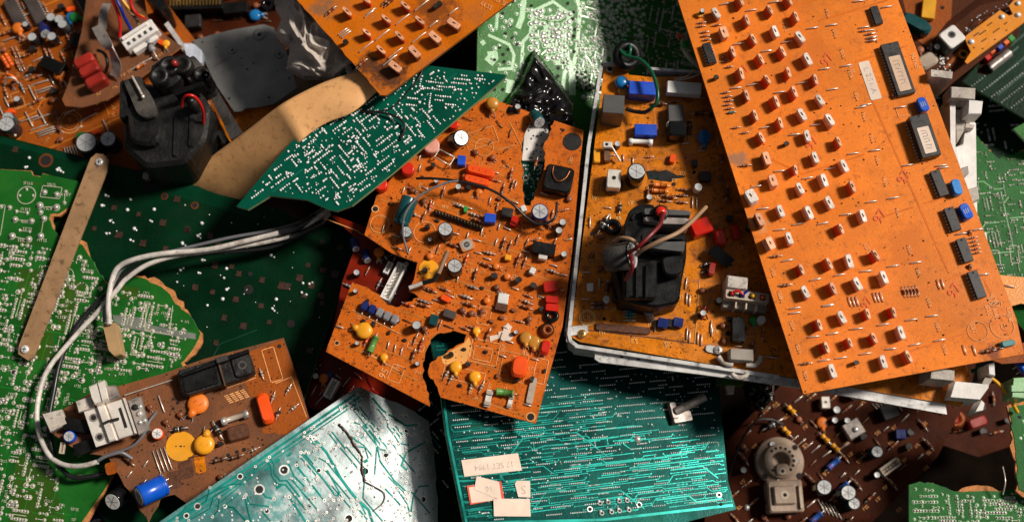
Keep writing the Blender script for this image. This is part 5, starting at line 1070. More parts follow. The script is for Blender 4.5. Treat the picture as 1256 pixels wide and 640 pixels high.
scatter(X0, [(80, 590), (130, 570), (190, 600), (190, 640), (80, 640)], 12, ['res_dirty', 'trans', 'ec_s', 'jump_d', 'disc_br'], 40, 8); X0.finish()
FHg = Frame(345, 560, -3, 0, 0); Hg = Board('circuit_board', FHg, [(300, 540), (340, 528), (386, 516), (400, 530), (330, 590)], 'narrow green board edge between the brown power board and the silver teal board', top='green_pale', core='core_green'); Hg.solder(None, 20, 40, ['one', 'pair'], 2.5, 2); Hg.finish()

# ================================================================== red board scrap below centre
FR2 = Frame(405, 478, -38, 0, 0); R2 = Board('circuit_board', FR2, [(365, 470), (395, 425), (520, 490), (500, 520), (440, 480), (410, 505), (380, 500)], 'dark red board scrap with a small white connector above the silver teal board', top='red_pcb', core='core_orange')
put('con_sm', R2, 407, 477, 62, 8, s=1.25); puts(R2, 'disc_so', [(397, 464)], hv=4, s=1.4); puts(R2, 'jump', [(385, 478, 60), (392, 490, 50), (425, 468, 50), (417, 488, 40)]); puts(R2, 'ec_s', [(388, 462)], hv=6); puts(R2, 'bx_navy', [(404, 460)], s=.6)
scatter(R2, [(380, 450), (440, 460), (430, 480), (385, 490)], 10, ['res_red', 'jump_s', 'diode_black', 'res_s'], 50, 7); R2.finish()
cable('loose_wire', [(448, 460, -10), (452, 470, -6), (459, 479, -8), (463, 482, -14)], 1.4, 'wire_red', 'short red wire curling below the centre board')

# ================================================================== X silver teal board
FX = Frame(400, 560, 14, -.275, -.05)
outX = [(186, 646), (300, 568), (437, 475), (442, 474), (452, 479), (500, 500), (526, 516), (530, 540), (534, 570), (539, 660), (540, 760), (186, 760)]
X = Board('circuit_board', FX, outX, 'silvery board with teal tracks and a red brown crack, reflecting light, bottom centre left', top='tin_plane', core='core_teal', t=5, edges=(4, 5, 6, 7, 8), amp=1)
k1 = (200, 460, 3.489)
e0, e1 = FX.l(190, 648), FX.l(440, 478); d_ = (e1-e0).normalized(); nn_ = Vector((d_.y, -d_.x))
for off, w in ((2.2, 3.2), (7.5, 2.6), (11.5, 1.6)): X.mb.strip([e0+nn_*off, e1+nn_*off-d_*4], w, .3, 'turq')
rt = [([(60,610),(100,560),(190,510),(290,465),(345,465),(385,430),(395,390)],1.7),([(110,620),(200,570),(215,520),(290,478)],1.6),([(240,520),(235,575),(212,605)],1.8),([(265,560),(300,565),(360,628)],2.6),([(355,510),(370,550),(460,562)],1.8),([(410,485),(440,520),(475,528)],2.2),
      ([(455,350),(475,380),(475,420),(500,450),(530,450),(590,525)],2.0),([(445,365),(462,395),(465,430),(490,465),(525,468),(615,580)],1.8),([(570,385),(690,535)],2.2),([(590,330),(690,450),(735,510),(760,515)],2.2),([(535,370),(560,430),(610,480)],1.8),([(645,270),(700,330),(760,440),(820,520),(880,575),(900,640)],3),([(660,350),(700,370),(740,420),(800,490),(845,545),(870,600)],1.6),
      ([(760,210),(800,260),(860,300),(880,360)],1.5),([(830,140),(860,180),(900,210),(930,240)],1.4),([(810,200),(860,215),(900,260),(915,300),(905,430)],1.5),([(890,90),(940,150),(1040,215),(1095,210)],2.2),([(915,300),(930,370),(990,450),(1050,505)],1.8),([(980,240),(1010,290),(1060,300)],1.6),([(1130,280),(1040,330),(1020,385),(1050,410)],2.2),([(1145,470),(1095,475),(1070,520),(1060,590)],1.6),
      ([(350,520),(365,590),(380,640)],2.2),([(60,625),(90,590),(150,560),(185,535),(200,480)],1.8),([(945,480),(985,520),(1020,560)],1.8),([(1005,490),(1045,550),(1060,610)],1.6),([(630,260),(640,290),(660,300)],2),([(540,520),(620,640)],2.4),([(700,400),(760,510)],1.6),([(800,130),(880,230)],1.3),([(960,430),(1040,510)],1.2)]
for pts, w in rt:
    P = [FX.l(*c) for c in cr(*k1, pts)]; X.mb.strip(P, w, .32+R.uniform(0, .12), 'turq'); X.mb.strip(P, w*.45, .55+R.uniform(0, .05), 'teal_trace')
    for e in (P[0], P[-1]): X.mb.disc(e.x, e.y, w*.95, .62, 'tin', 9); X.mb.disc(e.x, e.y, w*.4, .72, 'hole', 6)
for x, y in ((540, 338), (495, 475), (490, 365), (445, 400), (870, 365)):
    q = FX.l(200+x/3.489, 460+y/3.489); X.mb.rbox(q.x, q.y, 7, 3.6, .05, .36, 'turq', 1.4, FX.a(350, 560, 30), .05)
for x, y, r in cr(*k1, [(518,405,4.6),(666,407,2.2),(953,342,2.6),(412,488,4.6),(330,432,2.6),(444,580,2.4),(1113,530,3),(795,612,4.2),(865,410,4),(1040,238,2),(820,145,1.6),(148,560,3),(100,600,2.4)]):
    X.hole(x, y, r, 'tin')
X.traces([(430, 485), (500, 505), (490, 560), (420, 560), (400, 530)], -52, 70, 4, 1.3, 'turq', 1.2, lens=(3, 9), zb=.9)
X.traces([(210, 640), (300, 590), (400, 540), (530, 560), (530, 640)], -50, 160, 6, 1.3, 'turq', 1.4, lens=(3, 10), zb=.9, across=.1)
for i in range(330):
    x, y = R.uniform(370, 535), R.uniform(480, 640); p = FX.l(x, y)
    if inside(p, X.poly) and edged(p, X.poly) > 7:
        X.mb.disc(p.x, p.y, R.uniform(.9, 1.9), 1.3, 'tin', 8); X.mb.disc(p.x, p.y, R.uniform(.5, .8), 1.45, 'hole', 6)
for i in range(60):
    x, y = R.uniform(230, 370), R.uniform(550, 640); p = FX.l(x, y)
    if inside(p, X.poly) and edged(p, X.poly) > 12: X.sol.dome(p.x, p.y, R.uniform(1, 1.6), 1.2, 'solder', 6, .4)
X.crumbs(160)
X.finish()
mb = MB(); P = spline([(*FX.l(*c), 2.2) for c in cr(*k1, [(752,208),(790,250),(815,290),(850,350),(852,400),(862,455)])], 6)
P = [p+Vector((R.uniform(-.6, .6), R.uniform(-.6, .6), 0)) for p in P]; mb.tube(P, [1.1+R.uniform(-.4, .4) for _ in P], 'flux', 6)
P = spline([(*FX.l(*c), 1.9) for c in cr(*k1, [(862,455),(900,475),(945,505),(940,545),(900,580)])], 6); mb.tube(P, .6, 'flux', 5); mb.build('bodge_wire', X.root)

# ================================================================== W big teal board bottom centre
FW = Frame(700, 540, 18, -.21, -.10)
outW = [(524, 396), (541, 487), (546, 530), (568, 640), (575, 700), (640, 740), (760, 660), (903, 624), (893, 590), (881, 465), (870, 400), (690, 366)]
Wb = Board('circuit_board', FW, outW, 'large teal board with fine horizontal tracks and four paper stickers, bottom centre', top='teal_deep', core='core_teal', t=5)
Wb.mb.strip([FW.l(544.5, 490), FW.l(549.5, 530), FW.l(572, 640)], 2.6, .34, 'turq'); Wb.mb.strip([FW.l(575, 641), FW.l(740, 637), FW.l(899, 619)], 3, .34, 'turq')
w1 = (500, 400, 2.665)
for pts, w in (([(165, 490), (330, 478)], 2), ([(165, 505), (310, 500), (300, 490)], 1.4), ([(175, 572), (205, 574)], 1.6), ([(180, 600), (280, 598)], 1.4), ([(185, 622), (278, 618)], 1.6), ([(300, 480), (315, 505), (400, 505)], 1.8), ([(150, 370), (350, 345), (480, 350)], 1.5), ([(140, 330), (150, 345), (320, 330)], 1.3), ([(400, 405), (450, 390), (520, 385), (690, 360)], 1.6)):
    Wb.mb.strip([FW.l(*c) for c in cr(*w1, pts)], w, .36+R.uniform(0, .1), 'turq')
ang = 5
regW = [(545, 470), (880, 440), (898, 615), (740, 632), (575, 635)]
# rows of IC joints
rows = 0
for yy in range(436, 640, 9):
    x = 540+R.uniform(0, 20)
    while x < 895:
        n = R.choice((7, 8, 8, 10, 14)); gapx = 2.55
        if R.random() < .18: x += n*gapx; continue
        for kx in range(n):
            px, py = x+kx*gapx, yy-(x+kx*gapx-640)*.085+R.uniform(-.15, .15); p = FW.l(px, py)
            if inside(p, Wb.poly) and edged(p, Wb.poly) > 10 and not (563 < px < 652 and 552 < py < 636) and not (735 < px < 775 and py > 606): Wb.sol.dome(p.x, p.y, 1.0, .9, 'solder', 6, .3); Wb.free(p, .8)
        x += n*gapx+R.choice((5, 9, 16, 28))
regT = [(530, 400), (580, 400), (580, 470), (650, 500), (700, 470), (780, 520), (885, 545), (898, 615), (740, 632), (575, 635), (545, 500)]
Wb.traces(regT, ang, 2200, 2.4, .8, 'teal_trace', .9, 'teal_trace', lens=(5, 26), across=.04, hole=False, diag=.8)
Wb.traces(regT, ang, 260, 8.1, 1.6, 'turq', 0, lens=(2, 9), across=.03, zb=.62, diag=.6)
Wb.solder([(545, 450), (880, 440), (898, 615), (575, 635)], ang, 700, ['one', 'sip', 'one'], .9, .9)
for x, y in ((723.5, 624), (784, 618.5), (882, 606.5)): Wb.hole(x, y, 2.4, 'tin')
for x, y in ((865, 530), (884, 618)): Wb.hole(x, y, 2.2, None)
for x, y in cr(700, 460, 3.554, [(128,557),(163,552),(212,547),(246,545),(135,600),(178,595),(212,590),(254,586)]): q = FW.l(x, y); Wb.mb.disc(q.x, q.y, 3.6, .9, 'teal_deep', 10); Wb.mb.ring(q.x, q.y, 1.6, 2.8, 1.1, 'tin_dark', 12); Wb.sol.dome(q.x-1.5, q.y+2, 2, 1.6, 'solder', 7, 1); Wb.mb.disc(q.x, q.y, 1.5, 1.2, 'hole', 8)
q = FW.l(782, 538); Wb.sol.dome(q.x, q.y, 4.5, 2.5, 'solder_w', 9, .3)
# stickers
s1 = (560, 540, 6.4)
def sticker(pts, z, m='label_w', th=.35, nm='paper_sticker', lab=None):
    mb = MB(); mb.prism([tuple(FW.l(*p)) for p in cr(*s1, pts)], z, z+th, m); return mb
mb = sticker([(35, 155), (480, 100), (512, 235), (60, 285)], 1.3); q = FW.l(603.5, 571); a_ = FW.a(603, 571, 6); text_mb(mb, '17 SET 1994', (q.x+2, q.y), 9.5, a_+math.pi, 1.75, 'ink_gray', scale_x=.95); o = mb.build('paper_sticker', Wb.root); o['label'] = 'long date stamped sticker'
mb = sticker([(78, 355), (140, 350), (370, 458), (368, 465), (285, 470), (105, 505)], 1.2, 'label_edge'); b2 = sticker([(93, 368), (150, 362), (300, 430), (290, 470), (115, 492)], 1.56); mb.add(b2.v, b2.f, 'label_w'); b3 = sticker([(330, 322), (346, 318), (372, 458), (350, 462)], 1.5, 'label_edge'); mb.add(b3.v, b3.f, 'label_edge')
o = mb.build('paper_sticker', Wb.root); o['label'] = 'sticker with red border'
mb = sticker([(155, 280), (330, 325), (350, 462), (290, 450), (135, 385)], 2.0); q = FW.l(599.5, 600); text_mb(mb, '91', (q.x, q.y), 9, FW.a(600, 600, 10), 2.45, 'ink_gray'); o = mb.build('paper_sticker', Wb.root)
mb = sticker([(455, 340), (470, 315), (575, 318), (578, 448), (482, 443)], 1.3); q = FW.l(641.5, 600); text_mb(mb, 'S', (q.x, q.y), 14, FW.a(600, 600, 0)+math.pi, 1.75, 'ink_gray'); mb.build('paper_sticker', Wb.root)
mb = sticker([(285, 458), (572, 460), (578, 598), (290, 596)], 2.6); mb.build('paper_sticker', Wb.root)
# metal jack
jk = MB(); jk.rbox(0, -6, 26, 13, .2, 9, 'alu_dull', 2, 0, 1); jk.rbox(-9, 4, 8, 22, .2, 10, 'alu_dull', 2, 0, 1); jk.tube([(-8, 2, 8), (32, 12, 20)], 5.5, 'alu_dull', 12); proto('jack', [('metal_jack', jk, [])]); put('jack', Wb, 836, 505, 10, 10)
Wb.finish()
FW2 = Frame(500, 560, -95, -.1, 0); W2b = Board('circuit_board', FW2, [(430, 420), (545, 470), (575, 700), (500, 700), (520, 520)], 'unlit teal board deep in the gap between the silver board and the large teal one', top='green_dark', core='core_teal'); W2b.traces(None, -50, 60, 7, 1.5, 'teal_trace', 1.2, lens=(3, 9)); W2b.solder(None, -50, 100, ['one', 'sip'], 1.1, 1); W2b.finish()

# ================================================================== R chassis with amber board
FR = Frame(820, 290, 62, 0, 0)
outR = [(741, 84), (764, 80), (772, 92), (800, 95), (874, 92), (1130, 108), (1190, 470), (1180, 498), (712, 419), (700, 412)]
Rb = Board('circuit_board', FR, outR, 'amber board in a metal chassis with black transformer and blue boxes, right of centre', cat='chassis board', top='orange_amber', core='core', t=4)
rt_ = Rb.root
# metal frame: side rails around the board (profile swept along the outline)
def rail(pts, w, z0, z1, m, name, hv=0):
    mb = MB(); P = [FR.l(x, y, hv) for x, y in pts]; n = len(P); 
    for i in range(n-1):
        a, b = P[i], P[i+1]; d = (b-a).normalized(); mb.rbox((a.x+b.x)/2, (a.y+b.y)/2, (b-a).length+w*.6, w, z0+i*.02, z1+i*.03, m, w*.3, math.atan2(d.y, d.x), .5)
    return mb.build(name, rt_)
rail([(738, 79), (722, 180), (698, 410), (700, 418), (708, 424)], 4.2, -34, 5, 'steel_lt', 'frame_rail', 5); rail([(733, 95), (694, 405)], 3, -34, -6, 'alu_dull', 'frame_rail', -4)
rail([(738, 79), (765, 77)], 4, -34, 5, 'steel_lt', 'frame_rail', 5); rail([(796, 84), (880, 90)], 3.6, -34, 5, 'steel_lt', 'frame_rail', 5)
rail([(706, 424), (955, 462)], 4.2, -34, 5, 'steel_lt', 'frame_rail', 5)
mb = MB(); P = [FR.l(*p, -2) for p in ((729, 428), (960, 462), (1160, 494), (1162, 508), (985, 476), (950, 471), (860, 459), (735, 444), (729, 440))]; mb.prism([tuple(v) for v in P], -6, -2, 'steel_lt', None, .8)
for x, y in cr(690, 340, 4, [(290, 387), (373, 398), (543, 417), (612, 427)]): q = FR.l(x, y, -2); mb.disc(q.x, q.y, 2.2, -1.7, 'hole', 12)
mb.build('flange', rt_)
r1, r2, r3, r4, r5, r6 = (690, 160, 3.2), (720, 60, 5.331), (720, 170, 5.331), (730, 240, 4.267), (840, 250, 3.2), (690, 340, 4)
Rb.hole(748, 85, 3.4, 'tin'); put('bx_relay', Rb, 753, 126, -4, 46, s=.9); put('disc_blue', Rb, 762, 102, 90, 6, s=1.0); put('disc_t', Rb, 765, 112, 60, 3); put('bx_bl1', Rb, 788, 108, -3, 20); put('bx_cer', Rb, 839, 109, -4, 13, h=4); put('bx_bl2', Rb, 792, 159, -2, 12)
fz = MB(); fz.lathe([(.1, -15), (3.6, -15), (3.6, -10), (3, -9.6), (3, 9.6), (3.6, 10), (3.6, 15), (.1, 15)], 'can_white', 0, 0, 5, 12, True, AX)
for sg in (-1, 1): fz.rbox(sg*12, 0, 5, 9, .2, 5, 'tin', 1); 
proto('fuse_w', [('fuse', fz, [])]); put('fuse_w', Rb, 786, 173, -3, 8)
mb = MB(); 
p_box('blkgloss', 22, 20, 24, 'black_gloss', 3, 2, 'trimmer_block'); put('blkgloss', Rb, 830, 160, 0, 16); p_box('blkg2', 20, 26, 14, 'gray_relay', 2, 1.5, 'transistor_block'); put('blkg2', Rb, 829, 140, 0, 14); put('clip', Rb, 827, 150, 90, 22, s=.7, h=10)
put('disc_bl2', Rb, 862, 165, 10, 10, s=1.35, tilt=(30, 20, 0), h=3); put('bx_reds', Rb, 825, 194, 80, 7, s=.95); put('ec_xl', Rb, 781, 209, 0, 36, s=.85)
for x, y, r in cr(*r2, [(667,487,3),(663,530,3)])+cr(*r3, [(425,283,1.7),(567,299,2.4),(700,220,2),(36,620,2.6)])+cr(*r6, [(204,204,2.2),(818,207,3.4),(812,275,3)]): Rb.hole(x, y, r)
tq = MB(); tq.lathe([(13, .2), (13, 5), (12, 6), (.1, 6)], 'flux', 0, 0, 0, 20); tq.rbox(0, 2, 17, 24, 6, 20, 'alu', 2, 0, 1); tq.disc(0, 3, 2.6, 20.3, 'hole', 12); proto('can_tr', [('power_transistor', tq, [])]); put('can_tr', Rb, 753, 221, -4, 20)
ls = MB(); ls.rbox(0, 0, 12, 8, 10, 16, 'alu', 1.5, 0, 1); ls.disc(-1, 0, 2, 16.3, 'hole', 10); ls.tube([(4, 0, 14), (16, -18, 6)], 1.5, 'lead', 7); ls.rbox(0, -10, 8, 18, .2, 9, 'lead_dark', 1); proto('lug', [('terminal', ls, [])]); put('lug', Rb, 745, 178, 0, 14, label='metal terminal with slanting lead'); put('ec_s', Rb, 757, 178, 0, 8)
p_box('yelbar', 8, 17, 6, 'yellow_disc', 2, 1, 'film_capacitor'); put('yelbar', Rb, 732, 192, 0, 4)
Rb.mb.prism([tuple(v) for v in jag([FR.l(*c) for c in cr(*r3, [(385,215),(440,208),(475,215),(515,205),(540,215),(590,240),(658,246),(590,262),(545,285),(480,278),(400,268)])], 'all', .7, 4)], .1, .45, 'hole')
for x, y in cr(*r3, [(420, 245), (460, 260)]): q = FR.l(x, y); Rb.mb.disc(q.x, q.y, 1.8, .7, 'teal_deep', 8)
puts(Rb, 'res_or', cr(*r3, [(480, 303), (470, 340)]), -5, 5, s=.85); put('res_b', Rb, 821, 241, -12, 4, s=1.2); puts(Rb, 'res', cr(*r3, [(630,332),(620,370),(620,415),(510,405)]), -6, 3); puts(Rb, 'jump', cr(*r3, [(690,415),(718,415),(150,525),(20,545)]), 88, 2); put('ec_white', Rb, 856, 230, 0, 12); put('bx_blk', Rb, 865, 216, 0, 8); put('ec_s', Rb, 796, 243, 0, 8)
puts(Rb, 'res_b', cr(*r3, [(400, 350)]), 90, 5); put('diode_black', Rb, 760.5, 255, 85, 4); put('diode_black', Rb, 740, 275, 60, 6, s=1.8); put('ring_s', Rb, 752, 277, 0, 8, s=1.2)
put('bx_R1', Rb, 860, 278, 20, 14); put('bx_R2', Rb, 884, 291, 10, 12, label='glossy deep red capacitor, upright'); put('bx_R2', Rb, 903, 283, 10, 12, s=.8); p_box('tiltblk', 30, 14, 8, 'black_gloss', 1, .6, 'power_transistor'); put('tiltblk', Rb, 885, 313, -38, 10, tilt=(25, 5, 0), h=8, label='black package leaning over')
puts(Rb, 'diode_black', cr(*r5, [(85, 235), (90, 260)]), 20, 5); put('bx_dred', Rb, 873, 330, 80, 8, s=.6)
for y in (150, 165, 178, 192): put('res_t', Rb, 690+330/4, 340+y/4, 2, 4, s=1.0)
puts(Rb, 'jump', cr(*r6, [(330, 210), (300, 240)]), 0); put('ec_grey', Rb, 799, 388, 0, 14, tilt=(-20, -15, 0), s=.9); put('bx_navy', Rb, 813, 396, -10, 8, s=.9); put('bx_navy', Rb, 832, 395, -10, 8, s=.85); put('bx_blk', Rb, 823, 395, 80, 10, s=.7)
for x, y in cr(*r6, [(612,275),(625,290),(665,295),(683,305),(220,40),(180,30),(610,100),(625,110),(730,240),(735,260),(455,235)]): put('jump', Rb, x, y, 87, 3)
for x in (676, 700): 
    for y in (50, 155, 200): pass
cable_on(Rb, 'wire', [(858, 375, 2), (862, 381, 8), (866, 376, 8), (868, 383, 2)], 1, 'wire_dkred'); cable_on(Rb, 'wire', [(855, 386, 2), (860, 392, 8), (865, 386, 8), (868, 391, 2)], 1, 'wire_dkred')
put('bx_whs', Rb, 724, 352, 0, 6, s=1.1); put('ec_white', Rb, 744, 366, 0, 12, s=.8); puts(Rb, 'res_dirty', [(735, 372, 0), (735, 377, 0), (745, 352, 80)]); p_box('smear', 66, 9, 3, 'flux', 3, 1, 'glue_bead'); put('smear', Rb, 764, 403, -5, 2)
Rb.silk_circle(720.5, 390, 10, 'silk_am', 1.2); Rb.silk_circle(720.5, 390, 7.8, 'silk_am', .7); q = FR.l(720.5, 390); text_mb(Rb.mb, 'UL', (q.x, q.y), 9, 0, .8, 'silk_am')
Rb.silk_line([(716, 404), (800, 414), (852, 421)], 1, 'flux'); Rb.silk_line([(852, 421), (858, 345)], .8, 'silk_am')
for x, y in ((775, 421), (815, 425)): Rb.scribble(x, y, 2, 5, 0, 'silk_am')
scatter(Rb, [(735, 250), (760, 260), (745, 370), (712, 370)], 14, ['jump_s', 'disc_br', 'res_dirty', 'jump_s'], 0, 9); scatter(Rb, [(840, 340), (895, 380), (950, 440), (855, 420)], 16, ['res', 'jump_s', 'disc_br', 'ec_s', 'res_dirty', 'jump'], 85, 9); scatter(Rb, [(800, 110), (870, 120), (900, 250), (840, 200)], 20, ['res', 'jump_s', 'trans', 'disc_br', 'res_dirty'], 0, 10); scatter(Rb, [(860, 190), (890, 180), (930, 300), (900, 320)], 12, ['res_s', 'trans', 'ec_s', 'disc_br'], 0, 10)
scatter(Rb, [(745, 190), (800, 185), (820, 200), (770, 200)], 4, ['jump_s', 'res_s'], 0, 7)
Rb.crumbs(900, [(705, 100), (960, 100), (990, 460), (705, 420)])
for i in range(40): Rb.scribble(R.uniform(720, 880), R.uniform(180, 415), 3, 3.2, 0, 'silk_am')
Rb.traces([(705, 100), (900, 100), (950, 450), (705, 420)], 3, 130, 7, 3, 'trace_or', 0, zb=.22)
Rb.mb.disc(*FR.l(760, 300), 16, .3, 'amber', 18)
scw = MB(); screw(scw, 0, 0, 1.5, 5.5, 'gold'); scw.rbox(-6, 4, 26, 11, .2, 2, 'steel_lt', 3, .2, .4); scw.rbox(-16, -3, 6, 18, .3, 2.4, 'steel_lt', 2, .1, .4); proto('scr', [('screw_bracket', scw, [])]); put('scr', Rb, 714, 409, -5, 4)
scw = MB(); screw(scw, 0, 0, 2, 5.5, 'tin'); scw.rbox(-5, 1, 20, 9, .2, 2, 'steel_lt', 4, -.2, .4); proto('scr2', [('screw_bracket', scw, [])]); put('scr2', Rb, 881, 429, 0, 4)
# white latch lever
mb = MB(); P = [(*FR.l(x, y, 7), 7) for x, y in ((881, 437), (886, 444), (893, 447), (899, 447))]; mb.tube(P, 3.2, 'white_dirty', 8); q = FR.l(907, 455, 5); 
mb.tube([(q.x+9*math.cos(t), q.y-1+6.5*math.sin(t), 5) for t in [math.pi+.25+k*(math.pi-.5)/8 for k in range(9)]], 3, 'white_dirty', 8); P = [(*FR.l(x, y, 7), 7) for x, y in ((915, 447), (926, 448), (932, 442), (933, 437))]; mb.tube(P, 3.2, 'white_dirty', 8)
mb.build('latch', rt_); lt = MB(); lt.rbox(0, 0, 28, 14, 1, 16, 'beige_gray', 1.5, -.06, 2); lt.build('latch_block', rt_, (*FR.l(909, 435, 14), .4))
# connector with coloured wires
cn = MB(); cn.rbox(0, 0, 54, 22, .2, 16, 'beige_gray', 2, 0, 1); cn.rbox(0, 3, 54, 12, 16, 30, 'cream', 2, 0, 1.2); cn.rbox(-14, 17, 26, 16, .2, 34, 'white_dirty', 2, 0, 2)
for i, m in enumerate(('wire_red', 'wire_blue', 'wire_yel', 'wire_or')): cn.rbox(-19+i*12.5, 3, 7, 7, 30, 30.3, 'hole', 1, 0, .1); cn.lathe([(2.8, 0), (2.8, 3), (1.5, 4.6), (.1, 5)], m, -19+i*12.5, 3, 30, 10)
cn.tube([(-19, 4, 33), (-12, 6, 37), (-6, 3, 34)], 1.8, 'wire_red', 7); cn.tube([(-6, 3, 33), (-1, 8, 36)], 1.8, 'wire_blue', 7)
for i in range(3): cn.rbox(-12+i*12.5, -9, 2, 8, 4, 26, 'cream', .8, 0, .4)
proto('bigcon', [('connector', cn, [])]); put('bigcon', Rb, 916, 366, -7, 28, s=.98); put('disc_grn', Rb, 925, 392, 0, 8, s=.8); put('ec_white', Rb, 934, 392, 0, 12); put('res_b', Rb, 916, 405, 80, 6); put('bx_blkL', Rb, 905, 405, 90, 8); put('res_red', Rb, 936, 409, 80, 5)
# big flyback
def PR(x, y, h): q = FR.l(730+x/4.267, 240+y/4.267, h); return (q.x, q.y)
mb = MB()
def blk_(pts, z0, z1, m='black_pl', r=3, ins=1.5, T=None): (T or mb).prism(rnd([PR(x, y, z1) for x, y in pts], r), z0, z1, m, None, ins)
blk_([(120, 190), (240, 150), (480, 200), (478, 330), (455, 440), (440, 560), (310, 585), (130, 545), (95, 400)], .2, 44, r=6, ins=3)
blk_([(150, 150), (180, 72), (240, 38), (310, 44), (335, 130), (300, 250), (150, 250)], 10, 64, r=5, ins=2)
blk_([(240, 200), (480, 205), (478, 240), (240, 245)], 30, 66); blk_([(300, 250), (478, 245), (474, 300), (300, 310)], 20, 56)
blk_([(345, 318), (468, 305), (464, 395), (425, 418), (362, 412)], 40, 64, r=5, ins=2); blk_([(140, 350), (330, 330), (320, 540), (150, 530)], 30, 58, r=4, ins=2)
for x in (165, 215, 265): blk_([(x, 360), (x+12, 360), (x+10, 535), (x-2, 535)], 50, 62, r=1, ins=.8)
blk_([(185, 120), (205, 90), (215, 95), (200, 130)], 60, 67, r=1, ins=.6); blk_([(95, 470), (125, 470), (125, 540), (100, 540)], 4, 26, r=1)
fly = mb.build('transformer', rt_)
mb = MB(); mb.prism(rnd([PR(*p, 78) for p in ((250, 60), (500, 75), (505, 100), (250, 95))], 3), 40, 76, 'gray_relay', None, 2); mb.prism(rnd([PR(*p, 76) for p in ((255, 105), (500, 115), (500, 148), (370, 145), (255, 130))], 3), 40, 74, 'alu_dull', None, 2); mb.prism(rnd([PR(*p, 74) for p in ((290, 210), (480, 215), (470, 285), (290, 265))], 3), 40, 66, 'gray_relay', None, 2); mb.build('ferrite_core', fly)
mb = MB(); c = PR(345, 82, 84); mb.lathe([(9, -20), (9, 0), (8, 1), (6.5, 1.2)], 'black_pl', c[0], c[1], 80, 16); mb.lathe([(6, 0), (6, 4), (4.5, 6), (.1, 6.4)], 'red_cap', c[0], c[1], 80, 14); mb.build('anode_cap', fly)
mb = MB(); a = PR(60, 330, 62); b = PR(190, 312, 74); ax = (Vector((*b, 74))-Vector((*a, 60))).normalized(); rot = ax.to_track_quat('Z', 'Y').to_matrix(); L_ = (Vector((*b, 74))-Vector((*a, 60))).length
mb.lathe([(.1, 0), (14.5, .5), (15.5, 2), (15.5, L_)], 'gray_dusty', a[0], a[1], 60, 22, True, rot); mb.lathe([(15.5, L_-1), (15.6, L_+.6), (11.5, L_+.8), (11, L_-9), (.1, L_-9)], 'black_pl', a[0], a[1], 60, 22, True, rot)
mb.lathe([(14.6, L_+.7), (14.4, L_+1.5), (12, L_+1.6), (11.6, L_+.7)], 'can_top', a[0], a[1], 60, 24, True, rot); mb.build('ferrite_sleeve', fly)
def wf(pts, r, m, name='wire'):
    mb = MB(); mb.tube(spline([(*PR(x, y, h), h) for x, y, h in pts], 8), r, m, 8); mb.build(name, fly)
wf([(355, 90, 86), (340, 150, 100), (280, 215, 108), (215, 275, 104), (165, 300, 82), (150, 310, 76)], 2.4, 'wire_dkred'); wf([(180, 300, 80), (193, 340, 92), (192, 385, 88), (160, 440, 70)], 2.4, 'wire_dkred')
wf([(215, 310, 80), (245, 285, 94), (330, 240, 104), (430, 195, 100), (500, 140, 80), (580, 60, 46)], 2.4, 'wire_tan'); wf([(100, 240, 66), (130, 222, 84), (180, 225, 90), (215, 250, 86), (225, 290, 80)], 2.2, 'wire_tan')
# ferrite ring with green wire at the top of the chassis
p_torus('ferr', 13, 6.5, 'black_pl', 'ferrite_ring'); put('ferr', Rb, 767, 66, 0, 16, h=8, tilt=(20, 15, 0))
cable_on(Rb, 'wire', [(757, 56, 20), (764, 66, 26), (772, 70, 28), (786, 74, 34), (799, 88, 38), (806, 108, 40), (806, 124, 38), (798, 134, 30)], 2.4, 'wire_green', label='green wire looping out of the black ring')
cable_on(Rb, 'wire', [(798, 134, 30), (790, 138, 22), (778, 137, 14), (768, 134, 10)], 2.6, 'wire_black'); cable_on(Rb, 'wire', [(766, 50, 14), (773, 58, 26), (771, 68, 24), (765, 64, 20)], 2.3, 'wire_green')
cable_on(Rb, 'wire', [(845, 40, -10), (838, 52, -4), (842, 66, 2), (853, 78, 4), (866, 88, 2)], 3.6, 'cream'); cable_on(Rb, 'wire', [(833, 50, 4), (832, 42, 4), (838, 46, 6)], 2, 'wire_or')
put('disc_grn', Rb, 840, 57, 30, 6, s=.8, h=6); cable_on(Rb, 'wire', [(826, 100, 4), (845, 96, 10), (862, 90, 12)], 1.2, 'lead'); cable_on(Rb, 'wire', [(828, 97, 4), (842, 94, 12), (852, 86, 8)], 1, 'lead')
# pale plastic side parts of the chassis, right of the keypad board
sp = MB()
def S_(pts, z0, z1, m, ins=1.2):
    q = [FR.l(x, y, z1) for x, y in pts]; sp.prism([tuple(v) for v in q], z0, z1, m, None, ins)
S_([(1141, 85), (1169, 88), (1168, 97), (1141, 94)], -20, 60, 'white_dirty', 1); S_([(1166, 106), (1197, 108), (1196, 122), (1166, 120)], 20, 48, 'white_dirty')
S_([(1165, 118), (1172, 118), (1172, 180), (1190, 260), (1182, 262), (1166, 190)], 0, 34, 'white_pl'); S_([(1171, 134), (1186, 134), (1183, 160), (1174, 176)], -10, 26, 'white_dirty', 2); S_([(1188, 122), (1206, 124), (1204, 140), (1187, 140)], 20, 46, 'white_pl')
S_([(1186, 140), (1197, 150), (1200, 330), (1194, 330), (1182, 250), (1181, 180)], -14, 16, 'white_pl', 2); S_([(1184, 150), (1196, 153), (1194, 158), (1183, 157)], 10, 26, 'white_dirty'); S_([(1172, 180), (1182, 176), (1182, 205), (1178, 212)], -4, 20, 'white_pl', 2)
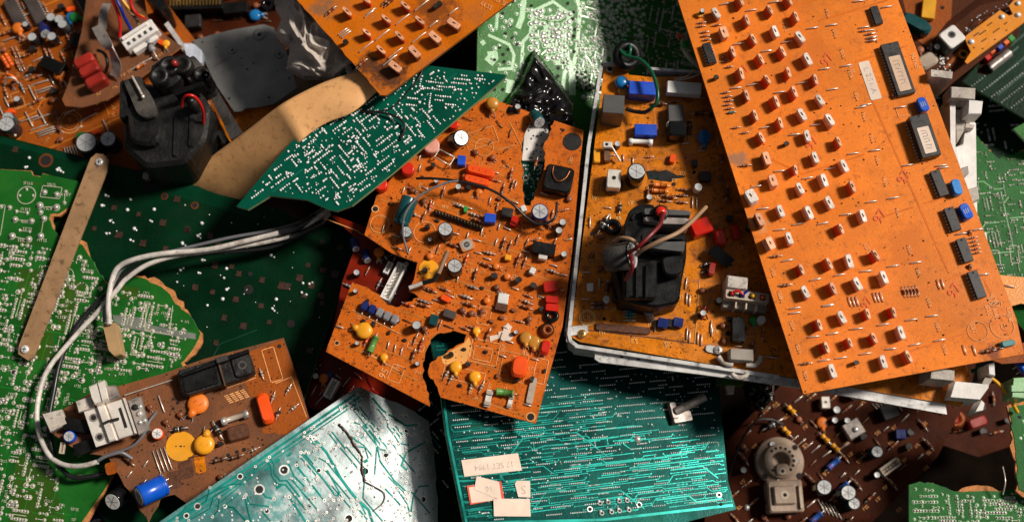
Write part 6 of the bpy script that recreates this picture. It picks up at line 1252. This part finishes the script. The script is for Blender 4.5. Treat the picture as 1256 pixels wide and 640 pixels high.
S_([(1181, 205), (1188, 203), (1189, 212), (1180, 222), (1174, 214)], 10, 30, 'beige_gray', 2); S_([(1186, 232), (1200, 228), (1202, 244), (1190, 250)], 4, 26, 'white_dirty', 2); S_([(1204, 285), (1210, 284), (1214, 320), (1206, 320)], -10, 14, 'white_pl', 1)
sp.build('side_moulding', rt_)
sp = MB()
S_([(1142, 451), (1171, 454), (1171, 467), (1141, 464)], -30, 42, 'white_dirty', 1); S_([(1171, 467), (1213, 471), (1213, 475), (1202, 490), (1165, 487)], -20, 20, 'white_pl', 1.2); S_([(1204, 490), (1208, 494), (1206, 503), (1196, 505)], -24, 4, 'white_pl', 1); S_([(1212, 446), (1220, 444), (1221, 461), (1213, 459)], -10, 24, 'white_pl'); S_([(1208, 462), (1219, 464), (1212, 474), (1204, 470)], -14, 18, 'beige_gray', 1)
sp.build('end_moulding', rt_)
Rb.finish()
# ================================================================== right side: T, U, V, scraps
t1 = (1020, 0, 3.555); t2 = (1130, 0, 5.333)
FT1 = Frame(1180, 60, 8, .05, 0)
T1 = Board('circuit_board', FT1, [(1100, -50), (1256, -60), (1300, -40), (1256, 25), (1235, 48), (1170, 100), (1150, 118), (1120, 100), (1090, 40)], 'brown green board carrying a white square coil can, upper right', top='dark_pcb', core='core_orange')
T1.mb.prism([tuple(FT1.l(*p)) for p in ((1100, -30), (1136, -30), (1168, 0), (1166, 30), (1140, 60), (1118, 45))], .05, .35, 'orange_old')
T1.mb.strip([FT1.l(1140, 62), FT1.l(1165, 30), FT1.l(1200, 3), (FT1.l(1256, -10))], 9, .45, 'shaded_rust_pcb'); T1.mb.strip([FT1.l(1150, 90), FT1.l(1168, 65), FT1.l(1195, 25), FT1.l(1240, 8)], 3, .5, 'shaded_rust_pcb')
T1.mb.strip([FT1.l(1160, 84), FT1.l(1172, 70), FT1.l(1182, 52), FT1.l(1205, 26)], 4, .52, 'orange_old')
wsq = MB(); wsq.rbox(0, 0, 25, 24, .2, 22, 'white_pl', 4, 0, 1.2, 'gray_relay'); wsq.ring(1, 2, 2.6, 4.6, 22.3, 'gray_relay', 16); wsq.disc(1, 2, 2.6, 22.4, 'hole', 12); proto('whitecan', [('coil_can', wsq, [])]); put('whitecan', T1, 1168, 45, 36, 22)
T1.mb.disc(*FT1.l(1181.5, 67), 6.5, .6, 'gold_pcb', 18); T1.hole(1181.5, 67, 3.6, None, .7); T1.hole(1156, 10, 2.4)
dg = MB(); dg.rbox(0, 0, 40, 17, 2, 16, 'teal_cap', 8, 0, 4); proto('dkgreen', [('film_capacitor', dg, [])]); put('dkgreen', T1, 1124, 28, -28, 14, label='fat dark green capacitor')
p_box('yeltape', 16, 26, 8, 'wire_yel', 1, .5, 'tape_block'); put('yeltape', T1, 1140, 10, -8, 10, s=1)
T1.solder([(1180, 30), (1256, -10), (1256, 20), (1190, 50)], 35, 120, ['sip', 'one'], 1, 1); T1.solder([(1140, 50), (1170, 80), (1160, 100), (1130, 80)], 20, 160, ['one', 'tri', 'pair'], 1.6, 1.4)
p_box('clearbag', 26, 18, 8, 'glass', 6, 3, 'glue_blob'); put('clearbag', T1, 1137, 75, 30, 5); put('disc_br', T1, 1128, 62, 0, 4, s=1.4); put('ec_s', T1, 1148, 60, 0, 6)
T1.finish()
FT2 = Frame(1215, 45, 26, .08, 0)
T2 = Board('circuit_board', FT2, cr(*t2, [(285, 245), (305, 225), (345, 195), (515, 68), (575, 105), (600, 95), (572, 40), (610, 0), (672, 0), (700, -60), (760, 40), (672, 150), (300, 420), (285, 405), (325, 340), (300, 290)]), 'small bright amber board with slots and solder blobs, upper right corner', top='gold_pcb', core='core_orange', t=4)
for x, y, L_ in cr(*t2, [(370,220,8),(455,155,7),(410,210,10),(420,258,8),(500,195,10),(562,148,6),(355,307,4),(490,255,3),(410,315,3),(565,195,3)]):
    for k in range(int(L_/2.2)): q = FT2.l(x+k*2.2-L_/2, y-k*1.5+L_/3); T2.mb.disc(q.x, q.y, .95, .5, 'hole', 8)
T2.sol.dome(*FT2.l(*cr(*t2, [(327, 275)])[0]), 4, 2.4, 'solder', 9, .3)
for x, y in cr(*t2, [(528, 112), (632, 25), (632, 100)]): T2.sol.dome(*FT2.l(x, y), 3.8, 2.4, 'solder', 9, .3)
T2.finish('solder_blobs')
# slide switch and jacks under it
FT3 = Frame(1220, 85, -12, 0, 0); T3 = Board('circuit_board', FT3, cr(*t2, [(390, 400), (610, 180), (650, 200), (620, 260), (440, 490), (370, 470)]), 'narrow brown strip with coloured trimmers and a silver can under the amber board', top='shaded_rust_pcb', core='core_orange')
sl_ = MB(); sl_.tube([(-17, 0, 8), (17, 0, 8)], 6, 'alu_dull', 14); sl_.tube([(-19, 0, 8), (-17, 0, 8)], 6.8, 'black_pl', 14); proto('slug', [('crystal_can', sl_, [])]); put('slug', T3, 1225, 75, 38, 8)
for x, y, m in ((1211, 70, 'wire_red'), (1226, 57, 'blue_box'), (1240, 47, 'green_res'), (1216, 62, 'wire_or'), (1233, 51, 'wire_or')): p_box('tb'+m+str(x), 8, 9, 9, m, 2, 1, 'trimmer'); put('tb'+m+str(x), T3, x, y, 38, 8)
T3.finish()
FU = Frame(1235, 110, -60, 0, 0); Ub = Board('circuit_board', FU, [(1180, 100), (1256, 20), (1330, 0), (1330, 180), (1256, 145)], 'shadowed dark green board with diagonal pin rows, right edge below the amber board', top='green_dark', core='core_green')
for r0, n in ((0, 16), (1, 16), (2, 16), (3, 14), (4, 12)):
    for k in range(n):
        q = FU.l(1200+r0*9+k*3.1-8, 100+r0*9-k*2.4+6); 
        if inside(q, Ub.poly): Ub.sol.dome(q.x, q.y, 1.1, 1.2, 'solder', 6, .3)
Ub.traces(None, 38, 30, 8, 2.4, 'trace_dk', 0, lens=(4, 12)); Ub.finish()
FV = Frame(1230, 300, -40, 0, 0); V = Board('circuit_board', FV, [(1150, 170), (1195, 165), (1225, 195), (1256, 185), (1330, 200), (1330, 400), (1256, 352), (1200, 345), (1160, 300)], 'green board with dense pale solder rows, right edge beside the orange keypad board', top='green_right', core='core_green', edges=(1, 2, 3), amp=2, rim=3)
V.silk_rect(1221, 316, 10, 18, 0, 'silk', .9); V.silk_rect(1244, 312, 10, 22, 0, 'silk', .9)
V.solder([(1195, 165), (1260, 180), (1260, 350), (1200, 340)], 5, 420, ['dip', 'sip', 'pair', 'one', 'pair'], 1.3, 1.2, 'solder_w', silk='silk')
V.traces([(1195, 165), (1260, 180), (1260, 350), (1200, 340)], 5, 120, 4, 1.0, 'mint', 0, lens=(2, 8), across=.5)
V.finish()
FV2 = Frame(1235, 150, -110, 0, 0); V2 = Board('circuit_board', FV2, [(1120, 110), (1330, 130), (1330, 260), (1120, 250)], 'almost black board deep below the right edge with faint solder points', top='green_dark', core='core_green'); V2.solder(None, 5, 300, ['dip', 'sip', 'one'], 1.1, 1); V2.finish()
Vs = Board('circuit_board', Frame(1250, 165, -15, 0, 0), [(1243, 158), (1258, 150), (1330, 140), (1330, 190), (1262, 178)], 'pale green sliver of a board poking in at the right edge', top='green_pale', core='core_white'); Vs.finish()
Vy = Board('circuit_board', Frame(1240, 355, -8, 0, 0), [(1215, 336), (1256, 340), (1330, 350), (1330, 385), (1252, 372), (1232, 378), (1222, 360)], 'amber board scrap tucked under the right edge of the keypad board', top='gold_pcb', core='core_orange'); put('jump', Vy, 1237, 351, -10); Vy.finish()
Vg = Board('circuit_board', Frame(1250, 380, -20, .3, 0), [(1238, 372), (1256, 362), (1330, 350), (1330, 420), (1262, 412), (1245, 392)], 'grey green board fragment at the right edge below the amber scrap', top='green_right', core='core_white'); Vg.solder(None, 0, 20, ['one'], 2.4, 2); Vg.finish()
Vo = Board('circuit_board', Frame(1240, 440, 0, 0, 0), [(1200, 436), (1256, 420), (1330, 400), (1330, 446), (1256, 444), (1230, 446)], 'orange board edge just below the corner of the keypad board, right edge', top='orange_old', core='core_orange'); Vo.finish()
# cylinder blue + mint block at right bottom
loose_cap(1250, 452, -20, 10, 30, 'blue_cap', 'blue can with tan end lying at the right edge under the keypad board', 80, 120, 'tag_tan')
mb = MB(); o0 = at(1250, 475, 20); prism_px(mb, [(1243, 463), (1262, 462), (1262, 489), (1241, 487)], -10, 20, 'mint', 1); prism_px(mb, [(1240, 472), (1270, 471), (1270, 480), (1240, 480)], 18, 23, 'mint', 1); tag(mb.build('terminal_block', None, o0), 'mint green terminal block at the right edge above the ragged green board', 'terminal block')
FZ2 = Frame(1250, 540, -25, 0, 0); Z2 = Board('circuit_board', FZ2, [(1238, 500), (1256, 496), (1330, 490), (1330, 640), (1250, 600), (1246, 560)], 'ragged green board end rising along the right edge near the bottom', top='green_right', core='core_green', edges=(0, 3, 4, 5), amp=1.5, rim=5); Z2.hole(1251, 511, 2); Z2.solder(None, 80, 60, ['one', 'sip'], 1.8, 1.5, ringm='mint'); Z2.finish()
FZ = Frame(1180, 615, -42, 0, 0)
Z = Board('circuit_board', FZ, [(1115, 594), (1128, 590), (1150, 594), (1170, 602), (1200, 602), (1225, 602), (1256, 598), (1330, 590), (1330, 760), (1115, 760)], 'green soldered board with a torn tan edge, bottom right corner', top='green_right', core='core_green', edges=tuple(range(0, 7)), amp=1.2, step=5, rim=6)
Z.solder([(1115, 596), (1260, 600), (1260, 650), (1115, 650)], 0, 90, ['dip'], 1.6, 1.5, 'solder_w', ringm='mint'); Z.solder([(1115, 596), (1260, 600), (1260, 650), (1115, 650)], 0, 300, ['sip', 'pair', 'one'], 1.5, 1.4, 'solder_w', ringm='mint', silk='silk'); Z.finish()

# ================================================================== Y dark rust board bottom right
FY = Frame(1030, 560, -165, 0, 0)
Y = Board('circuit_board', FY, [(870, 560), (960, 470), (1040, 430), (1200, 430), (1190, 480), (1150, 560), (1050, 660), (950, 720), (860, 700)], 'shadowed dark rust board with a pale tube socket and small blue resistors, bottom right', top='shaded_rust_pcb', core='core_orange')
y1 = (880, 460, 3.556)
so_ = MB(); so_.lathe([(30, .2), (30, 7), (28, 9), (21, 10), (21, 14), (19.5, 16), (11.5, 16), (10.5, 14), (10.5, 3), (.1, 3)], 'socket', 0, 0, 0, 30)
for k in range(13):
    a = math.radians(130-k*22); so_.disc(15.6*math.cos(a), 15.6*math.sin(a), 1.9, 16.3, 'hole', 9)
so_.rbox(0, -11, 16, 14, 10, 19, 'socket', 4, 0, 1.5); so_.ring(0, -13, 2.2, 4.5, 19.4, 'cream', 14); so_.disc(0, -13, 2.2, 19.5, 'hole', 10)
so_.rbox(0, -43, 42, 38, .2, 24, 'socket', 3, 0, 2); so_.rbox(-2, -42, 27, 22, 24, 29, 'socket', 2, 0, 2); so_.ring(-2, -42, 2.4, 5, 29.3, 'cream', 16); so_.disc(-2, -42, 2.4, 29.4, 'hole', 12); so_.rbox(17, -45, 3, 28, 24, 28, 'cream', 1, 0, .8)
for x, y in ((20, 16), (22, -18), (-20, -18)): so_.disc(x, y, 3.4, 10.2, 'hole', 10)
proto('socket', [('tube_socket', so_, [])]); put('socket', Y, 957, 565, 2, 12)
puts(Y, 'res_blue', cr(*y1, [(505, 385), (545, 490), (430, 620)]), 42, 5, s=1.3); puts(Y, 'res_yel', cr(*y1, [(300, 243), (470, 275), (515, 315), (322, 150)]), -45, 5, s=1.2); puts(Y, 'ec_l', cr(*y1, [(463, 488), (568, 512)]), hv=22, s=.95)
tb = MB(); tb.rbox(0, 0, 26, 24, .2, 12, 'alu_dull', 1.5, 0, 1); tb.lathe([(4, 0), (4, 2), (2, 3), (.1, 3)], 'tin', 1, -2, 12, 12); proto('heat_y', [('heat_sink', tb, [])]); put('heat_y', Y, 1048, 525, 30, 12, s=.85)
put('con_dirty', Y, 1092, 572, 35, 10); put('disc_or', Y, 1009, 518, 0, 4, s=.55); put('ec_m', Y, 1025, 503, 0, 8, s=.8); put('can_tr', Y, 1012, 495, 0, 8, s=.6); put('ec_white', Y, 1050, 483, 0, 10, s=1.2)
puts(Y, 'ec_m2', cr(*y1, [(690, 335), (590, 560)]), hv=12); put('bx_navy', Y, 1105, 532, 0, 8, s=.9); put('bx_blk', Y, 1090, 505, 20, 8, s=1.5)
for i in range(7): put('jump_l', Y, 1075+i*4.5, 500-i*.5, -50, 3, s=.7)
for i in range(4): put('jump_l', Y, 974+i*9, 538+i*4, 40, 3, s=.7)
for i in range(5): put('jump_l', Y, 1008+i*5, 620+i*2, -60, 3, s=.8)
cable_on(Y, 'wire', [(892, 590, 6), (905, 550, 16), (925, 518, 18), (945, 514, 12), (960, 520, 6)], 1.5, 'wire_black')
put('diode_black', Y, 948, 520, 30, 6, s=1.8, label='black diode with white band'); Y.sol.dome(*FY.l(916, 622), 4, 3, 'solder_w', 9, .3)
scatter(Y, [(900, 520), (1000, 470), (1160, 460), (1140, 550), (1040, 640), (900, 640)], 85, ['res', 'res_s', 'res_b', 'jump', 'jump_s', 'disc_br', 'trans', 'res_dirty', 'jump_d', 'ec_s'], 40, 9)
Y.crumbs(600)
for i in range(40): Y.scribble(R.uniform(900, 1140), R.uniform(480, 630), 3, 3.5, 40, 'silk_faint')
Y.finish()
FY2 = Frame(1170, 520, -185, 0, 0); Y2 = Board('circuit_board', FY2, [(1130, 470), (1250, 470), (1260, 540), (1200, 560), (1140, 540)], 'dim red orange board with a small coil, between the rust board and the right edge', top='shaded_rust_pcb', core='core_orange')
put('coil_s', Y2, 1171, 514, 0, 6, s=1.6); puts(Y2, 'bx_dred', [(1195, 519, 20), (1160, 515, 0)], s=.9); put('bx_tan', Y2, 1153, 500, 10, 6); scatter(Y2, [(1140, 480), (1240, 480), (1230, 540), (1150, 540)], 10, ['res_b', 'trans', 'jump'], 10, 10); Y2.finish()
cable('loose_wire', [(1248, 505, -20), (1236, 485, 0), (1224, 470, 6), (1214, 462, 10)], 2.2, 'wire_yel', 'short yellow wire near the white plastic ends, lower right')
cable('loose_wire', [(1230, 606, -30), (1233, 590, -24), (1230, 572, -30)], .9, 'lead', 'thin bare lead sticking up by the ragged bottom right board')
mb = MB(); o0 = at(890, 480, 10); prism_px(mb, [(880, 463), (911, 463), (911, 472), (880, 472)], -10, 4, 'trace_olive', .5); prism_px(mb, [(890, 470), (902, 470), (900, 482), (893, 482)], -10, 0, 'cream', .5); tag(mb.build('plastic_tab', None, o0), 'olive and cream plastic tab below the chassis edge', 'plastic tab')
crumple('plastic_bag', [(915, 466), (950, 470), (948, 492), (935, 505), (920, 500), (912, 485)], -60, 16, 'bag_black', 'bit of clear dark plastic film hanging below the chassis edge', 'plastic film', 30, 4.4, .08, 10, .2)
mb = MB(); o0 = at(1226, 88, -30)
cable('green_lead', [(1192, 455, 20), (1204, 452, 30), (1212, 451, 26)], 2.4, 'wire_green', 'little green tipped lead beside the white plastic ends, lower right', 'lead')

# ================================================================== K wires across the green boards
cable('cable', [(402, 258, 10), (388, 268, 26), (370, 278, 30), (345, 285, 30), (300, 296, 28), (255, 306, 28), (200, 311, 34), (165, 318, 36), (145, 328, 32), (137, 345, 28), (133, 370, 30), (134, 398, 32)], 3.3, 'wire_white', 'white wire ending in a tan sleeve, topmost of the bundle on the dark green board', n=12)
o = cable('cable', [(404, 262, 8), (388, 276, 22), (360, 288, 24), (325, 297, 22), (270, 306, 20), (215, 314, 24), (180, 325, 28), (155, 342, 26), (143, 356, 24), (120, 382, 18), (92, 412, 18), (62, 448, 22), (50, 475, 24), (45, 510, 24), (50, 538, 26), (62, 560, 26), (80, 570, 30), (100, 571, 34), (120, 566, 36)], 3.0, 'wire_white', 'long white wire looping down past the tan sleeve to the brown power board', n=12)
cable('cable', [(400, 270, 6), (375, 284, 14), (335, 302, 12), (290, 308, 14), (230, 312, 20), (190, 322, 24), (160, 332, 22), (140, 352, 18), (118, 372, 14), (95, 400, 12), (75, 440, 12), (66, 480, 14), (60, 520, 18), (66, 558, 20), (85, 583, 18), (110, 584, 16), (135, 578, 10)], 2.9, 'wire_black', 'black wire running under the white ones and round to the power board', n=12)
cable('cable', [(396, 256, 14), (370, 272, 20), (330, 283, 16), (280, 292, 18), (220, 306, 22), (180, 316, 26), (150, 330, 22), (138, 352, 20), (129, 372, 20), (128, 395, 20)], 2.2, 'wire_gray', 'dark grey wire between the two white wires of the bundle', n=12)
cable('heat_shrink', [(344, 285, 31), (362, 280, 32), (376, 272, 30), (386, 264, 26)], 4.6, 'wire_black', 'black sleeve gripping the wire bundle near the dark red board', 'sleeve')
cable('heat_shrink', [(358, 290, 26), (378, 282, 26), (398, 272, 20)], 4.0, 'wire_black', 'second black sleeve, just below the first on the wire bundle', 'sleeve')
cable('cable', [(118, 566, 36), (128, 560, 38), (140, 556, 38), (150, 555, 36), (162, 562, 30)], 2.2, 'wire_gray', 'short grey lead under the silver heat sink of the power board')
mb = MB(); o0 = at(138, 415, 16); prism_px(mb, rnd([(125, 396), (141, 395), (149, 434), (140, 437), (133, 430)], 1), 8, 27, 'tag_tan', 1.5); tag(mb.build('connector_sleeve', None, o0), 'tan plug sleeve on the end of the white wire, over the bright green board', 'connector')
# tie the colours of the surroundings: dim filler boards far below everything
for pts, z, m, lab in (([(560, 60), (480, 90), (500, 40), (590, 10)], -60, 'green_dark', 'dark board with a diagonal dotted row left of the pale green board'),
                       ([(690, 130), (745, 120), (740, 200), (700, 210)], -40, 'green_pale', 'yellow green board end left of the metal chassis')):
    Fq = Frame(pts[0][0], pts[0][1], z, 0, 0); Bq = Board('circuit_board', Fq, pts, lab, top=m, core='core_green'); Bq.solder(None, 40, 100, ['sip', 'one'], 1.1, 1.1, margin=3); Bq.finish()
